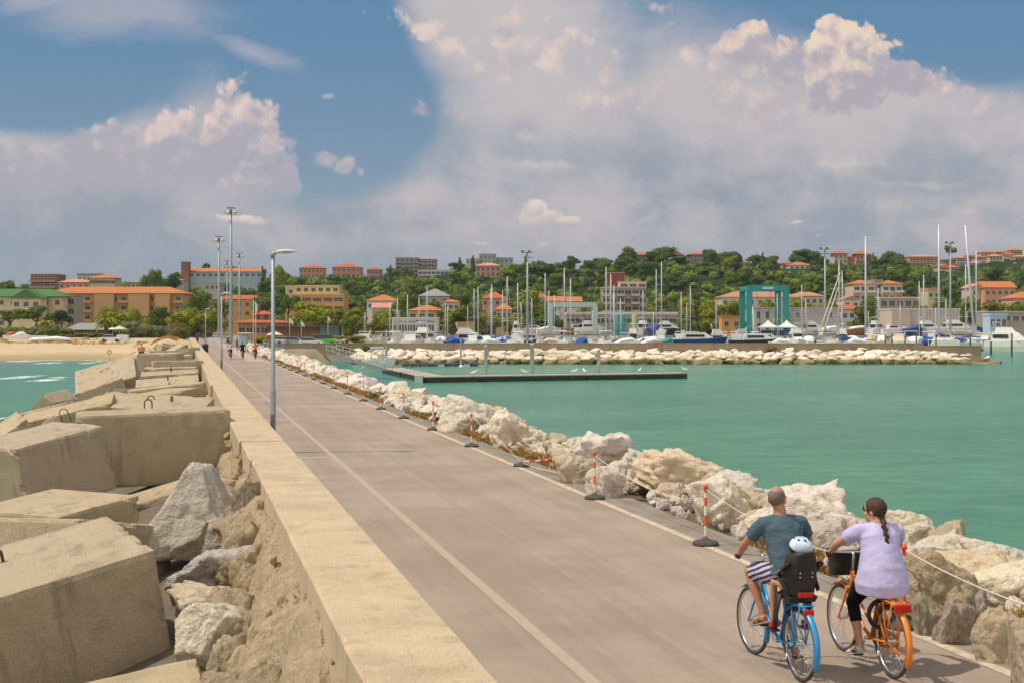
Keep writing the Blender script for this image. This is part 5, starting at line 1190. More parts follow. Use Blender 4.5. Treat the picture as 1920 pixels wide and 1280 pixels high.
# hand-placed trees: px, y of the crown top, crown width px, distance, kind, leaf, label
HP = [
 (1246, 463, 62, 880, 'round', L_DARK, "big dark round tree standing above the others between the red-roofed hilltop blocks"),
 (1337, 508, 60, 760, 'round', L_BRIGHT, "bright lime-green tree on the slope left of the hoist"),
 (1780, 456, 22, 860, 'pine', L_MID, "lone umbrella pine on the crest at the right, against the sky"),
 (862, 484, 18, 800, 'cypress', L_DARK, "left one of two pointed dark cypresses left of the pink villa"), (887, 480, 16, 820, 'cypress', L_DARK, "right one of two pointed dark cypresses above the pink villa"),
 (293, 499, 30, 640, 'round', L_MID, "tall green tree left of the bell tower"), (272, 505, 24, 645, 'round', L_MID, "narrower green tree left of the tall one by the tower"), (322, 505, 26, 690, 'round', L_DARK, "dark tree just left of the brick bell tower"),
 (12, 521, 36, 640, 'pine', L_MID, "umbrella pine at the left edge of the hill"), (385, 489, 14, 800, 'pine', L_DARK, "small dark pine rising over the long hilltop roof"), (493, 501, 16, 740, 'cypress', L_DARK, "dark cypress at the right end of the hilltop building"),
 (524, 498, 26, 720, 'round', L_BRIGHT, "yellow-green tree at the end of the long hilltop building"), (1020, 488, 50, 760, 'round', L_DARK, "broad dark tree right of the pink villa"), (1105, 490, 30, 780, 'pine', L_DARK, "dark pine on the crest above the red cube building"), (1170, 475, 26, 850, 'pine', L_DARK, "leaning dark pine at the left of the hilltop blocks"), (1520, 466, 34, 860, 'round', L_DARK, "dark round tree on the crest above the villa slope"), (1680, 470, 30, 860, 'round', L_MID, "green tree on the crest left of the long hilltop building"),
 (205, 571, 40, 400, 'round', L_BRIGHT, "bright green round tree in front of the tan apartment building, left one"), (245, 570, 44, 398, 'round', L_BRIGHT, "bright green round tree in front of the tan apartment building, second one"), (300, 570, 34, 402, 'round', L_MID, "green round tree at the right of the tan apartment building"),
 (368, 543, 60, 440, 'pine', L_MID, "big rounded pine at the right end of the tan apartment building"), (352, 566, 50, 390, 'round', L_BRIGHT, "bright tree left of the farthest street lamp"), (390, 572, 44, 380, 'round', L_BRIGHT, "bright round tree behind the farthest street lamp"), (420, 556, 44, 440, 'pine', L_MID, "flat-topped pine behind the floodlight masts"), (500, 552, 60, 470, 'pine', L_MID, "wide flat-topped pine right of the floodlight masts"),
 (590, 562, 74, 400, 'round', L_BRIGHT, "large bright green tree below the orange stepped house, left one"), (540, 545, 50, 460, 'pine', L_DARK, "dark pine left of the orange stepped house"), (630, 575, 60, 385, 'pine', L_BRIGHT, "spreading bright pine below the orange stepped house"), (668, 575, 50, 380, 'pine', L_BRIGHT, "spreading bright pine in the middle of the roadside trees"), (720, 572, 44, 400, 'round', L_BRIGHT, "bright green tree left of the club building"), (768, 545, 56, 450, 'pine', L_MID, "round dark pine above the yellow ochre house"), (810, 560, 46, 470, 'round', L_MID, "green tree behind the yellow ochre house"),
 (846, 574, 50, 400, 'round', L_BRIGHT, "bright tree right of the yellow ochre house"), (880, 565, 56, 395, 'pine', L_MID, "pine between the yellow house and the masts"), (905, 575, 44, 400, 'round', L_BRIGHT, "bright round tree among the masts"), (990, 540, 62, 400, 'round', L_BRIGHT, "tall bright tree behind the floodlight mast with crossed lamps"), (1020, 560, 46, 395, 'round', L_MID, "green tree right of the tall bright one"), (860, 534, 46, 560, 'round', L_MID, "leafy tree above the curved white house"), (915, 537, 40, 560, 'round', L_BRIGHT, "yellowish tree above the pink house"),
 (1110, 560, 40, 470, 'round', L_BRIGHT, "bright tree left of the modern grey block"), (1240, 556, 60, 420, 'pine', L_BRIGHT, "bright spreading pine right of the modern grey block"), (1290, 556, 50, 415, 'round', L_BRIGHT, "bright tree behind the long boat shed"), (1330, 560, 46, 410, 'round', L_BRIGHT, "bright tree above the small orange hut"), (1368, 562, 44, 400, 'round', L_BRIGHT, "bright tree left of the turquoise hoist"), (1440, 562, 40, 400, 'round', L_BRIGHT, "bright tree framed by the turquoise hoist"), (1510, 558, 50, 410, 'round', L_BRIGHT, "bright tree right of the turquoise hoist"), (1545, 560, 40, 412, 'round', L_BRIGHT, "bright tree behind the grey workshop wall"),
 (1628, 556, 42, 385, 'round', L_MID, "dense green tree in front of the large villa"), (1720, 562, 46, 400, 'round', L_BRIGHT, "bright tree left of the ribbed shed"), (1770, 555, 50, 400, 'round', L_MID, "green tree above the ribbed shed"), (1820, 556, 50, 400, 'round', L_BRIGHT, "bright tree right of the ribbed shed"), (1870, 560, 50, 410, 'pine', L_BRIGHT, "bright pine in front of the broad orange roof"), (1910, 566, 40, 400, 'round', L_MID, "green tree at the right edge behind the cabin"),
 (652, 591, 26, 300, 'round', L_MID, "small dense green tree standing between the parked cars"), (20, 575, 60, 385, 'pine', L_MID, "dark hedge-like pine in front of the green roof, left one"), (70, 572, 70, 385, 'pine', L_MID, "dark hedge-like pine in front of the green roof, right one"), (115, 580, 50, 380, 'pine', L_DARK, "low dark pine right of the green-roofed building")]
for (px, yt, wpx, Y, kind, leaf, lab) in HP:
    X = (px-CX)*Y/F; z = land(X, Y); zt = CH+(612-yt)*Y/F; h = max(4, zt-z); w = wpx*Y/F*(1.25 if kind != 'cypress' else 2.2)
    if kind == 'round': w *= 1.32
    tree(kind, X, Y, z-.2, h*1.03, w, leaf, lab, rr=tr_)
LMK = [(640, 'beside the road end'), (735, 'left of the club building'), (820, 'behind the club building'), (900, 'by the ochre boathouse'), (1000, 'by the crossed-lamp mast'), (1120, 'behind the pale green hoist'), (1215, 'by the modern grey block'), (1300, 'behind the boat shed'), (1390, 'left of the turquoise hoist'), (1480, 'behind the white cube'), (1580, 'behind the grey workshop'), (1700, 'below the large villa'), (1800, 'behind the ribbed shed'), (2000, 'near the blue cabin')]
for i in range(58):
    px = 540+i*24.2+tr_.uniform(-7, 7); Y = tr_.uniform(386, 424); X = (px-CX)*Y/F; h = tr_.uniform(4.5, 8.0); kd_ = 'round' if i % 4 else 'pine'
    if 757 < px < 838 and Y > 395: Y = 388; X = (px-CX)*Y/F
    if px < 640: Y = tr_.uniform(400, 440); X = (px-CX)*Y/F
    tree(kd_, X, Y, land(X, Y)-.3, h, h*tr_.uniform(1.1, 1.5), (L_BRIGHT, L_MID, L_BRIGHT, L_YEL, L_BRIGHT)[i % 5], "%s %s %s, %s" % (('low rounded', 'taller rounded')[h > 6.2], ('lime-green', 'green', 'lime-green', 'yellowish', 'lime-green')[i % 5]+' '+('tree', 'pine')[kd_ == 'pine'], [b for a, b in LMK if px < a][0], 'nearer the quay' if Y < 405 else 'farther from the quay'), 'tree', 'garden trees behind the quay', rr=tr_)
BU = [("olive-grey bush", L_OLIVE), ("green bush", L_MID), ("yellow-brown bush", L_YEL), ("bright bush", L_BRIGHT)]
zb_ = ["at the left edge above the sand", "behind the white panels", "behind the long covered boat", "around the beach hut", "by the striped umbrella", "near the pier's root", "behind the sand mound", "by the road's end"]
for i in range(64):
    px = -10+i*5.9+tr_.uniform(-6, 6); Y = tr_.uniform(318, 345) if i % 2 else tr_.uniform(345, 372); X = (px-CX)*Y/F
    if X*.97105+Y*.23886 > -1: continue
    h = tr_.uniform(2.4, 4.6); w = tr_.uniform(4, 7); j = tr_.choices([0, 1, 2, 3], [.42, .25, .18, .15])[0]
    if 125 < px < 212 and Y < 335: h = 1.6; Y = 322
    tree('bush', X, Y, land(X, Y)-.2, h, w, BU[j][1], "%s %s, %s" % (BU[j][0], zb_[max(0, min(7, int(px/45)))], 'in the front row' if i % 2 else 'in the back row'), 'bush', 'bushes behind the beach', rr=tr_)
for (px, Y, h, w, leaf, lab) in ((262, 318, 5.5, 8, L_OLIVE, "large rounded olive-grey bush above the sand mound"), (335, 300, 4.5, 5.5, L_YEL, "sparse yellowish bush beside the end of the parapet"), (300, 325, 4.0, 6, L_OLIVE, "pale grey-green bush left of the parapet's end"), (88, 322, 4, 5, L_YEL, "rust-coloured bush behind the white panels"),
     (420, 300, 1.7, 3.2, L_YEL, "low yellowish hedge left of the distant cyclists"), (492, 262, 1.8, 4.0, L_BRIGHT, "low hedge under the cream parasol"), (520, 262, 1.7, 3.6, L_YEL, "yellowish low hedge right of the cream parasol"), (553, 262, 1.8, 2.6, L_YEL, "small golden bush left of the parked white car"), (612, 262, 1.7, 2.6, L_YEL, "small golden bush in front of the green van"), (634, 262, 1.9, 2.4, L_YEL, "small golden bush right of the green van"), (665, 262, 2.0, 4.5, L_YEL, "orange-flowered shrub beside the moored boats"),
     (576, 214, 1.0, 1.9, L_MID, "small weed bush hanging on the wall, left one"), (643, 203, 1.1, 1.8, L_MID, "small weed bush at the wall's foot, middle one"), (686, 203, 1.3, 1.9, L_MID, "weed bush at the wall's foot by the moored launch"), (1452, 203.4, .9, 2.2, L_YEL, "weed tuft on the far breakwater wall below the white tents"), (1836, 206, .8, 1.7, L_MID, "weed bush on the far end of the breakwater wall"), (1620, 203.4, .7, 3.2, L_YEL, "low yellow weeds along the far breakwater wall")):
    X = (px-CX)*Y/F; tree('bush', X, Y, max(land(X, Y), -.55), h, w, leaf, lab, 'bush', rr=tr_)
# dry grass on the sand mound and the dune edge
pts = []
for i in range(900):
    s_ = tr_.uniform(212, 300); d = tr_.uniform(-9, .6); v = rp(s_, d)
    if mnoise.noise(Vector((v.x*.12, v.y*.12, 9))) > -.05: pts.append((v.x, v.y, land(v.x, v.y)-.03))
for i in range(500):
    px = tr_.uniform(0, 240); Y = tr_.uniform(268, 316); X = (px-CX)*Y/F
    if mnoise.noise(Vector((X*.10, Y*.10, 4))) > .05: pts.append((X, Y, land(X, Y)-.03))
tufts("dune_grass", pts, .38, M_straw, 9, .7, label="dry straw-coloured dune grass on the sand mound behind the blocks", cat="dry grass", kind='stuff')
# palms
def palm(px, Y, yt, lab):
    X = (px-CX)*Y/F; z = land(X, Y); H_ = CH+(612-yt)*Y/F-z; r = empty("palm_tree", (X, Y, z), label=lab, cat="palm tree")
    MB().tube([(0, 0, 0), (.1, 0, H_*.4), (0, .1, H_*.8)], [.22, .18, .16], 8).build('trunk', M_bark, r)
    m = MB()
    for k in range(22):
        a = k*2.4; el = .9-.07*k; L = 2.3; pp = [Vector((0, 0, H_*.8))+Vector((math.cos(a)*L*t*math.cos(el*(1-t)), math.sin(a)*L*t*math.cos(el*(1-t)), L*t*math.sin(el)-1.6*t*t)) for t in (0, .3, .6, 1)]
        for (p, q) in zip(pp, pp[1:]):
            u = Vector((-math.sin(a), math.cos(a), 0))*.28; m.add([p-u, p+Vector((0, 0, .08)), q+Vector((0, 0, .08)), q-u-Vector((0, 0, .18))], [(0, 1, 2, 3)]); m.add([p+u, p+Vector((0, 0, .08)), q+Vector((0, 0, .08)), q+u-Vector((0, 0, .18))], [(0, 1, 2, 3)])
    m.build('crown', L_BRIGHT, r)
palm(196, 320, 592, "short palm tree standing left of the striped umbrella"); palm(208, 330, 596, "short palm tree behind the striped umbrella"); palm(84, 325, 598, "golden palm behind the white beach panels")
# ================================================================== boats
M_gel = mat('gelcoat_white', [(.70, .69, .66), (.78, .77, .74)], rough=.35, nscale=.8)
M_cream = mat('gelcoat_cream', [(.62, .56, .44), (.70, .64, .52)], rough=.4, nscale=.8)
M_navy = mat('hull_navy', [(.02, .05, .17), (.03, .07, .22)], rough=.35)
M_bluec = mat('canvas_blue', [(.015, .06, .28), (.03, .12, .42)], rough=.9, nscale=3)
M_teal = mat('canvas_teal', [(.02, .30, .27), (.04, .42, .36)], rough=.85, nscale=3)
M_redh = mat('hull_red', [(.42, .05, .03), (.52, .09, .06)], rough=.5); M_woodh = mat('hull_wood', [(.30, .13, .05), (.42, .20, .08)], rough=.6, nscale=3)
M_blk = mat('hull_black', [(.02, .02, .025)], rough=.35); M_beigec = mat('canvas_beige', [(.55, .46, .33), (.64, .55, .42)], rough=.9, nscale=3); M_whitec = mat('canvas_white', [(.66, .67, .70), (.76, .77, .79)], rough=.85, nscale=3)
M_alu = mat('aluminium', [(.50, .52, .54), (.60, .62, .64)], rough=.4, metal=.2); M_tint = mat('tinted_glass', [(.02, .025, .035)], rough=.1, spec=.7)
M_orange = mat('orange_plastic', [(.75, .16, .03)], rough=.5); M_wire = mat('rigging_wire', [(.45, .46, .48)], rough=.5)
HC = dict(white=M_gel, cream=M_cream, navy=M_navy, red=M_redh, wood=M_woodh, black=M_blk, blue=M_bluec, teal=M_teal, beige=M_beigec, whitec=M_whitec)
def hull_mb(L, B, Hh, sheer=.25, n=10):
    """hull lofted from stern (x=-L/2) to a raked bow; waterline at z=0"""
    mb = MB(); st = []
    for i in range(n+1):
        t = i/n; w = B/2*(.80+.20*math.sin(min(1, t*2)*math.pi/2))*(1-max(0, (t-.45)/.55)**2.2*.985); z = Hh*(1+sheer*t*t); x = -L/2+L*t
        rk = .08*L*max(0, t-.7)/.3
        st.append([(x-rk*1.6, 0, -.45+.35*max(0, t-.6)), (x-rk, -w*.72, -.15), (x-rk*.5, -w*.94, z*.45), (x, -w, z), (x, -w*.92, z+.05), (x, w*.92, z+.05), (x, w, z), (x-rk*.5, w*.94, z*.45), (x-rk, w*.72, -.15)])
    k = 9; vs = [p for s_ in st for p in s_]; fs = [(i*k+j, (i+1)*k+j, (i+1)*k+(j+1) % k, i*k+(j+1) % k) for i in range(n) for j in range(k)]
    fs += [tuple(range(k)), tuple(n*k+j for j in range(k-1, -1, -1))]
    mb.add(vs, fs); return mb
def cabin_mb(x0, x1, w, z0, z1, slope=.35, mi=0):
    mb = MB(); h = z1-z0
    b = [(x0, -w/2, z0), (x1+h*slope*2.2, -w/2*.85, z0), (x1+h*slope*2.2, w/2*.85, z0), (x0, w/2, z0)]
    t = [(x0+h*.15, -w/2*.85, z1), (x1, -w/2*.75, z1), (x1, w/2*.75, z1), (x0+h*.15, w/2*.85, z1)]
    mb.hexa(b+t); return mb
def boat_common(root, L, B, Hh, hull, stripe=None):
    o = hull_mb(L, B, Hh).build('hull', HC[hull], root); fix_normals(o)
    return o
def sailboat(px, ytop, Y, label, hull='white', cover='blue', L=None, yaw=0.0, lean=0.0, land_z=None, two_spreaders=True, spar='alu', wdt=1.0):
    zb = WZ if land_z is None else land_z
    Y = 303+(Y-230)*.62 if land_z is None else Y+6
    H_ = CH+(CY-ytop)*Y/F-zb; L = L or max(6.5, H_*.80); B = L*.29; Hh = L*.095
    r = empty('sailboat', ((px-CX)*Y/F, Y, zb), yaw, label=label, cat='sailboat', group='sailing boats of the marina')
    boat_common(r, L, B, Hh, hull)
    cb = cabin_mb(-L*.12, L*.16, B*.55, Hh*1.05, Hh*1.05+.45).build('cabin', M_gel, r)
    mx = L*.10; wd = .055+.0042*H_; wd *= wdt
    m = MB(); m.tube([(mx, 0, Hh), (mx+lean*H_*.5, 0, H_*.5), (mx+lean*H_, 0, H_)], [wd, wd, wd*.65], 7)
    mast = m.build('mast', M_alu if spar == 'alu' else M_gel, r)
    s = MB()
    for f in ((.38, .68) if two_spreaders else (.52,)):
        s.tube([(mx+lean*H_*f, -B*.42, H_*f), (mx+lean*H_*f, B*.42, H_*f)], .03, 5)
    s.build('spreader', M_alu, mast)
    rg = MB(); tp = Vector((mx+lean*H_, 0, H_*.97))
    for q in ((L*.49, 0, Hh*1.25), (-L*.49, 0, Hh), (mx-.1, B*.46, Hh), (mx-.1, -B*.46, Hh)): rg.tube([tp, q], .013, 3)
    rg.build('rigging', M_wire, r)
    bm_ = MB(); bz = Hh+1.25; bm_.tube([(mx, 0, bz), (-L*.33, 0, bz+.05)], [.10, .07], 6); bo = bm_.build('boom', M_alu, r)
    if cover: c = MB(); c.tube([(mx+.15, 0, bz+.35), (mx-.3, 0, bz+.22), (-L*.12, 0, bz+.12), (-L*.33, 0, bz+.12)], [(.34, .16), (.30, .20), (.20, .17), (.10, .10)], 9, up=(0, 0, 1)); c.build('sail_cover', HC[cover], r)
    if tr_.random() < .5: cabin_mb(-L*.30, -L*.14, B*.6, Hh*1.05+.2, Hh*1.05+1.25, .2).build('sprayhood', HC[cover or 'whitec'], r)
    if land_z is not None:
        k = MB()
        for x in (-L*.22, L*.2):
            for y in (-1, 1): k.tube([(x, y*B*.45, -land_z-.0+.05-zb*0-(-0)), (x, y*B*.30, Hh*.3)], .06, 5)
        k.build('cradle', M_dkg, r)
    return r
def motorboat(px, Y, label, L=6, hull='white', yaw=0.0, kind='open', zb=None, canopy='blue'):
    moored = zb is None
    zb = WZ if zb is None else zb; B = L*.33; Hh = .75+L*.072
    r = empty('motorboat', ((px-CX)*Y/F, Y, zb), yaw, label=label, cat='motorboat', group='motorboats of the marina')
    if moored and Y > 290: r.scale = (1.15, 1.15, 1.42)
    boat_common(r, L, B, Hh, hull)
    if kind == 'cruiser':
        c = cabin_mb(-L*.25, L*.12, B*.78, Hh*1.08, Hh*1.08+1.0, .9).build('cabin', M_gel, r)
        w = MB(); w.box(-L*.20, L*.10, -B*.395, -B*.375, Hh+.45, Hh+.85).box(-L*.20, L*.10, B*.375, B*.395, Hh+.45, Hh+.85); w.hexa([(L*.12+.55, -B*.30, Hh+.65), (L*.12+.62, -B*.30, Hh+.65), (L*.12+.62, B*.30, Hh+.65), (L*.12+.55, B*.30, Hh+.65), (L*.12+.12, -B*.28, Hh+1.0), (L*.12+.20, -B*.28, Hh+1.0), (L*.12+.20, B*.28, Hh+1.0), (L*.12+.12, B*.28, Hh+1.0)]).build('windscreen', M_tint, c)
        a = MB(); a.tube([(-L*.27, -B*.4, Hh), (-L*.22, -B*.38, Hh+1.5), (-L*.22, B*.38, Hh+1.5), (-L*.27, B*.4, Hh)], .06, 6); a.build('arch', M_gel, r)
    elif kind == 'fly':
        cabin_mb(-L*.32, L*.10, B*.82, Hh*1.08, Hh*1.08+1.35, .8).build('cabin', M_gel, r)
        cabin_mb(-L*.26, -L*.02, B*.62, Hh+1.46, Hh+2.2, .6).build('flybridge', M_gel, r)
        w = MB(); w.box(-L*.28, L*.08, -B*.42, -B*.38, Hh+.55, Hh+1.1).box(-L*.28, L*.08, B*.38, B*.42, Hh+.55, Hh+1.1).box(-L*.325, -L*.31, -B*.3, B*.3, Hh+.3, Hh+1.2); w.build('window_band', M_tint, r)
        a = MB(); a.tube([(-L*.28, -B*.3, Hh+2.1), (-L*.32, -B*.28, Hh+3.0), (-L*.32, B*.28, Hh+3.0), (-L*.28, B*.3, Hh+2.1)], .06, 6); a.build('arch', M_gel, r)
        m = MB(); m.tube([(L*.1, B*.35, Hh*1.1), (L*.12, B*.34, Hh+.7), (L*.47, .05, Hh+1.0), (L*.12, -B*.34, Hh+.7), (L*.1, -B*.35, Hh*1.1)], .025, 5); m.build('rail', M_alu, r)
    elif kind == 'covered':
        m = MB(); m.tube([(-L*.48, 0, Hh*.8), (-L*.2, 0, Hh+.25), (L*.1, 0, Hh+.45), (L*.40, 0, Hh+.05)], [(.2, B*.42), (.45, B*.5), (.45, B*.45), (.1, .15)], 12, up=(0, 0, 1)); m.build('cover', HC[canopy], r)
    elif kind == 'canopy':
        cabin_mb(-L*.05, L*.15, B*.6, Hh*1.05, Hh+.7, .8).build('console', M_gel, r)
        m = MB(); m.box(-L*.25, L*.12, -B*.4, B*.4, Hh+1.55, Hh+1.68); m.build('canopy', HC[canopy], r, bevel=.05)
        m = MB()
        for x in (-L*.22, L*.1):
            for y in (-1, 1): m.tube([(x, y*B*.37, Hh), (x, y*B*.37, Hh+1.55)], .03, 5)
        m.build('canopy_frame', M_alu, r)
    else:
        cabin_mb(-L*.02, L*.16, B*.5, Hh*1.05, Hh+.65, .9).build('console', M_gel, r)
        m = MB(); m.box(-L*.52, -L*.46, -.22, .22, Hh*.3, Hh+.5); m.build('outboard', M_blk, r, bevel=.04)
    if zb > -1:
        k = MB()
        for x in (-L*.25, L*.2):
            for y in (-1, 1): k.tube([(x, y*B*.35, -zb+.1), (x, y*B*.3, .1)], .06, 5)
        k.build('cradle', M_dkg, r)
    return r
# masts seen in the photograph: px, mast-top y, distance, hull, cover, yaw, short description
WH2 = ['left of the club building', 'under the club lettering', 'right of the club building', 'by the ochre boathouse', 'among the close masts', 'left of the floodlight mast', 'right of the floodlight mast', 'under the pale green hoist', 'below the modern grey block', 'left of the boat shed', 'before the boat shed', 'beside the blue-hulled cruiser', 'left of the turquoise hoist', 'under the turquoise hoist', 'right of the white tents', 'by the leaning spars', 'before the grey workshop', 'by the beige-covered mast', 'before the ribbed shed', 'under the tallest mast', 'by the leaning mast']
SB = [(730, 567, 268, 'white', 'blue', 1.4, "small sailing boat with the leftmost mast, in front of the club building's left end"), (763, 553, 262, 'white', 'whitec', 1.5, "sailing boat with its mast crossing the club building's lettering, left one"), (788, 558, 275, 'cream', 'blue', 1.7, "sailing boat with its mast crossing the club building's lettering, right one"),
      (834, 568, 262, 'white', 'whitec', 1.5, "sailing boat just right of the club building"), (839, 575, 285, 'white', 'blue', 1.5, "small-masted sailing boat beside the one right of the club building"), (891, 541, 258, 'white', 'whitec', 1.6, "left boat of a close pair of masts right of the ochre boathouse"), (895, 537, 272, 'white', 'beige', 1.4, "right boat of a close pair of masts right of the ochre boathouse"),
      (918, 542, 280, 'white', 'navy', 1.5, "sailing boat with a dark blue boom cover near the wall, left of a taller one"), (921, 533, 262, 'navy', 'blue', 1.7, "dark-hulled sailing boat in the middle of the close masts"), (942, 545, 256, 'white', 'blue', 1.3, "sailing boat with a bright blue cover left of the floodlight mast"), (948, 518, 290, 'white', 'whitec', 1.5, "tall sailing boat behind, left of the floodlight mast"), (953, 518, 265, 'white', 'blue', 1.6, "tall sailing boat in front, left of the floodlight mast"), (972, 530, 280, 'white', None, 1.5, "bare-boomed sailing boat just left of the floodlight mast"),
      (995, 560, 258, 'white', 'whitec', 1.5, "sailing boat with an inclined mast right at the floodlight mast's foot"), (1022, 512, 258, 'white', 'blue', 1.5, "sailing boat with a bright blue cover right of the floodlight mast"), (1029, 545, 285, 'white', 'navy', 1.6, "shorter-masted sailing boat behind the blue-covered one"), (1056, 503, 262, 'white', 'teal', 1.5, "tall sailing boat beside the pale green hoist"), (1070, 522, 275, 'white', None, 1.4, "white-masted sailing boat under the pale green hoist"),
      (1136, 500, 256, 'cream', 'navy', 1.6, "tall sailing boat with a blue cover below the modern grey block"), (1147, 513, 275, 'wood', 'beige', 1.5, "brown-hulled sailing boat below the modern grey block"), (1152, 535, 290, 'white', None, 1.5, "short-masted sailing boat below the modern grey block"), (1161, 560, 262, 'white', 'blue', 1.3, "small sailing boat right of the brown-hulled one"), (1206, 545, 256, 'white', 'blue', 1.6, "sailing boat with a blue cover low behind the wall, left of two tall masts"),
      (1276, 548, 300, 'white', None, 1.5, "sailing boat with a thin mast over the boat shed's right end"), (1297, 537, 262, 'white', 'whitec', 1.5, "sailing boat moored beside the blue-hulled cruiser"), (1503, 535, 300, 'white', 'whitec', 1.5, "sailing boat behind the white tents on the right"), (1577, 488, 262, 'white', 'navy', 1.5, "sailing boat with a thick blue-grey mast beside the leaning spars"), (1580.5, 508, 290, 'white', None, 1.5, "sailing boat right behind the thick-masted one"),
      (1629, 442, 256, 'cream', 'beige', 1.5, "tall sailing boat with a beige cover right of the grey workshop wall"), (1648, 540, 285, 'white', 'whitec', 1.5, "short-masted sailing boat right of the beige-covered tall one"), (1726, 527, 275, 'white', 'whitec', 1.5, "sailing boat with a short mast in front of the ribbed shed"), (1737, 515, 262, 'white', 'navy', 1.6, "sailing boat with a dark blue cover in front of the ribbed shed"),
      (1763, 420, 256, 'white', 'blue', 1.5, "tallest sailing boat of the marina, its mast far above the hills"), (1777, 560, 285, 'white', None, 1.5, "low-masted sailing boat right behind the tallest one"), (1817, 495, 262, 'navy', 'blue', 1.6, "navy sailing boat with a blue cover between the two tallest masts"), (1836, 470, 280, 'white', 'whitec', 1.5, "sailing boat behind the leaning tall mast at the right")]
for (px, yt, Y, hull, cov, yaw, lab) in SB: sailboat(px, yt, Y, lab, hull, cov, yaw=yaw+tr_.uniform(-.25, .25), two_spreaders=yt < 525, wdt=1.5 if yt < 450 else 1.0)
for i in range(20):
    px = 690+i*59+tr_.uniform(-18, 18); yt = tr_.uniform(538, 588)
    sailboat(px, yt, 300, "slender small yacht %s, %s mast" % (WH2[min(20, int((px-650)/58))], ('plain white', 'short', 'thin grey')[i % 3]), ('white', 'cream', 'white', 'navy')[i % 4], ('blue', 'whitec', None, 'navy')[i % 4], yaw=1.5+tr_.uniform(-.3, .3), two_spreaders=False)
sailboat(1847, 422, 258, "tall sailing boat at the right whose pale mast leans to the left", 'cream', 'beige', yaw=3.05, lean=-.085 if False else .075, wdt=1.6)
for (px, yt, Y, lab, cov) in ((1230, 505, 352, "left boat of two tall-masted sailing boats standing ashore by the boat shed", None), (1240, 490, 350, "right boat of two tall-masted sailing boats ashore, with a teal cover", 'teal')): sailboat(px, yt, Y, lab, 'white', cov, yaw=1.4, land_z=1.2, L=10)
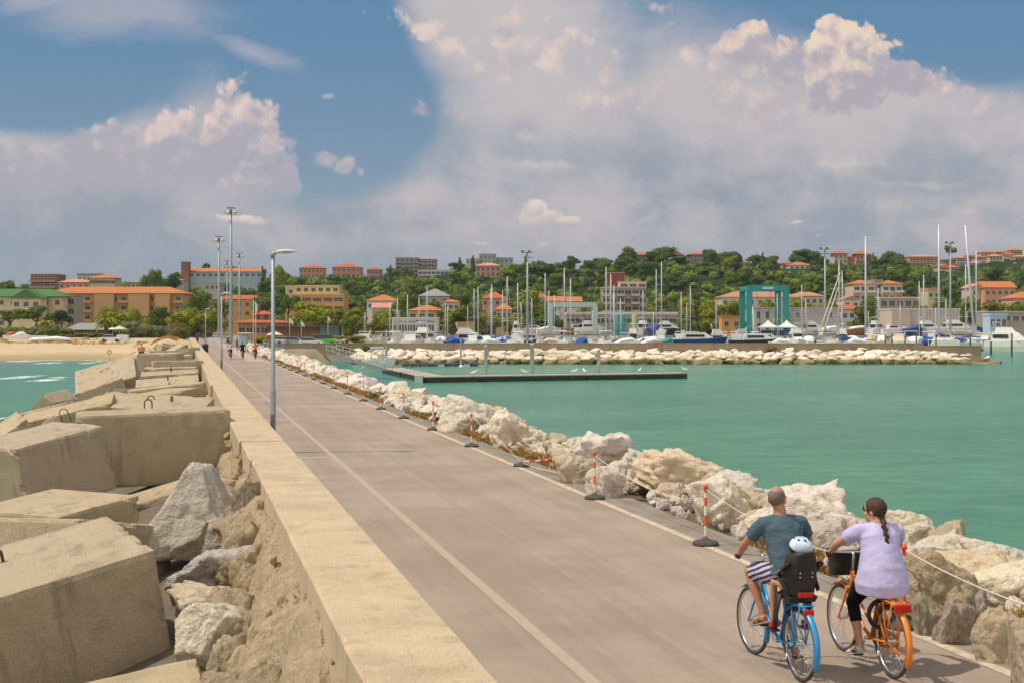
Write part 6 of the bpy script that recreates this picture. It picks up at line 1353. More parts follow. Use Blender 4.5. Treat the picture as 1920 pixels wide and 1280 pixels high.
# the two slanting spars
for (x0, y0, x1, y1, lab) in ((1575, 512, 1533, 632, "long unstepped mast leaning against the rigging, left one"), (1578, 520, 1541, 632, "long unstepped mast leaning against the rigging, right one")):
    a, b = at(x0, y0, 266), at(x1, y1, 258); MB().tube([a, b], [.09, .12], 7).build('spar', M_cream, label=lab, cat='spar')
MBO = [(1255, 1358, 246, 'navy', 'cruiser', 0.05, "long blue-hulled motor cruiser with a white top behind the wall", None), (1375, 1465, 240, 'black', 'cruiser', 0.0, "low dark-hulled speedboat with a white deck left of the tents", None), (1100, 1118, 248, 'white', 'open', .2, "small white launch below the pale green hoist", None), (1150, 1205, 236, 'white', 'covered', .1, "white covered launch lying along the wall", 'whitec'),
       (840, 872, 244, 'navy', 'covered', .2, "motorboat under a dark blue cover with a red stripe right of the club building", 'blue'), (760, 792, 240, 'white', 'cruiser', 1.3, "white motorboat with a windscreen below the club building", None), (796, 822, 242, 'cream', 'canopy', 1.5, "cream fishing boat with a canopy below the club building", 'beige'), (728, 752, 246, 'white', 'canopy', 1.2, "white boat with a pale canopy at the club building's left", 'whitec'),
       (812, 835, 262, 'white', 'canopy', 1.0, "motorboat with a bright blue canopy right of the club building", 'blue'), (708, 728, 262, 'white', 'canopy', .8, "motorboat with a bright blue canopy left of the club building", 'blue'), (655, 680, 250, 'white', 'open', .5, "white open boat at the left end of the moorings", None), (684, 706, 244, 'white', 'open', 1.0, "white open boat next to the left end of the moorings", None),
       (880, 905, 246, 'white', 'cruiser', 1.2, "white cabin boat in front of the ochre boathouse", None), (905, 932, 238, 'white', 'covered', .3, "white pointed boat under a tarpaulin by the close masts", 'whitec'), (935, 968, 240, 'white', 'open', .1, "long low white boat below the pink house", None), (968, 990, 250, 'white', 'canopy', 1.4, "white boat with a pale awning left of the wooden one", 'whitec'), (1000, 1016, 238, 'wood', 'open', .3, "small orange-brown wooden boat behind the wall", None),
       (1020, 1045, 240, 'cream', 'covered', .2, "cream boat beside the small orange-brown one", 'beige'), (1050, 1078, 244, 'white', 'canopy', 1.3, "beige-topped boat below the pale green hoist", 'beige'), (1082, 1102, 238, 'navy', 'covered', 1.2, "boat wrapped in dark blue canvas below the pale green hoist", 'blue'), (1158, 1192, 266, 'white', 'canopy', .3, "white motorboat with a large white hardtop below the grey block", 'whitec'),
       (1208, 1238, 234, 'red', 'covered', .1, "small red-striped dinghy along the wall", 'whitec'), (1240, 1258, 238, 'teal', 'covered', .9, "teal-covered small boat at the bow of the blue-hulled cruiser", 'teal'), (1326, 1372, 268, 'white', 'fly', .1, "white flybridge yacht behind the blue-hulled cruiser", None), (1384, 1420, 270, 'white', 'cruiser', .2, "white cruiser with a striped side left of the dark speedboat", None),
       (1480, 1512, 236, 'white', 'canopy', 1.4, "white cabin boat with a square awning right of the tents", 'whitec'), (1448, 1482, 232, 'white', 'covered', .1, "small white boat with two dark windows below the tents", 'whitec'), (1532, 1575, 242, 'cream', 'open', .05, "low cream sailing dinghy hull below the slanting spars", None), (1585, 1622, 242, 'white', 'covered', .3, "boat under a white cover right of the thick mast", 'whitec'), (1612, 1640, 250, 'white', 'covered', 1.0, "boat under a beige cover at the tall beige-covered mast", 'beige'),
       (1642, 1668, 240, 'white', 'cruiser', 1.2, "white boat with dark windows between the beige covers", None), (1668, 1700, 238, 'white', 'covered', 1.5, "boat under a pointed beige tarpaulin near the right wall end", 'beige'), (1700, 1728, 242, 'white', 'covered', 1.1, "boat under a white tarpaulin right of the pointed beige one", 'whitec'), (1728, 1752, 248, 'navy', 'covered', .5, "boat under a dark blue cover below the ribbed shed", 'blue'), (1752, 1782, 238, 'white', 'open', .2, "white open boat at the tallest mast", None),
       (1782, 1815, 244, 'white', 'covered', .15, "boat under a dark blue cover between the tallest masts", 'blue'), (1815, 1838, 238, 'white', 'open', .4, "white open boat with an orange fender near the wall's end", None), (1840, 1862, 250, 'white', 'cruiser', .9, "white cabin boat beside the wall's end", None)]
for (x0, x1, Y, hull, kind, yaw, lab, cv) in MBO:
    Y = 306+(Y-230)*.66; wpx = (x1-x0)*Y/F; L = wpx/max(.45, abs(math.cos(yaw))+.33*abs(math.sin(yaw))) if abs(math.cos(yaw)) > .5 else wpx/.40
    motorboat((x0+x1)/2, Y, lab, L=min(max(L, 5.5), 13.5), hull=hull, yaw=yaw if tr_.random() < .5 or wpx > 8 else yaw+math.pi, kind=kind, canopy=cv or 'blue')
FILL = [('white', 'cruiser', None), ('white', 'fly', None), ('cream', 'canopy', 'beige'), ('white', 'covered', 'blue'), ('white', 'canopy', 'blue'), ('navy', 'cruiser', None), ('white', 'covered', 'whitec'), ('white', 'canopy', 'whitec')]
NK = dict(cruiser='white-topped cabin cruiser', fly='tall flybridge cruiser', canopy='awninged day boat', covered='tarpaulin-wrapped boat')
WH = ['behind the wall left of the club building', 'under the club lettering', 'right of the club building', 'by the ochre boathouse', 'among the close pair of masts', 'left of the floodlight mast', 'right of the floodlight mast', 'under the pale green hoist', 'below the modern grey block', 'left of the long boat shed', 'before the boat shed', 'beside the blue-hulled cruiser', 'left of the turquoise hoist', 'under the turquoise hoist', 'right of the white tents', 'by the leaning spars', 'before the grey workshop wall', 'by the tall beige-covered mast', 'before the ribbed shed', 'under the tallest mast', 'by the leaning mast']
for i in range(44):
    px = 650+(i+.5)*27.6+tr_.uniform(-5, 5); h_, k_, c_ = FILL[(i*5+i//8) % 8]; Y = (332, 341, 322)[i % 3]
    if 1235 < px < 1300 or 1395 < px < 1440: k_ = 'cruiser'
    motorboat(px, Y, "%s %s %s, %s row" % ({'white': 'white', 'cream': 'cream', 'navy': 'dark blue'}[h_], NK[k_], WH[min(20, int((px-650)/58))], ('middle', 'back', 'front')[i % 3]), L=tr_.uniform(7.5, 11), hull=h_, yaw=(1.45 if i % 4 else .3)+tr_.uniform(-.2, .2), kind=k_, canopy=c_ or 'blue')
motorboat(1893, 300, "white flybridge yacht moored alone off the end of the breakwater", L=10.5, kind='fly', yaw=-1.1)
YA = [(1086, 358, 'cruiser', 'wood', 9, .1, "brown-bottomed white yacht raised on stands under the pale green hoist"), (1108, 352, 'fly', 'white', 9, .3, "white yacht on stands with a tall bridge under the pale green hoist"), (1208, 356, 'fly', 'white', 9, 1.2, "white yacht with two dark windows standing ashore by the boat shed"), (1225, 350, 'covered', 'navy', 9, 1.3, "dark-bottomed hull standing ashore under a pale cover"), (1252, 362, 'fly', 'black', 8, .2, "dark-windowed yacht ashore at the right end of the boat shed"), (968, 352, 'fly', 'white', 7, 1.57, "white bridge of a yacht ashore facing the camera between the masts"),
      (1000, 356, 'cruiser', 'white', 7, .3, "white hull ashore right of the floodlight mast"), (1030, 354, 'covered', 'white', 7, .2, "hull ashore under a pale cover left of the pale green hoist"), (1400, 356, 'open', 'white', 6, .2, "small white hull ashore left of the turquoise hoist"), (1524, 352, 'fly', 'white', 7, .3, "white yacht ashore below the long grey workshop wall"), (1560, 350, 'covered', 'white', 8, .5, "hull ashore under a white cover right of the grey workshop wall"), (1612, 352, 'covered', 'wood', 8, .2, "brown wooden hull ashore below the large villa"), (1645, 350, 'fly', 'white', 8, .8, "white yacht ashore right of the brown wooden hull"),
      (1676, 348, 'cruiser', 'white', 7, .2, "white hull ashore at the pinkish end of the shed"), (1695, 350, 'open', 'red', 7, .2, "red hull ashore in front of the ribbed shed"), (1716, 346, 'covered', 'navy', 7, .4, "blue box-like covered hull ashore in front of the ribbed shed"), (1742, 350, 'fly', 'white', 9, .2, "white yacht ashore before the middle of the ribbed shed"), (1795, 350, 'fly', 'white', 11, .1, "large white flybridge yacht ashore right of the tallest mast"), (1825, 352, 'covered', 'navy', 8, .2, "navy hull ashore between the two tallest masts")]
for (px, Y, kind, hull, L, yaw, lab) in YA: motorboat(px, Y+7, lab, L=L, hull=hull, yaw=yaw, kind=kind, zb=1.3, canopy='whitec' if hull != 'navy' else 'blue')
# quay edge and slips
M_quay = mat('quay_concrete', [(.40, .35, .28), (.50, .44, .36)], rough=.9, nscale=.6)
q = MB(); q.box(-20, 420, 352, 354, -4.2, .30); q.build('quay', M_quay, kind='structure')
for (px, Y, yt, w, lab) in ((1660, 205.8, 628, .26, "leftmost of the dark mooring posts on the wall"), (1672, 206, 625, .26, "second dark mooring post on the wall"), (1697, 206, 630, .24, "third dark mooring post, half behind a white tarpaulin"), (1718, 206, 630, .24, "fourth dark mooring post on the wall"), (1755, 206, 627, .22, "dark mooring post at the foot of the tallest mast"), (1819, 207, 626, .3, "dark mooring post at the wall's end"), (1897, 250, 625, .35, "dark mooring post in front of the lone yacht"), (1858, 262, 640, .4, "short dark mooring post left of the lone yacht")):
    p = at(px, 612, Y); MB().lathe([(w/2, WZ-1), (w/2, CH+(612-yt)*Y/F), (0, CH+(612-yt)*Y/F+.02)], 10, cap=False).build('mooring_post', M_blk, label=lab, cat='mooring post', group='dark mooring posts').location = (p.x, Y, 0)
# hoists
M_turq = mat('hoist_turquoise', [(.015, .22, .22), (.025, .30, .29)], rough=.5, nscale=2); M_pgreen = mat('hoist_pale_green', [(.36, .48, .44), (.44, .56, .52)], rough=.5)
def hoist(x0, x1, yt, Y, m, lab, bw, dep=7.0, sign=True):
    X0, X1 = (x0-CX)*Y/F, (x1-CX)*Y/F; H_ = CH+(612-yt)*Y/F; xc = (X0+X1)/2; w = (X1-X0)/2
    r = empty('boat_hoist', (xc, Y, .15), label=lab, cat='boat hoist')
    for sx in (-1, 1):
        for y in (0, dep):
            b = MB(); b.hexa([(sx*w-bw*.5, y-bw/2, .9), (sx*w+bw*.5, y-bw/2, .9), (sx*w+bw*.5, y+bw/2, .9), (sx*w-bw*.5, y+bw/2, .9), (sx*w-bw*.62, y-bw/2, H_-bw), (sx*w+bw*.62, y-bw/2, H_-bw), (sx*w+bw*.62, y+bw/2, H_-bw), (sx*w-bw*.62, y+bw/2, H_-bw)]); b.build('leg', m, r)
            W2 = MB(); W2.lathe([(0, -.25), (.55, -.25), (.6, -.15), (.6, .15), (.55, .25), (0, .25)], 18, axis='x', o=(sx*w, y, .6), cap=False); W2.build('wheel', M_rub, r)
        MB().box(sx*w-bw*.45, sx*w+bw*.45, -bw/2, dep+bw/2, H_-bw, H_-.01).build('side_beam', m, r); MB().box(sx*w-bw*.3, sx*w+bw*.3, bw*.51, dep-bw*.51, 1.1, 1.7).build('sill_beam', m, r)
    MB().box(-w+bw*.46, w-bw*.46, -bw*.45, bw*.45, H_-bw*1.05, H_+.1).build('cross_beam', m, r); MB().box(-w+bw*.46, w-bw*.46, dep-bw*.45, dep+bw*.45, H_-bw*1.05, H_+.1).build('cross_beam', m, r)
    if sign: MB().box(-w*.30, w*.30, -bw*.45-.06, -bw*.45-.003, H_-bw*.75, H_-bw*.3).build('sign_plate', mat('hoist_sign', [(.45, .6, .62)], rough=.5), r)
    for sx in (-.5, .5): MB().tube([(sx*w*1.2, 0, H_-bw), (sx*w*.8, 0, 3), (sx*w*.8, dep, 3), (sx*w*1.2, dep, H_-bw)], .05, 5).build('sling', M_blk, r)
    return r
hoist(1405, 1474, 537, 357, M_turq, "tall turquoise travelling boat hoist above the white cube building", 1.25, dep=11)
hoist(1032, 1116, 569, 358, M_pgreen, "long pale green gantry hoist above the yachts on stands", 1.1, sign=False)
# white tents and their deck
for (px, lab) in ((1440, "left of two white pointed tents under the turquoise hoist"), (1475, "right of two white pointed tents under the turquoise hoist")):
    Y = 356; X = (px-CX)*Y/F; r = empty('tent', (X, Y, .2), label=lab, cat='tent', group='white pointed tents'); zt = CH+(612-600)*Y/F-.2; ze = CH+(612-613)*Y/F-.2
    m = MB(); k = 8; w = 2.45; vs = []
    for (f, z) in ((1, ze-.25), (1, ze), (.5, ze+(zt-ze)*.30), (.22, ze+(zt-ze)*.62), (.0, zt)):
        for (a, b) in ((-1, -1), (1, -1), (1, 1), (-1, 1)): vs.append((a*w*f, b*w*f, z))
    m.add(vs, [(i*4+j, i*4+(j+1) % 4, i*4+4+(j+1) % 4, i*4+4+j) for i in range(4) for j in range(4)]); m.build('roof', M_gel, r)
    m = MB()
    for (a, b) in ((-1, -1), (1, -1), (1, 1), (-1, 1)): m.tube([(a*w*.97, b*w*.97, -.2), (a*w*.97, b*w*.97, ze)], .06, 6)
    m.build('pole', M_alu, r)
pvn = MB(); X = (1458-CX)*356/F; pvn.box(X-5.2, X+5.2, 353, 359, -.9, .2)
for k in range(22): pvn.box(X-5.2+k*.49, X-5.1+k*.49, 353, 353.08, .2, 2.0)
pvn.box(X-5.2, X+5.2, 358.9, 359, .2, 2.2).build('tent_deck', mat('deck_blue', [(.04, .10, .14)], rough=.6), label="dark blue fenced deck beneath the two white tents", cat="deck")
tk = [(1157, 592, 606, 358, 10, M_turq, "teal storage tank in front of the boat shed, left one"), (1167, 592, 605, 361, 9, M_teal, "teal storage tank in front of the boat shed, right one"), (1190, 592, 607, 356, 11, mat('tank_green', [(.35, .40, .22)], rough=.7), "yellow-green storage tank right of the teal ones")]
for (px, yt, yb, Y, w, m_, lab) in tk:
    z = CH+(612-yt)*Y/F; MB().lathe([(w*Y/F/2, 0), (w*Y/F/2, z), (w*Y/F/2*.9, z+.15), (0, z+.2)], 18, cap=False).build('storage_tank', m_, label=lab, cat='tank').location = ((px-CX)*Y/F, Y, .15)
MB().lathe([(0, 0), (.3, 0), (.3, .25), (.18, .32), (0, .34)], 12, cap=False).build('lifebuoy_box', M_orange, label="red box on a post near the cruiser", cat="box").location = at(1366, 640, 356)
# yard fence, small clutter on the quay
fe = empty('yard_fence', (0, 0, 0), label="low pale fence along the quay behind the moored boats", cat="fence")
for i in range(30):
    x = -18+i*5; MB().box(x, x+4.6, 354.4, 354.46, .15, .9).build('panel', M_quay, fe); MB().box(x+4.62, x+4.72, 354.35, 354.5, .1, 1.05).build('post', M_alu, fe)
M_pile = mat('pile_steel', [(.50, .50, .50), (.60, .60, .59)], rough=.7, nscale=1.2, stretch=(1, 1, .3))
# ================================================================== pontoon, piles, gangway, gulls
M_pont = mat('pontoon_black', [(.018, .022, .020), (.05, .055, .05)], rough=.8, nscale=1.5); M_ptop = mat('pontoon_top', [(.34, .30, .24), (.44, .40, .33)], rough=.9)
pt = empty('pontoon', (0, 0, 0), label="long black floating pontoon lying across the basin", cat="pontoon")
a, b, c = gp(795, 717, WZ), gp(1290, 709, WZ), gp(716, 698, WZ)
def beam(mb, p, q, w, z0, z1, mi=0):
    d = (q-p); d.z = 0; d.normalize(); n = Vector((-d.y, d.x, 0))*w
    mb.hexa([(p.x, p.y, z0), (q.x, q.y, z0), (q.x+n.x, q.y+n.y, z0), (p.x+n.x, p.y+n.y, z0), (p.x, p.y, z1), (q.x, q.y, z1), (q.x+n.x, q.y+n.y, z1), (p.x+n.x, p.y+n.y, z1)], mi)
for k in range(5):
    p, q_ = a.lerp(b, k/5+.003), a.lerp(b, (k+1)/5-.003); m = MB(); beam(m, p, q_, 2.4, WZ-.3, WZ+.50); beam(m, p+Vector((.0, -.03, 0)), q_+Vector((0, -.03, 0)), 2.46, WZ+.503, WZ+.60, 1); m.build('pontoon_section', [M_pont, M_ptop], pt)
for k in range(2):
    p, q_ = c.lerp(a, k/2+.01), c.lerp(a, (k+1)/2-.02); m = MB(); beam(m, p, q_, 2.4, WZ-.3, WZ+.50); beam(m, p+Vector((.0, -.03, 0)), q_+Vector((0, -.03, 0)), 2.46, WZ+.503, WZ+.58, 1); m.build('pontoon_section', [M_pont, M_ptop], pt)
MB().box(a.x-.9, a.x-.1, a.y-.35, a.y+.6, WZ-.1, WZ+.75).build('link_plate', M_alu, pt)
for (px, yt, Y, w, lab) in ((911, 648, 141, .36, "left one of the two nearer grey steel piles in the pontoon"), (997.5, 645, 141.5, .44, "thickest grey steel pile standing in the pontoon"), (1122.5, 655, 141.5, .36, "rightmost grey steel pile standing in the pontoon"), (864, 638, 186, .26, "slim grey pile behind the pontoon, with a white float at its foot"), (724, 640, 186, .30, "slim grey pile beside the launch with a striped canopy"), (947, 661, 183, .14, "thin short pole among the boulders behind the pontoon")):
    z = CH+(612-yt)*Y/F; MB().lathe([(w/2, WZ-1.5), (w/2, z-.08), (w/2*1.08, z-.07), (w/2*1.08, z), (w/4, z+.05), (0, z+.06)], 18, cap=False).build('mooring_pile', M_pile, label=lab, cat='mooring pile', group='grey mooring piles').location = ((px-CX)*Y/F, Y, 0)
p0, p1 = gp(755, 686.5, WZ), gp(900, 685.5, WZ); fl = empty('walkway', (0, 0, 0), label="low floating walkway with blue and white floats behind the black pontoon", cat="walkway")
m = MB(); beam(m, p0, p1, 1.6, WZ+.25, WZ+.42); m.build('deck', M_dkg, fl)
for k in range(9):
    p, q_ = p0.lerp(p1, k/9+.01), p0.lerp(p1, (k+.8)/9); m = MB(); beam(m, p-Vector((0, .05, 0)), q_-Vector((0, .05, 0)), 1.5, WZ-.15, WZ+.24); m.build('float', [M_navy, M_gel, M_bluec][k % 3] if k > 2 else M_dkg, fl)
MB().lathe([(0, -.35), (.3, -.2), (.36, 0), (.3, .25), (0, .36)], 12, cap=False).build('buoy', M_gel, label="round white float at the foot of the slim grey pile", cat="buoy").location = at(865, 688, 184)
gw = empty('gangway', (0, 0, 0), label="grey railed gangway sloping from the bank down to the pontoon", cat="gangway")
g0, g1 = at(612, 664, 150)+Vector((0, 0, 0)), at(716, 694, 139); m = MB(); beam(m, g0, g1, 1.3, 0, .001)
d = g1-g0
for sgn in (0, 1.25):
    n = Vector((-d.y, d.x, 0)).normalized()*sgn; m = MB()
    for h in (.0, .55, 1.05): m.tube([g0+n+Vector((0, 0, h)), g1+n+Vector((0, 0, h))], .02, 5)
    for k in range(9): q_ = g0.lerp(g1, k/8)+n; m.tube([q_, q_+Vector((0, 0, 1.05))], .03, 5)
    m.build('railing', M_pile, gw)
m = MB(); n = Vector((-d.y, d.x, 0)).normalized()*1.25; m.hexa([g0-Vector((0, 0, .08)), g1-Vector((0, 0, .08)), g1+n-Vector((0, 0, .08)), g0+n-Vector((0, 0, .08)), g0, g1, g1+n, g0+n]); m.build('deck', M_dkg, gw)
m0 = motorboat(711, 178, "small launch with a blue and white striped sun canopy beside the slim pile", L=4.6, kind='canopy', yaw=.2, canopy='whitec')
MB().tube([(-1.6, 0, 2.25), (-1.0, 0, 2.45), (1.0, 0, 2.45), (1.6, 0, 2.25)], [(.03, .8), (.05, .95), (.05, .95), (.03, .8)], 10, up=(0, 0, 1)).build('sun_canopy', mat('canopy_pale_blue', [(.45, .58, .72)], rough=.8), m0)
M_gull = mat('gull_white', [(.72, .70, .66)], rough=.8)
GP = [(1088, "at the pontoon's middle"), (1240, "near the pontoon's right tip"), (1287, "at the very tip of the pontoon"), (1068, "left of the rightmost pile"), (975, "just left of the thickest pile"), (882, "between the slim pile and the left pile"), (1195, "right of the rightmost pile")]
for (px, w_) in GP:
    q_ = a.lerp(b, (px-795)/495); m = MB()
    m.tube([(-.26, 0, .17), (-.16, 0, .19), (0, 0, .21), (.12, 0, .25), (.18, 0, .33), (.22, 0, .37), (.31, 0, .36)], [.01, .05, .085, .075, .04, .045, .008], 8, 0).tube([(0, .03, .15), (.01, .03, 0)], .008, 4).tube([(0, -.03, .15), (.01, -.03, 0)], .008, 4)
    o = m.build('seagull', M_gull, label="white gull standing on the black pontoon "+w_, cat="seagull", group="gulls on the pontoon"); o.location = (q_.x, q_.y+1.0, WZ+.60); o.rotation_euler = (0, 0, px % 6); o.scale = (1.5,)*3
# ================================================================== cars, promenade, beach
def car(px, Y, z, yaw, m_, lab, L=4.1, hh=1.45, van=False):
    r = empty('parked_car', ((px-CX)*Y/F, Y, z), yaw, label=lab, cat='car' if not van else 'van', group='cars parked by the road'); mb = MB()
    prof = [(-L/2, .35), (-L/2, .80), (-L/2+.1, .90), (L*.22, .92), (L/2-.1, .72), (L/2, .55), (L/2, .35)] if not van else [(-L/2, .35), (-L/2, 1.0), (L*.30, 1.05), (L/2-.1, .85), (L/2, .6), (L/2, .35)]
    vs = [(x, s_*.85, zz) for s_ in (-1, 1) for x, zz in prof]; k = len(prof); mb.add(vs, [tuple(range(k-1, -1, -1)), tuple(range(k, 2*k))]+[(j, (j+1) % k, k+(j+1) % k, k+j) for j in range(k)]); o = mb.build('body', m_, r, bevel=.05); fix_normals(o)
    x0, x1 = (-L*.42, L*.12) if not van else (-L*.48, L*.28); m = MB(); zb_ = .9 if not van else 1.04
    m.hexa([(x0, -.78, zb_), (x1+.35, -.78, zb_), (x1+.35, .78, zb_), (x0, .78, zb_), (x0+.35*(not van), -.62, hh-.06), (x1-.2, -.62, hh-.06), (x1-.2, .62, hh-.06), (x0+.35*(not van), .62, hh-.06)]); m.build('window_band', M_tint, r)
    MB().box(x0+.36*(not van), x1-.2, -.62, .62, hh-.058, hh).build('roof', m_, r, bevel=.03)
    for sx in (-L*.31, L*.31):
        for sy in (-.86, .86): MB().lathe([(0, -.1), (.3, -.1), (.32, -.06), (.32, .06), (.3, .1), (0, .1)], 16, axis='y', cap=False, o=(sx, sy, .32)).build('wheel', M_rub, r)
    return r
M_cw = mat('car_white', [(.70, .70, .69)], rough=.25, spec=.6); M_cg = mat('van_green', [(.10, .55, .08)], rough=.4); M_cs = mat('car_silver', [(.35, .37, .40)], rough=.3, metal=.3); M_cd = mat('car_dark', [(.04, .05, .08)], rough=.3)
car(584, 232, -.05, .05, M_cw, "white car parked beyond the wall left of the green van", 4.2)
car(607, 246, -.05, .1, M_cg, "bright green van parked among the golden bushes", 4.6, 1.9, True)
car(208, 268, .2, .1, M_cw, "white car parked on the sand left of the white box"); car(638, 262, -.05, .1, M_cw, "white car half hidden right of the green van"); car(555, 240, -.05, 0, M_cs, "silver car behind the blue mesh barrier"); car(536, 252, -.05, .2, M_cw, "white car under the right side of the cream parasol")
car(372, 372, .1, 1.8, M_cd, "dark car at the far end of the road")
def parasol(px, yt, w, Y, m_, lab, z=0.0):
    H_ = CH+(612-yt)*Y/F-z; r = empty('parasol', ((px-CX)*Y/F, Y, z), label=lab, cat='parasol'); MB().tube([(0, 0, 0), (0, 0, H_-.1)], .04, 8).build('pole', M_alu, r)
    R_ = w*Y/F/2; MB().lathe([(R_, H_-R_*.48), (R_, H_-R_*.42), (R_*.5, H_-R_*.18), (.04, H_), (0, H_+.05)], 8, cap=False, smooth=False).build('canopy', m_, r); return r
parasol(515, 621, 32, 240, M_cream, "large cream parasol at the roadside behind the nearest street lamp"); parasol(420, 627, 15, 250, mat('canvas_green', [(.05, .22, .12)], rough=.8), "dark green parasol behind the distant cyclists")
parasol(224, 611, 30, 290, mat('canvas_lime', [(.35, .50, .22), (.62, .66, .50)], rough=.8, nscale=1.2), "green and white parasol on the beach by the white box", .25); parasol(211, 614, 16, 292, M_whitec, "white parasol beside the green one on the beach", .25)
# pale kiosk van with a flat roof next to the cyclists
kv = empty('snack_stall', ((460-CX)*226/F, 226, -.02), label="pale blue snack stall with a flat white awning beside the road", cat="stall")
MB().box(-1.0, .3, -.6, .6, 0, 1.7).build('counter', WC['lblue'], kv, bevel=.05); MB().box(-1.15, 1.15, -1.0, 1.0, 2.1, 2.25).build('awning', M_gel, kv, bevel=.06)
m = MB(); [m.tube([(x, y, 0), (x, y, 2.1)], .035, 6) for x in (-1, 1) for y in (-.85, .85)]; m.build('pole', M_alu, kv)
# flags
def flag(px, yt, yb, Y, cols, lab, fx=1, fw=1.5, fh=1.0):
    r = empty('flagpole', ((px-CX)*Y/F, Y, 0), label=lab, cat='flagpole'); H_ = CH+(612-yt)*Y/F; MB().tube([(0, 0, 0), (0, 0, H_)], [.07, .04], 8).build('pole', M_lampw, r)
    m = MB(); n = 9; L = [(fx*fw*i/n*.6, .12*math.sin(i*1.1), -.55*fw*(i/n)**1.2) for i in range(n+1)]
    for i in range(n): (x0, y0, z0), (x1, y1, z1) = L[i], L[i+1]; m.quad((x0, y0, H_-.1-fh+z0), (x1, y1, H_-.1-fh+z1), (x1, y1, H_-.1+z1), (x0, y0, H_-.1+z0), min(len(cols)-1, i*len(cols)//n))
    m.build('flag', cols, r)
flag(475, 563, 668, 205, [M_teal, M_gel, M_redh], "white flagpole with a limp green, white and red flag", 1, 1.6, 1.3); flag(479.5, 566, 668, 206, [M_blk, M_galv], "white flagpole with a drooping dark flag beside the tricolour one", 1, 1.0, 1.0)
flag(543, 596, 640, 300, [M_gel], "pole with a small white banner left of the boats", 1, 1.4, .9); flag(565, 602, 640, 300, [M_gel], "pole with a small square white banner, right one", 1, 1.2, .8); flag(615, 593, 640, 290, [M_gel], "pole with a narrow white pennant", 1, .9, .8)
# blue mesh barrier, pink path
M_mesh = mat('blue_mesh', [(.10, .16, .30), (.22, .30, .42)], rough=.8, nscale=6)
br = empty('barrier_fence', (0, 0, 0), label="low blue mesh barrier at the root of the breakwater", cat="fence")
for k in range(6):
    p, q_ = at(488+k*16, 612, 212), at(488+(k+.92)*16, 612, 212); MB().box(p.x, q_.x, 211.9, 211.95, -.05, .62).build('panel', M_mesh, br); MB().tube([(q_.x+.05, 212, -.1), (q_.x+.05, 212, .75)], .03, 6).build('post', M_alu, br)
M_pink = mat('pink_paving', [(.46, .31, .25), (.53, .37, .30)], rough=.9, nscale=2)
strip("pavement", 5.9, 7.5, .012, M_pink, 128, 260, kind='structure')
st = empty('market_stalls', (0, 0, 0)); bpy.data.objects.remove(st)
for (px, Y, m_, lab) in ((402, 285, M_bluec, "small blue-topped stall at the roadside, left one"), (414, 270, M_whitec, "small white-topped stall at the roadside, right one")):
    r = empty('stall', ((px-CX)*Y/F, Y, 0), label=lab, cat='stall'); MB().box(-1.1, 1.1, -.5, .5, 0, .9).build('table', M_whitec, r); MB().box(-1.2, 1.2, -.7, .7, 1.9, 2.0).build('awning', m_, r)
# beach things
bx = empty('beached_boat', ((96-CX)*278/F, 278, land((96-CX)*278/F, 278)+.05), .0, label="long low boat under a white tarpaulin lying on the beach", cat="boat")
MB().tube([(-4.7, 0, .3), (-3.8, 0, .5), (-1, 0, .62), (1.0, 0, .72), (3.6, 0, .55), (4.6, 0, .38)], [(.15, .3), (.38, .8), (.42, 1.0), (.5, 1.0), (.35, .8), (.1, .2)], 12, up=(0, 0, 1)).build('cover', M_whitec, bx)
pn = empty('windbreak', ((72-CX)*300/F, 300, .2), label="row of white upright panels behind the long covered boat", cat="windbreak")
for k in range(6): MB().box(-2.0+k*.68, -1.38+k*.68, -.03, .03, 0, 1.05).build('panel', M_whitec, pn)
MB().box(-1.1, 1.1, -.6, .6, 0, 1.35).build('storage_box', M_whitec, label="white box trailer beside the parked car on the beach", cat="trailer", bevel=.06).location = ((230-CX)*272/F, 272, .2)
lb = empty('lifebuoy_post', ((205-CX)*206/F, 206, -1.5), label="orange lifebuoy on a short post at the water's edge", cat="lifebuoy"); MB().torus((0, 0, .9), .30, .075, axis='y').build('ring', M_orange, lb); MB().tube([(0, .1, -.6), (0, .1, 1.0)], .035, 6).build('post', M_alu, lb)
for (px, Y, c_, lab) in ((22, 296, 'red', "small rowing boat with a dark red cover at the left of the beach"), (40, 294, 'white', "small white rowing boat at the left of the beach")):
    r = motorboat(px, Y, lab, L=3.6, hull='white', yaw=.05, kind='covered', zb=.25, canopy=c_ if c_ != 'white' else 'whitec')
for (x0, x1, yt, Y, lab) in ((312, 320, 600, 340, "small grey utility gate at the end of the road"),):
    pass
gt = empty('gate', ((362-CX)*392/F, 392, 0), label="dark grey mesh gate across the far end of the road", cat="gate"); MB().box(-5.5, 5.5, -.05, .05, .1, 3.2).build('mesh_panel', mat('gate_mesh', [(.10, .11, .13)], rough=.8), gt)
for x in (-5.6, 0, 5.6): MB().box(x-.1, x+.1, -.12, .12, 0, 3.4).build('gate_post', M_dkg, gt)
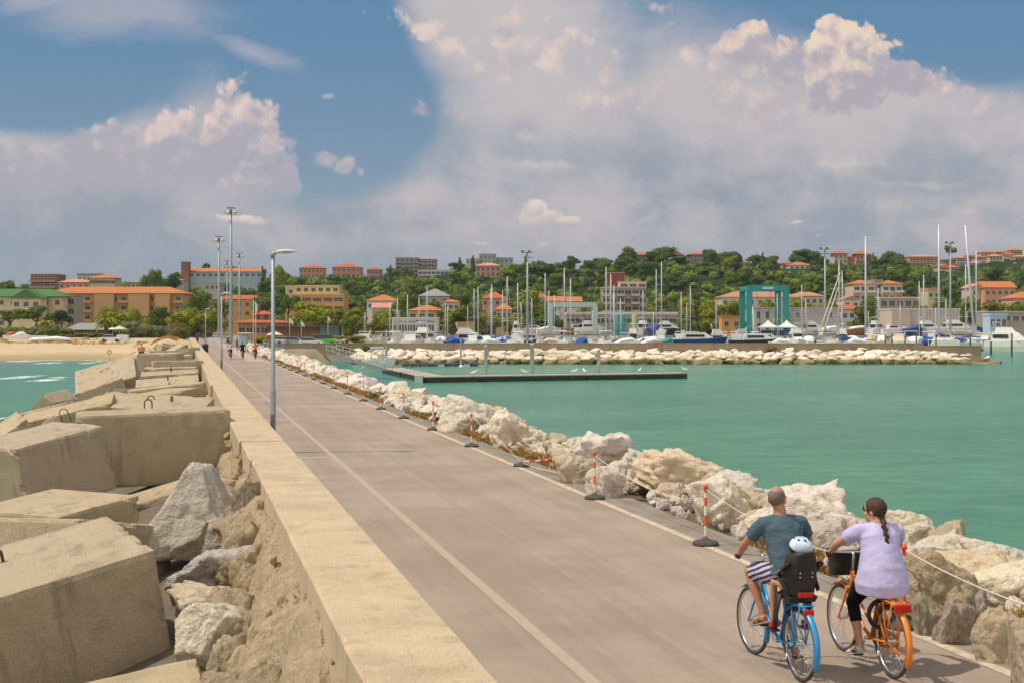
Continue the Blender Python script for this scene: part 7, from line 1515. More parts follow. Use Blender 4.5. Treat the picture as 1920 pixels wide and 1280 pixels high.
# ================================================================== figures and bicycles
def fabric(name, cols, bs=18, bump=.5, bd=.02, stretch=(1, 1, 3.0), extra=None, ns=6): return mat(name, cols, rough=.9, spec=.15, nscale=ns, bump=bump, bscale=bs, bdist=bd, stretch=stretch, extra=extra)
M_skinm = mat('skin_tanned', [(.42, .20, .11), (.50, .25, .145)], rough=.55, spec=.35, nscale=5); M_skinw = mat('skin_fair', [(.52, .28, .19), (.60, .34, .24)], rough=.55, spec=.35, nscale=5); M_skinb = mat('skin_sunburnt', [(.50, .17, .09), (.60, .24, .14)], rough=.6, spec=.3, nscale=4)
M_hairb = mat('hair_brown', [(.035, .015, .008), (.10, .045, .022)], rough=.6, spec=.4, nscale=30, stretch=(1, 1, .2), bump=.6, bscale=60); M_hairg = mat('hair_grey_short', [(.12, .09, .075), (.22, .18, .155)], rough=.9, nscale=60)
M_black = mat('black_plastic', [(.018, .016, .015), (.035, .030, .027)], rough=.55, nscale=8); M_redl = mat('red_reflector', [(.50, .02, .015)], rough=.25); M_chrome = mat('chrome', [(.62, .62, .62)], rough=.25, metal=.8)
M_tyre = mat('tyre', [(.05, .045, .04), (.09, .08, .07)], rough=.9, nscale=10); M_bblue = mat('bike_blue', [(.02, .25, .52), (.03, .30, .60)], rough=.3, spec=.6, nscale=3); M_borange = mat('bike_orange', [(.72, .20, .015), (.80, .25, .02)], rough=.3, spec=.6, nscale=3); M_bdark = mat('bike_dark', [(.03, .03, .035)], rough=.4)
def ball(mb, c, r, n=14, m=9, R=None, mi=0):
    c = Vector(c); r = Vector(r) if isinstance(r, (tuple, list)) else Vector((r, r, r)); vs = [(0, 0, -1)]
    for i in range(1, m):
        a = -math.pi/2+math.pi*i/m
        for j in range(n): b = 2*math.pi*j/n; vs.append((math.cos(a)*math.cos(b), math.cos(a)*math.sin(b), math.sin(a)))
    vs.append((0, 0, 1)); fs = [(0, 1+(j+1) % n, 1+j) for j in range(n)]
    for i in range(m-2):
        for j in range(n): fs.append((1+i*n+j, 1+i*n+(j+1) % n, 1+(i+1)*n+(j+1) % n, 1+(i+1)*n+j))
    k = 1+(m-1)*n; fs += [(1+(m-2)*n+j, 1+(m-2)*n+(j+1) % n, k) for j in range(n)]
    P = []
    for v in vs:
        q = Vector((v[0]*r.x, v[1]*r.y, v[2]*r.z)); q = R@q if R else q; P.append(c+q)
    return mb.add(P, fs, mi, True)
def fused(name, mb, vox, m, parent, sm_=4, fold=None, cut=None, loc=None):
    """one continuous skin grown over overlapping volumes"""
    me = bpy.data.meshes.new(name); me.from_pydata(mb.v, [], mb.f); o = bpy.data.objects.new('tmp', me); COL.objects.link(o)
    rm = o.modifiers.new('r', 'REMESH'); rm.mode = 'VOXEL'; rm.voxel_size = vox; rm.use_smooth_shade = True
    s = o.modifiers.new('s', 'SMOOTH'); s.factor = .5; s.iterations = sm_
    dg = bpy.context.evaluated_depsgraph_get(); dg.update()
    r = bpy.data.meshes.new_from_object(o.evaluated_get(dg)); bpy.data.objects.remove(o)
    if fold:
        nn = [(v.co.copy(), v.normal.copy()) for v in r.vertices]
        for v, (a_, n_) in zip(r.vertices, nn): v.co = a_+fold(a_, n_)
    if cut:
        bm = bmesh.new(); bm.from_mesh(r)
        for (p, n_) in cut: bmesh.ops.bisect_plane(bm, geom=bm.verts[:]+bm.edges[:]+bm.faces[:], plane_co=p, plane_no=n_, clear_outer=True)
        bm.to_mesh(r); bm.free()
    for p in r.polygons: p.use_smooth = True
    r.name = name; r.materials.clear(); r.materials.append(m)
    q = bpy.data.objects.new(name, r); COL.objects.link(q); q.parent = parent
    return q
def limb(mb, pts, rs, n=12): 
    mb.tube(pts, rs, n)
    for p, r in ((pts[0], rs[0]), (pts[-1], rs[-1])):
        r = r if not isinstance(r, (tuple, list)) else min(r); ball(mb, p, r*.98, 10, 7)
def hand(mb, wrist, grip, axis, side, k=1.0):
    """palm on a handlebar grip with four curled fingers and a thumb under it; axis = direction of the bar (outwards)"""
    w, g_, ax = Vector(wrist), Vector(grip), Vector(axis).normalized(); fwd = Vector((1, 0, -.15)).normalized(); up = Vector((0, 0, 1))
    mb.tube([w, w.lerp(g_, .5)+up*.016, g_+up*.026], [(.024, .030), (.018, .038), (.014, .040)], 10, up=tuple(up))
    for i in range(4):
        b = g_+ax*(-.033+.022*i)+up*.026; L = (.9, 1.0, .95, .78)[i]*k
        mb.tube([b, b+fwd*.026*L+up*.004, b+fwd*.040*L-up*.018*L, b+fwd*.026*L-up*.040*L, b+fwd*.004-up*.044*L], [.0105, .0098, .009, .0085, .0075], 7)
    t = g_-ax*.036+up*.012; mb.tube([w.lerp(g_, .55)-ax*.022+up*.010, t-fwd*.004, t+fwd*.022-up*.022], [.013, .011, .009], 7)
def make_wheel(r, m_t=None, spokes=28):
    w = empty('wheel'); 
    MB().torus((0, 0, 0), .322, .019, n=56, m=10).build('tyre', M_tyre, w); 
    rim = MB(); rim.torus((0, 0, 0), .297, .012, n=56, m=8); rim.build('rim', M_chrome, w)
    s = MB()
    for i in range(spokes):
        a = 2*math.pi*i/spokes; b = a+(.22 if i % 2 else -.22); sy = .022 if i % 4 < 2 else -.022
        s.tube([(.02*math.cos(b), sy, .02*math.sin(b)), (.292*math.cos(a), 0, .292*math.sin(a))], .0014, 4, cap=False)
    s.lathe([(.0, -.045), (.018, -.045), (.024, -.035), (.018, -.02), (.018, .02), (.024, .035), (.018, .045), (0, .045)], 14, axis='y', cap=False); s.build('spokes', M_chrome, w)
    return w
def make_bike(paint, child=False, basket=False, label="", crank=.5, name='bicycle', steer=0.0):
    r = empty(name); WB, R_ = 1.08, .341; rear, front, bb = Vector((0, 0, R_)), Vector((WB, 0, R_)), Vector((.43, 0, .285))
    for p in (rear, front):
        w = make_wheel(R_); w.parent = r; w.location = p
        if p is front: w.rotation_euler = (0, .3, steer)
    f = MB(); f.tube([(.875, 0, .62), (.845, 0, .86)], .021, 12); f.tube([(.868, 0, .66), (.74, 0, .47), (.58, 0, .335), bb], [.019, .019, .018, .018], 10); f.tube([(.852, 0, .80), (.70, 0, .60), (.52, 0, .47), (.375, 0, .44)], [.014]*4, 10)
    f.tube([bb, (.27, 0, .72)], .016, 10); f.lathe([(0, -.04), (.024, -.04), (.024, .04), (0, .04)], 12, axis='y', o=bb, cap=False)
    for s in (-1, 1):
        f.tube([bb+Vector((0, s*.03, 0)), (.22, s*.05, .31), (0, s*.06, R_)], .010, 8); f.tube([(.29, s*.018, .66), (.15, s*.045, .50), (0, s*.06, R_)], .008, 8)
    f.build('frame', paint, r)
    k = MB(); k.tube([(.875, 0, .60), (.885, 0, .69)], .02, 8); k.tube([(.885, -.045, .685), (.885, .045, .685)], .016, 8)
    for s in (-1, 1): k.tube([(.885, s*.045, .69), (.93, s*.048, .56), (1.02, s*.05, .42), (WB, s*.05, R_)], [.014, .013, .010, .008], 8)
    k.build('fork', paint, r)
    for (c, a0, a1, nm) in ((rear, .10, 3.65 if not child else 3.55, 'rear'), (front, .55, 4.2, 'front')):
        m = MB(); n = 26; vs = []
        a0_, a1_ = (math.radians(18), math.radians(208)) if nm == 'rear' else (math.radians(52), math.radians(205))
        for i in range(n+1):
            a = a0_+(a1_-a0_)*i/n
            for (dy, dr) in ((-.031, -.018), (-.026, 0), (0, .008), (.026, 0), (.031, -.018), (.024, -.002), (0, .004), (-.024, -.002)):
                q = R_+.026+dr; vs.append((c.x+q*math.cos(a), dy, c.z+q*math.sin(a)))
        fs = [(i*8+j, i*8+(j+1) % 8, (i+1)*8+(j+1) % 8, (i+1)*8+j) for i in range(n) for j in range(8)]+[tuple(range(7, -1, -1)), tuple(n*8+j for j in range(8))]
        m.add(vs, fs, 0, True); o = m.build('mudguard', paint, r); fix_normals(o)
        m = MB()
        for s in (-1, 1):
            for a in ((2.9, 3.35) if nm == 'rear' else (2.7, 3.45)): m.tube([(c.x, s*.055, c.z), (c.x+(R_+.02)*math.cos(a), s*.032, c.z+(R_+.02)*math.sin(a))], .0035, 5)
        m.build('mudguard_stay', paint, r)
    m = MB(); m.tube([(.27, 0, .70), (.235, 0, .865)], .012, 10); m.build('seat_post', M_chrome, r)
    m = MB(); m.tube([(.06, 0, .895), (.11, 0, .91), (.20, 0, .905), (.30, 0, .905), (.37, 0, .90)], [(.015, .04), (.035, .10), (.032, .085), (.022, .038), (.010, .018)], 14, up=(0, 0, 1)); m.build('saddle', M_black, r)
    m = MB(); m.tube([(.845, 0, .86), (.825, 0, 1.02), (.85, 0, 1.05)], .013, 10); m.tube([(.66, .33, 1.055), (.74, .30, 1.06), (.83, .20, 1.055), (.86, .08, 1.04), (.86, -.08, 1.04), (.83, -.20, 1.055), (.74, -.30, 1.06), (.66, -.33, 1.055)], .011, 9); hb_ = m.build('handlebar', M_chrome, r)
    for s in (-1, 1):
        MB().tube([(.655, s*.333, 1.055), (.745, s*.298, 1.06)], .017, 10).build('grip', M_black, hb_); MB().tube([(.80, s*.25, 1.05), (.80, s*.30, 1.04), (.74, s*.335, 1.035)], .006, 6).build('brake_lever', M_chrome, hb_)
    rk = MB()
    for s in (-1, 1): rk.tube([(.20, s*.06, .72), (-.12, s*.065, .73), (-.16, s*.05, .73)], .008, 8); rk.tube([(.05, s*.065, .725), (0, s*.06, R_)], .008, 8); rk.tube([(-.13, s*.065, .725), (0, s*.06, R_)], .007, 8)
    for x in (.15, .03, -.09, -.16): rk.tube([(x, -.065, .727), (x, .065, .727)], .006, 8)
    rk.build('rack', paint, r)
    MB().box(-.195, -.165, -.05, .05, .64, .70).build('rear_light', M_redl, r, bevel=.008)
    m = MB(); m.lathe([(0, -.055), (.085, -.055), (.085, -.047), (0, -.047)], 28, axis='y', o=bb, cap=False); m.tube([(0, -.05, R_+.035), (.43, -.05, .375)], .005, 5); m.tube([(0, -.05, R_-.035), (.43, -.05, .20)], .005, 5); m.build('chain', M_bdark, r)
    if basket or not child: m = MB(); m.box(-.02, .50, -.075, -.058, .20, .40); m.build('chain_guard', paint, r, bevel=.02)
    a = crank; m = MB(); pd = []
    for s, t in ((1, a), (-1, a+math.pi)): q = bb+Vector((.165*math.cos(t), s*.085, .165*math.sin(t))); m.tube([bb+Vector((0, s*.065, 0)), q], .010, 8); pd.append(q)
    m.tube([bb+Vector((0, -.07, 0)), bb+Vector((0, .07, 0))], .011, 8); cr = m.build('crank', M_chrome, r)
    for q, s in zip(pd, (1, -1)): MB().box(q.x-.045, q.x+.045, min(q.y, q.y+s*.09), max(q.y, q.y+s*.09), q.z-.012, q.z+.012).build('pedal', M_black, cr)
    MB().tube([(.12, .07, .30), (-.02, .15, .22)], .008, 6).build('kickstand', M_chrome, r)
    if basket:
        m = MB(); prof = []
        for z, f in ((.80, .80), (.803, .82), (.90, .92), (1.02, 1.0), (1.03, 1.04), (1.045, 1.04)):
            for j in range(24): a_ = j*2*math.pi/24; ca, sa = math.cos(a_), math.sin(a_); e = .62; prof.append((1.02+.13*f*math.copysign(abs(ca)**e, ca), .175*f*math.copysign(abs(sa)**e, sa), z))
        m.add(prof, [(i*24+j, i*24+(j+1) % 24, (i+1)*24+(j+1) % 24, (i+1)*24+j) for i in range(5) for j in range(24)]+[tuple(range(23, -1, -1)), tuple(5*24+j for j in range(24))], 0, True)
        m.build('basket', mat('basket_wicker', [(.02, .018, .016), (.05, .045, .04)], rough=.8, nscale=60, bump=1, bscale=70), r)
        MB().lathe([(.345, 0), (.345, .01)], 3, cap=False) if False else None
        b = MB(); ball(b, (1.02, .03, 1.04), (.09, .12, .035)); ball(b, (1.0, -.08, 1.04), (.06, .06, .04)); b.build('basket_contents', mat('cloth_ivory', [(.55, .50, .42), (.30, .26, .22)], rough=.9, nscale=12), r)
        MB().torus((.21, 0, .56), .13, .022, axis='x', n=26, m=8).build('cable_lock', M_black, r)
    if child:
        # rear child seat: tall shell, side wings, foot rests, red reflector
        s = MB(); n = 9
        rows = [(-.06, .74, .085), (-.09, .80, .15), (-.105, .90, .165), (-.122, 1.02, .168), (-.140, 1.12, .16), (-.158, 1.19, .135), (-.168, 1.225, .08)]
        vs = []
        for (x, z, w) in rows:
            for j in range(n+1): t = -1+2*j/n; vs.append((x+.13*abs(t)**4*(1 if z < 1.22 else .5), w*t, z))
        k = len(vs); th = [(v[0]+.022, v[1]*.93, v[2]-.002) for v in vs]; fs = []
        for i in range(len(rows)-1):
            for j in range(n): a_ = i*(n+1)+j; fs += [(a_, a_+1, a_+n+2, a_+n+1), (k+a_+n+1, k+a_+n+2, k+a_+1, k+a_)]
        L = [(i*(n+1)) for i in range(len(rows))]; per = list(range(n+1))+[i*(n+1)+n for i in range(1, len(rows))]+[(len(rows)-1)*(n+1)+j for j in range(n-1, -1, -1)]+[i*(n+1) for i in range(len(rows)-2, 0, -1)]
        for q in range(len(per)): a_, b_ = per[q], per[(q+1) % len(per)]; fs.append((b_, a_, k+a_, k+b_))
        s.add(vs+th, fs, 0, True); cs = s.build('child_seat', M_black, r); fix_normals(cs)
        m = MB(); m.hexa([(-.06, -.13, .74), (.20, -.12, .76), (.20, .12, .76), (-.06, .13, .74), (-.08, -.15, .80), (.20, -.14, .81), (.20, .14, .81), (-.08, .15, .80)]); m.build('seat_pan', M_black, cs, bevel=.012)
        for sy in (-1, 1):
            m = MB(); m.tube([(.13, sy*.15, .80), (.16, sy*.17, .62), (.20, sy*.165, .47)], [(.055, .02), (.045, .018), (.05, .022)], 10, up=(1, 0, 0)); m.build('leg_guard', M_black, cs); MB().box(.16, .30, sy*.165-.04, sy*.165+.04, .43, .455).build('foot_rest', M_black, cs, bevel=.008)
            MB().box(.17, .23, sy*.165-.047, sy*.165+.047, .475, .52).build('foot_strap', M_redl, cs, bevel=.006); m = MB(); m.tube([(-.06, sy*.155, .86), (.05, sy*.175, .93), (.08, sy*.175, 1.0), (-.10, sy*.165, 1.12)], [(.03, .012)]*4, 8, up=(1, 0, 0)); m.build('side_wing', M_black, cs)
        MB().box(-.125, -.105, -.075, .075, .80, .85).build('reflector', M_redl, cs, bevel=.008)
        m = MB(); [m.lathe([(0, 0), (.008, 0), (.008, .004), (0, .004)], 8, axis='x', o=(-.134-(z-1.0)*.1, y, z), cap=False) for y in (-.06, .06) for z in (.99, 1.03)]; m.build('rivet', M_chrome, cs)
        m = MB(); m.tube([(.05, 0, .74), (.15, 0, .60), (.27, 0, .58)], .012, 8); m.build('seat_bracket', M_black, cs)
    return r
def shirt_fold(amp, fz=26, seed=0):
    def f(c, n): return n*(amp*(mnoise.noise(Vector((c.x*7+seed, c.y*7, c.z*fz)))+.5*mnoise.noise(Vector((c.x*16, c.y*16+seed, c.z*fz*1.7)))))
    return f
HEADLOC = {}
def head_parts(mb, c, yaw, k=1.0, jaw=1.0):
    """skull, jaw, nose, ears, brow, lips, chin; face looks along +x turned by yaw"""
    R = Matrix.Rotation(yaw, 3, 'Z'); c = Vector(c); q = lambda x, y, z: c+R@Vector((x, y, z))*k; S_ = lambda a: tuple(v*k for v in a)
    ball(mb, q(-.008, 0, .022), S_((.100, .078, .098)), 20, 14, R); ball(mb, q(.028, 0, -.045), S_((.066, .060*jaw, .072)), 16, 10, R); ball(mb, q(.055, 0, -.088), S_((.032, .034*jaw, .026)), 12, 8, R)
    mb.tube([q(.082, 0, .014), q(.108, 0, -.022), q(.096, 0, -.034)], [.010*k, .015*k, .011*k], 8); ball(mb, q(.082, 0, -.058), S_((.014, .026, .009)), 10, 6, R)
    for s in (-1, 1):
        ball(mb, q(.070, s*.034, .016), S_((.020, .024, .010)), 10, 6, R); ball(mb, q(-.006, s*.080, -.012), S_((.022, .010, .034)), 12, 8, R); ball(mb, q(.058, s*.042, -.03), S_((.026, .022, .022)), 10, 6, R)
    return q, R
def rider(name, label, M, skin, top, bottom, head, hyaw, hip, sh, lsh, rsh, le, re, lh, rh, lk, rk_, la, ra, kind, vox=.0075, group=None, build=1.0, hairm=None, short=True):
    r = empty(name); r.matrix_world = M; tag(r, label, 'person', group); V = Vector
    b = MB(); tw = .155*build
    b.tube([hip+V((0, 0, -.05)), hip+V((-.01, 0, .10)), hip.lerp(sh, .55), sh+V((0, 0, -.07)), sh+V((0, 0, .01))], [(.12*build, .17*build), (.115*build, .16*build), (.115*build, .155*build), (.115*build, .18*build), (.07, .12*build)], 18, up=(1, 0, 0))
    b.tube([sh+V((0, 0, -.02)), sh.lerp(head, .5), head+V((-.01, 0, -.02))], [.065*build, .058, .056], 14)
    q, R = head_parts(b, head, hyaw)
    for s_, e_, h_, sd in ((lsh, le, lh, 1), (rsh, re, rh, -1)):
        w = h_+(e_-h_).normalized()*.065
        limb(b, [s_, s_.lerp(e_, .5), e_, e_.lerp(w, .35), w], [.052*build, .046*build, .038*build, .038*build, .025], 12); b.tube([sh+V((0, sd*.05, -.03)), s_+V((0, 0, -.005))], [.07, .056*build], 12)
        if vox < .012: hand(b, w, h_, (-.35, sd, 0), sd)
        else: ball(b, h_+V((0, 0, .02)), .045)
    feet = []
    for k_, a_, sd in ((lk, la, 1), (rk_, ra, -1)):
        hj = hip+V((.02, sd*.095, -.02)); limb(b, [hj, hj.lerp(k_, .5), k_, k_.lerp(a_, .3), k_.lerp(a_, .75), a_], [.095*build, .082*build, .056, .055, .038, .034], 14)
        fd = V((.235, sd*.02, -.085)) if sd == 1 or kind == 'w' else V((.235, 0, -.03)); hl = a_+V((-.045, 0, -.045)); toe = hl+fd
        b.tube([hl, a_+V((.02, 0, -.04)), hl.lerp(toe, .6)+V((0, 0, .012)), toe], [(.032, .032), (.038, .034), (.024, .042), (.012, .032)], 12, up=(0, 0, 1)); feet.append((hl, toe, sd))
        if vox < .012:
            for t_ in range(5): p_ = toe+V((-.004-.006*t_ if True else 0, (-.030+.015*t_)*sd, -.002)); b.tube([p_+V((-.03, 0, .002)), p_+V((.012-.003*t_, 0, -.004))], [.0085, .0075 if t_ else .010], 6)
    fused('body', b, vox, skin, r, 3).name = 'body'
    # clothes
    c = MB(); g_ = .017
    bot = hip+V((-.02, 0, -.02)) if kind != 'w' else hip+V((-.0, 0, -.10)); be = build
    if kind == 'w': c.tube([hip+V((.01, 0, -.22)), hip+V((0, 0, -.12)), hip+V((-.01, 0, .02)), hip.lerp(sh, .5), sh+V((0, 0, -.09)), sh+V((0, 0, -.01)), sh+V((.0, 0, .035))], [(.20*be, .225*be), (.205*be, .235*be), (.165*be, .21*be), (.14*be, .175*be), (.13*be, .20*be), (.10, .15*be), (.06, .09)], 22, up=(1, 0, 0))
    else: c.tube([bot, hip+V((-.01, 0, .09)), hip.lerp(sh, .5), sh+V((0, 0, -.09)), sh+V((0, 0, 0)), sh+V((.0, 0, .035))], [(.142*be, .19*be), (.140*be, .178*be), (.135*be, .182*be), (.130*be, .205*be), (.09, .15*be), (.062, .085)], 22, up=(1, 0, 0))
    for s_, e_, sd in ((lsh, le, 1), (rsh, re, -1)):
        t_ = .62 if kind != 'w' else .52; c.tube([sh+V((0, sd*.04, -.04)), s_+V((0, 0, 0)), s_.lerp(e_, t_*.5), s_.lerp(e_, t_)], [.085, .070*be, .068*be, .066*be], 14)
    fused('shirt' if kind != 'w' else 'tunic', c, max(vox, .009), top, r, 5, shirt_fold(.0075 if vox < .012 else .0, 16 if kind != 'w' else 9, len(label)), None)
    if kind != 'n':
        c = MB(); c.tube([hip+V((-.02, 0, .10)), hip+V((0, 0, -.02)), hip+V((.01, 0, -.07))], [(.132*be, .175*be), (.14*be, .19*be), (.12*be, .16*be)], 18, up=(1, 0, 0))
        for k_, a_, sd in ((lk, la, 1), (rk_, ra, -1)):
            hj = hip+V((.02, sd*.095, -.02))
            if kind == 'w': c.tube([hj, hj.lerp(k_, .5), k_, k_.lerp(a_, .25), k_.lerp(a_, .48)], [.104*be, .092*be, .066, .062, .056], 14); ball(c, k_, .066)
            else: c.tube([hj, hj.lerp(k_, .5), hj.lerp(k_, .80)], [.112*be, .108*be, .100*be], 14)
        fused('leggings' if kind == 'w' else 'shorts', c, max(vox, .009), bottom, r, 4, shirt_fold(.004, 10))
    for (hl, toe, sd) in feet:
        m = MB(); d = (toe-hl).normalized(); up = V((0, 0, 1)); dn = (d.cross(V((0, 1, 0)))).normalized(); dn = dn if dn.z < 0 else -dn; o_ = dn*.036
        m.tube([hl-d*.035+o_, hl.lerp(toe, .3)+o_, hl.lerp(toe, .75)+o_*.85, toe+d*.03+o_*.7], [(.010, .030), (.010, .032), (.009, .044), (.008, .026)], 12, up=tuple(dn))
        if kind == 'w': m.tube([hl+V((.0, 0, 0)), hl.lerp(toe, .25)], [(.044, .036), (.040, .038)], 12, up=(0, 0, 1)); m.tube([hl.lerp(toe, .62), toe+d*.015], [(.030, .046), (.018, .034)], 12, up=(0, 0, 1))
        else: p_ = hl.lerp(toe, .72)-dn*.018; m.tube([hl.lerp(toe, .45)+V((0, .038, 0))+o_*.5, p_+V((0, 0, .012)), hl.lerp(toe, .45)-V((0, .038, 0))+o_*.5], .006, 6)
        m.build('shoe' if kind == 'w' else 'flip_flop', mat('shoe_white', [(.62, .60, .56)], rough=.6) if kind == 'w' else mat('flipflop', [(.38, .30, .24)], rough=.8), r)
    return r, q, R
def bikeM(rear, front):
    d = Vector((front[0]-rear[0], front[1]-rear[1], 0)); return Matrix.Translation((rear[0], rear[1], 0))@Matrix.Rotation(math.atan2(d.y, d.x), 4, 'Z')
V = Vector
# --- man on the blue bicycle
BM = bikeM(gp(1500, 1276), gp(1411, 1224))
bk = make_bike(M_bblue, child=True, crank=math.radians(60), steer=.06); bk.matrix_world = BM; tag(bk, "blue city bicycle with a black child seat on its rear rack, ridden by the man", 'bicycle')
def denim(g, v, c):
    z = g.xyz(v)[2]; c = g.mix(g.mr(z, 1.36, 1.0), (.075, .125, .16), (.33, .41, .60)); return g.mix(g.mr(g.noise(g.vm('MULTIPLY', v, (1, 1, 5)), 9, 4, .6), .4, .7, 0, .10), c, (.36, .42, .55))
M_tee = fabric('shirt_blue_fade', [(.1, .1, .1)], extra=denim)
def stripes(g, v, c):
    w = g.n('ShaderNodeTexWave', wave_type='BANDS', bands_direction='DIAGONAL'); g.put(w.inputs['Vector'], v); w.inputs['Scale'].default_value = 4.0; w.inputs['Distortion'].default_value = 1.5
    return g.mix(g.mr(w.outputs['Fac'], .45, .55), (.05, .05, .11), (.50, .47, .55))
M_short = fabric('shorts_striped', [(.1, .1, .1)], extra=stripes)
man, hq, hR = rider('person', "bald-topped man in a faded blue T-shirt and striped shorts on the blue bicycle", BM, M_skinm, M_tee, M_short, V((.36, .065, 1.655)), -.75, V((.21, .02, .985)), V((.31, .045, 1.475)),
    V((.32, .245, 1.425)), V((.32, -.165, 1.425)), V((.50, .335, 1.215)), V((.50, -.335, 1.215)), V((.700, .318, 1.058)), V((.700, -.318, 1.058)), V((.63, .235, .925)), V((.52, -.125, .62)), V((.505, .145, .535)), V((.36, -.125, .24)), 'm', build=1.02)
m = MB(); ball(m, hq(-.018, 0, .020), (.0995, .0815, .092), 24, 14, hR); fused('hair', m, .006, M_hairg, man, 2, None, [(hq(-.01, 0, .062), hR@V((.25, 0, 1))), (hq(.036, 0, 0), hR@V((1, 0, .15)))])
m = MB(); m.tube([hq(.088, -.045, .018), hq(.104, 0, .018), hq(.088, .045, .018)], [(.016, .004)]*3, 8, up=(0, 0, 1)); [m.tube([hq(.088, s*.045, .02), hq(.06, s*.075, .02), hq(-.01, s*.083, .012)], .0035, 6) for s in (-1, 1)]; m.build('sunglasses', M_black, man)
# --- child in the seat
ch = empty('person'); ch.matrix_world = BM; tag(ch, "small child in a black and pale blue helmet sitting in the rear child seat", 'person')
b = MB(); b.tube([(.02, 0, .84), (0, 0, .95), (-.03, 0, 1.09), (-.03, 0, 1.15)], [(.08, .09), (.075, .085), (.07, .095), (.04, .05)], 14, up=(1, 0, 0)); b.tube([(-.03, 0, 1.12), (-.02, 0, 1.16)], .04, 10); head_parts(b, (-.02, 0, 1.215), .15, .86)
for s in (-1, 1):
    limb(b, [(-.03, s*.10, 1.10), (.05, s*.15, 1.02), (.17, s*.15, .98)], [.032, .027, .019]); limb(b, [(.02, s*.06, .86), (.20, s*.17, .90 if s > 0 else .88), (.22, s*.17, .68), (.21, s*.165, .52)], [.050, .042, .034, .024]); b.tube([(.19, s*.165, .49), (.28, s*.165, .475)], [(.022, .022), (.014, .026)], 8, up=(0, 0, 1))
    if True:
        for t_ in range(4): b.tube([(.17, s*(.135+.010*t_), .98), (.20, s*(.135+.010*t_), .975), (.21, s*(.135+.010*t_), .955)], [.006, .0055, .005], 6)
        b.tube([(.165, s*.135, .985), (.185, s*.122, .975)], [.007, .006], 6)
fused('body', b, .007, M_skinm, ch, 3)
b = MB(); b.tube([(.02, 0, .83), (0, 0, .95), (-.03, 0, 1.09), (-.03, 0, 1.14)], [(.095, .105), (.088, .098), (.082, .108), (.05, .06)], 14, up=(1, 0, 0)); [b.tube([(-.03, s*.07, 1.11), (.02, s*.13, 1.05)], [.045, .038], 10) for s in (-1, 1)]; fused('shirt', b, .009, fabric('child_shirt', [(.55, .55, .6)]), ch, 3, shirt_fold(.004))
b = MB(); ball(b, (-.02, 0, 1.255), (.128, .108, .098), 24, 14); hm = fused('helmet', b, .006, mat('helmet_blue', [(.45, .56, .74), (.70, .74, .80)], rough=.3, nscale=7, contrast=.12), ch, 2, None, [(V((-.02, 0, 1.255)), V((.42, 0, -1)))])
b = MB(); ball(b, (-.026, 0, 1.245), (.130, .110, .094), 24, 14); fused('helmet_shell', b, .006, M_black, ch, 2, None, [(V((-.02, 0, 1.255)), V((-.42, 0, 1))), (V((-.02, 0, 1.175)), V((.1, 0, -1)))])
for (x, y, rx, ry) in ((-.10, .0, .030, .012), (-.07, .05, .028, .010), (-.07, -.05, .028, .010), (0, 0, .034, .012), (0, .055, .030, .010), (0, -.055, .03, .010)):
    z = 1.255+.098*math.sqrt(max(0, 1-((x+.02)/.128)**2-(y/.108)**2)); m = MB(); ball(m, (x, y, z-.006), (rx, ry, .010)); m.build('helmet_vent', M_black, hm)
# --- woman on the orange bicycle
OM = bikeM(gp(1672, 1270), gp(1584, 1221))
bo = make_bike(M_borange, basket=True, crank=math.radians(-75), steer=.03); bo.matrix_world = OM; tag(bo, "orange city bicycle with a black front basket, ridden by the woman", 'bicycle')
MB().box(-.235, -.20, -.085, .085, .655, .735).build('rear_reflector', M_redl, bo, bevel=.012)
M_tun = fabric('tunic_lilac', [(.46, .43, .70), (.58, .55, .82)], ns=3, stretch=(1, 1, 2), bs=9); M_leg = fabric('leggings_black', [(.012, .011, .012)], bump=.1)
wo, wq, wR = rider('person', "woman in a loose lilac tunic with a long braid, riding the orange bicycle", OM, M_skinw, M_tun, M_leg, V((.33, .02, 1.53)), .75, V((.20, 0, .985)), V((.28, 0, 1.385)),
    V((.30, .205, 1.335)), V((.30, -.205, 1.335)), V((.52, .31, 1.19)), V((.50, -.32, 1.17)), V((.700, .318, 1.058)), V((.700, -.318, 1.058)), V((.52, .15, .615)), V((.62, -.16, .86)), V((.40, .135, .245)), V((.47, -.135, .50)), 'w', build=1.10)
m = MB(); ball(m, wq(-.020, 0, .026), (.108, .090, .104), 24, 14, wR); ball(m, wq(-.055, 0, -.05), (.05, .055, .05), 14, 9, wR); hr = fused('hair', m, .006, M_hairb, wo, 2, lambda c, n: n*(.003*mnoise.noise(c*60)), [(wq(.045, 0, 0), wR@V((1, 0, -.35)))])
m = MB(); bp_ = [wq(-.085, 0, -.06), V((.155, .0, 1.40)), V((.125, -.01, 1.32)), V((.115, -.012, 1.24)), V((.11, -.014, 1.18)), V((.108, -.014, 1.13))]
for i in range(26):
    t = i/25*5; k = min(4, int(t)); p = bp_[k].lerp(bp_[k+1], t-k); ball(m, p+V((0, .009*math.sin(i*1.6), 0)), .026*(1-.6*i/25), 10, 7)
m.build('braid', M_hairb, hr)
m = MB(); m.tube([wq(.088, -.048, .014), wq(.106, 0, .016), wq(.088, .048, .014)], [(.021, .005)]*3, 8, up=(0, 0, 1)); [m.tube([wq(.088, s*.048, .02), wq(.05, s*.082, .02), wq(-.01, s*.090, .01)], .004, 6) for s in (-1, 1)]; m.build('sunglasses', M_black, wo)
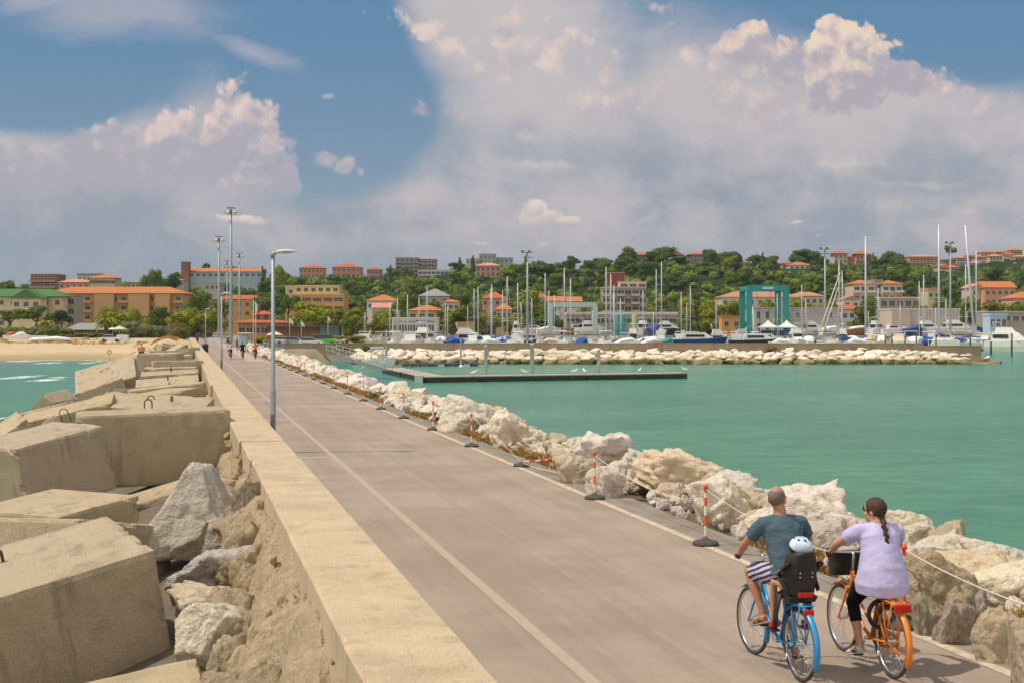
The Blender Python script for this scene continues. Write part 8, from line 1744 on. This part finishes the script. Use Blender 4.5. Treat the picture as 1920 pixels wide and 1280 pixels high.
# --- distant cyclists
def far_cyclist(px, py, hcol, tcol, lab, blab):
    p = gp(px, py); M = Matrix.Translation(p)@Matrix.Rotation(math.atan2(.97, -.24), 4, 'Z')
    b_ = make_bike(M_bdark, crank=1.1); b_.matrix_world = M; tag(b_, blab, 'bicycle')
    r_, q_, R2 = rider('person', lab, M, M_skinm, tcol, fabric('shorts_dark', [(.03, .03, .04)]), V((.33, .0, 1.62)), 0, V((.21, 0, .98)), V((.30, 0, 1.45)), V((.31, .2, 1.40)), V((.31, -.2, 1.40)), V((.52, .33, 1.2)), V((.52, -.33, 1.2)), V((.70, .32, 1.06)), V((.70, -.32, 1.06)), V((.62, .16, .86)), V((.5, -.14, .62)), V((.48, .13, .50)), V((.40, -.13, .24)), 'm', vox=.022)
    m = MB(); ball(m, q_(-.02, 0, .02), (.105, .088, .105), 14, 9); m.build('hair', hcol, r_)
far_cyclist(432, 673, M_hairb, fabric('shirt_grey_white', [(.22, .20, .26), (.60, .60, .66)], ns=5), "distant cyclist in a grey and white patterned shirt, left of the trio", "dark bicycle of the left cyclist in the distant trio")
far_cyclist(455, 673, M_hairg, fabric('shirt_black', [(.015, .015, .02)]), "distant cyclist in a black shirt, middle of the trio", "dark bicycle of the middle cyclist in the distant trio")
far_cyclist(478.5, 674, M_hairg, fabric('shirt_coral', [(.55, .12, .09)]), "distant cyclist in a coral red shirt, right of the trio", "dark bicycle of the right cyclist in the distant trio")
def walker(px, py, top, bot, lab, rz=1.8, sit=None, cap=None):
    p = gp(px, py) if sit is None else sit; r_ = empty('person', tuple(p), rz, label=lab, cat='person'); b = MB()
    if sit is None:
        b.tube([(0, 0, .86), (0, 0, 1.1), (0, 0, 1.36), (0, 0, 1.45)], [(.10, .15), (.10, .14), (.10, .18), (.05, .08)], 12, up=(1, 0, 0)); b.tube([(0, 0, 1.42), (0, 0, 1.55)], .05, 8); head_parts(b, (.02, 0, 1.64), 0)
        for s in (-1, 1): limb(b, [(0, s*.09, .90), (.10*s, s*.09, .48), (.06*s, s*.09, .08)], [.08, .05, .035]); b.tube([(.06*s-.04, s*.09, .04), (.06*s+.17, s*.09, .03)], [(.03, .03), (.015, .035)], 8, up=(0, 0, 1)); limb(b, [(0, s*.20, 1.38), (-.04*s, s*.26, 1.10), (.06, s*.26, .88)], [.045, .038, .025]); ball(b, (.08, s*.26, .80), (.02, .03, .07))
        fused('body', b, .02, M_skinm, r_, 2)
        c = MB(); c.tube([(0, 0, .88), (0, 0, 1.1), (0, 0, 1.36), (0, 0, 1.46)], [(.12, .175), (.12, .165), (.125, .20), (.06, .09)], 12, up=(1, 0, 0)); [c.tube([(0, s*.15, 1.38), (-.02*s, s*.24, 1.2)], [.07, .06], 10) for s in (-1, 1)]; fused('shirt', c, .02, top, r_, 2)
        c = MB(); [c.tube([(0, s*.085, .95), (.08*s, s*.09, .5)], [.11, .08], 10) for s in (-1, 1)]; fused('trousers', c, .02, bot, r_, 2)
        m = MB(); ball(m, (0, 0, 1.665), (.105, .085, .10)); m.build('hair', M_hairb, r_)
    else:
        b.tube([(0, 0, .06), (0, 0, .24), (.04, 0, .46), (.07, 0, .55)], [(.13, .19), (.12, .165), (.12, .20), (.06, .09)], 14, up=(1, 0, 0)); b.tube([(.07, 0, .52), (.10, 0, .66)], .055, 8); head_parts(b, (.12, 0, .74), 0)
        for s in (-1, 1): limb(b, [(.04, s*.10, .09), (.40, s*.16, .20), (.46, s*.14, -.18)], [.09, .06, .04]); limb(b, [(.06, s*.21, .48), (.16, s*.27, .24), (.36, s*.18, .22)], [.05, .042, .028]); ball(b, (.40, s*.16, .23), (.05, .03, .02)); b.tube([(.42, s*.14, -.22), (.62, s*.14, -.24)], [(.03, .03), (.015, .04)], 8, up=(0, 0, 1))
        fused('body', b, .014, M_skinb, r_, 2)
        c = MB(); c.tube([(0, 0, .02), (.0, 0, .13)], [(.15, .21), (.14, .19)], 12, up=(1, 0, 0)); [c.tube([(.04, s*.10, .09), (.28, s*.14, .16)], [.11, .09], 10) for s in (-1, 1)]; fused('shorts', c, .014, bot, r_, 2)
        m = MB(); ball(m, (.11, 0, .775), (.115, .095, .085)); m.tube([(.16, 0, .79), (.27, 0, .775)], [(.01, .07), (.006, .05)], 8, up=(0, 0, 1)); m.build('cap', cap, r_)
    return r_
kd = fabric('trousers_dark', [(.03, .03, .04)])
walker(370, 646, fabric('shirt_brown', [(.12, .05, .03)]), kd, "distant walker in dark brown clothes far down the road"); walker(382, 639.5, fabric('shirt_red', [(.45, .06, .04)]), kd, "distant walker in a red top at the far end of the road"); walker(444.5, 657, fabric('shirt_navy', [(.02, .02, .05)]), kd, "person in dark clothes standing by the snack stall", 0.4)
c13 = BOX['b13'][0]; zt = BO['b13'].matrix_world@Vector((-.9, 0, BOX['b13'][2][2]/2)); pz = at(265.5, 663, 0.1)
Ys = zt.y; walker(0, 0, None, kd, "sunburnt bare-backed man in a pale cap sitting on the far blocks", 1.9, sit=Vector(((265.5-CX)*Ys/F, Ys, zt.z-.02)), cap=mat('cap_pale', [(.50, .45, .38)], rough=.9))
# ================================================================== sea air
hz_m = bpy.data.materials.new("haze"); hz_m.use_nodes = True; hn = hz_m.node_tree; hn.nodes.clear()
ho = hn.nodes.new('ShaderNodeOutputMaterial'); hv = hn.nodes.new('ShaderNodeVolumePrincipled'); hv.inputs['Density'].default_value = .00007; hv.inputs['Color'].default_value = (.82, .88, .95, 1); hv.inputs['Anisotropy'].default_value = .2
hn.links.new(hv.outputs[0], ho.inputs['Volume'])
MB().box(-2995, 2995, -350, 2995, -6, 140).build("haze", hz_m, kind='stuff', label="thin summer haze softening the far hill", cat="haze")
# ------------------------------------------------------------------ copies that still share a label are told apart by their place
DL = {}
for o in S.objects:
    if o.parent is None and 'label' in o: DL.setdefault(o['label'], []).append(o)
CNT = {2: ('left one', 'right one'), 3: ('left one', 'middle one', 'right one')}
ONTH = ('first', 'second', 'third', 'fourth', 'fifth', 'sixth', 'seventh', 'eighth', 'ninth', 'tenth')
for lab, L in DL.items():
    if 1 < len(L) <= 10:
        L.sort(key=lambda o: (o.location.x+0.0)/max(1.0, o.location.y))
        for i, o in enumerate(L): o['label'] = lab+', '+(CNT[len(L)][i] if len(L) < 4 else ONTH[i]+' from left')
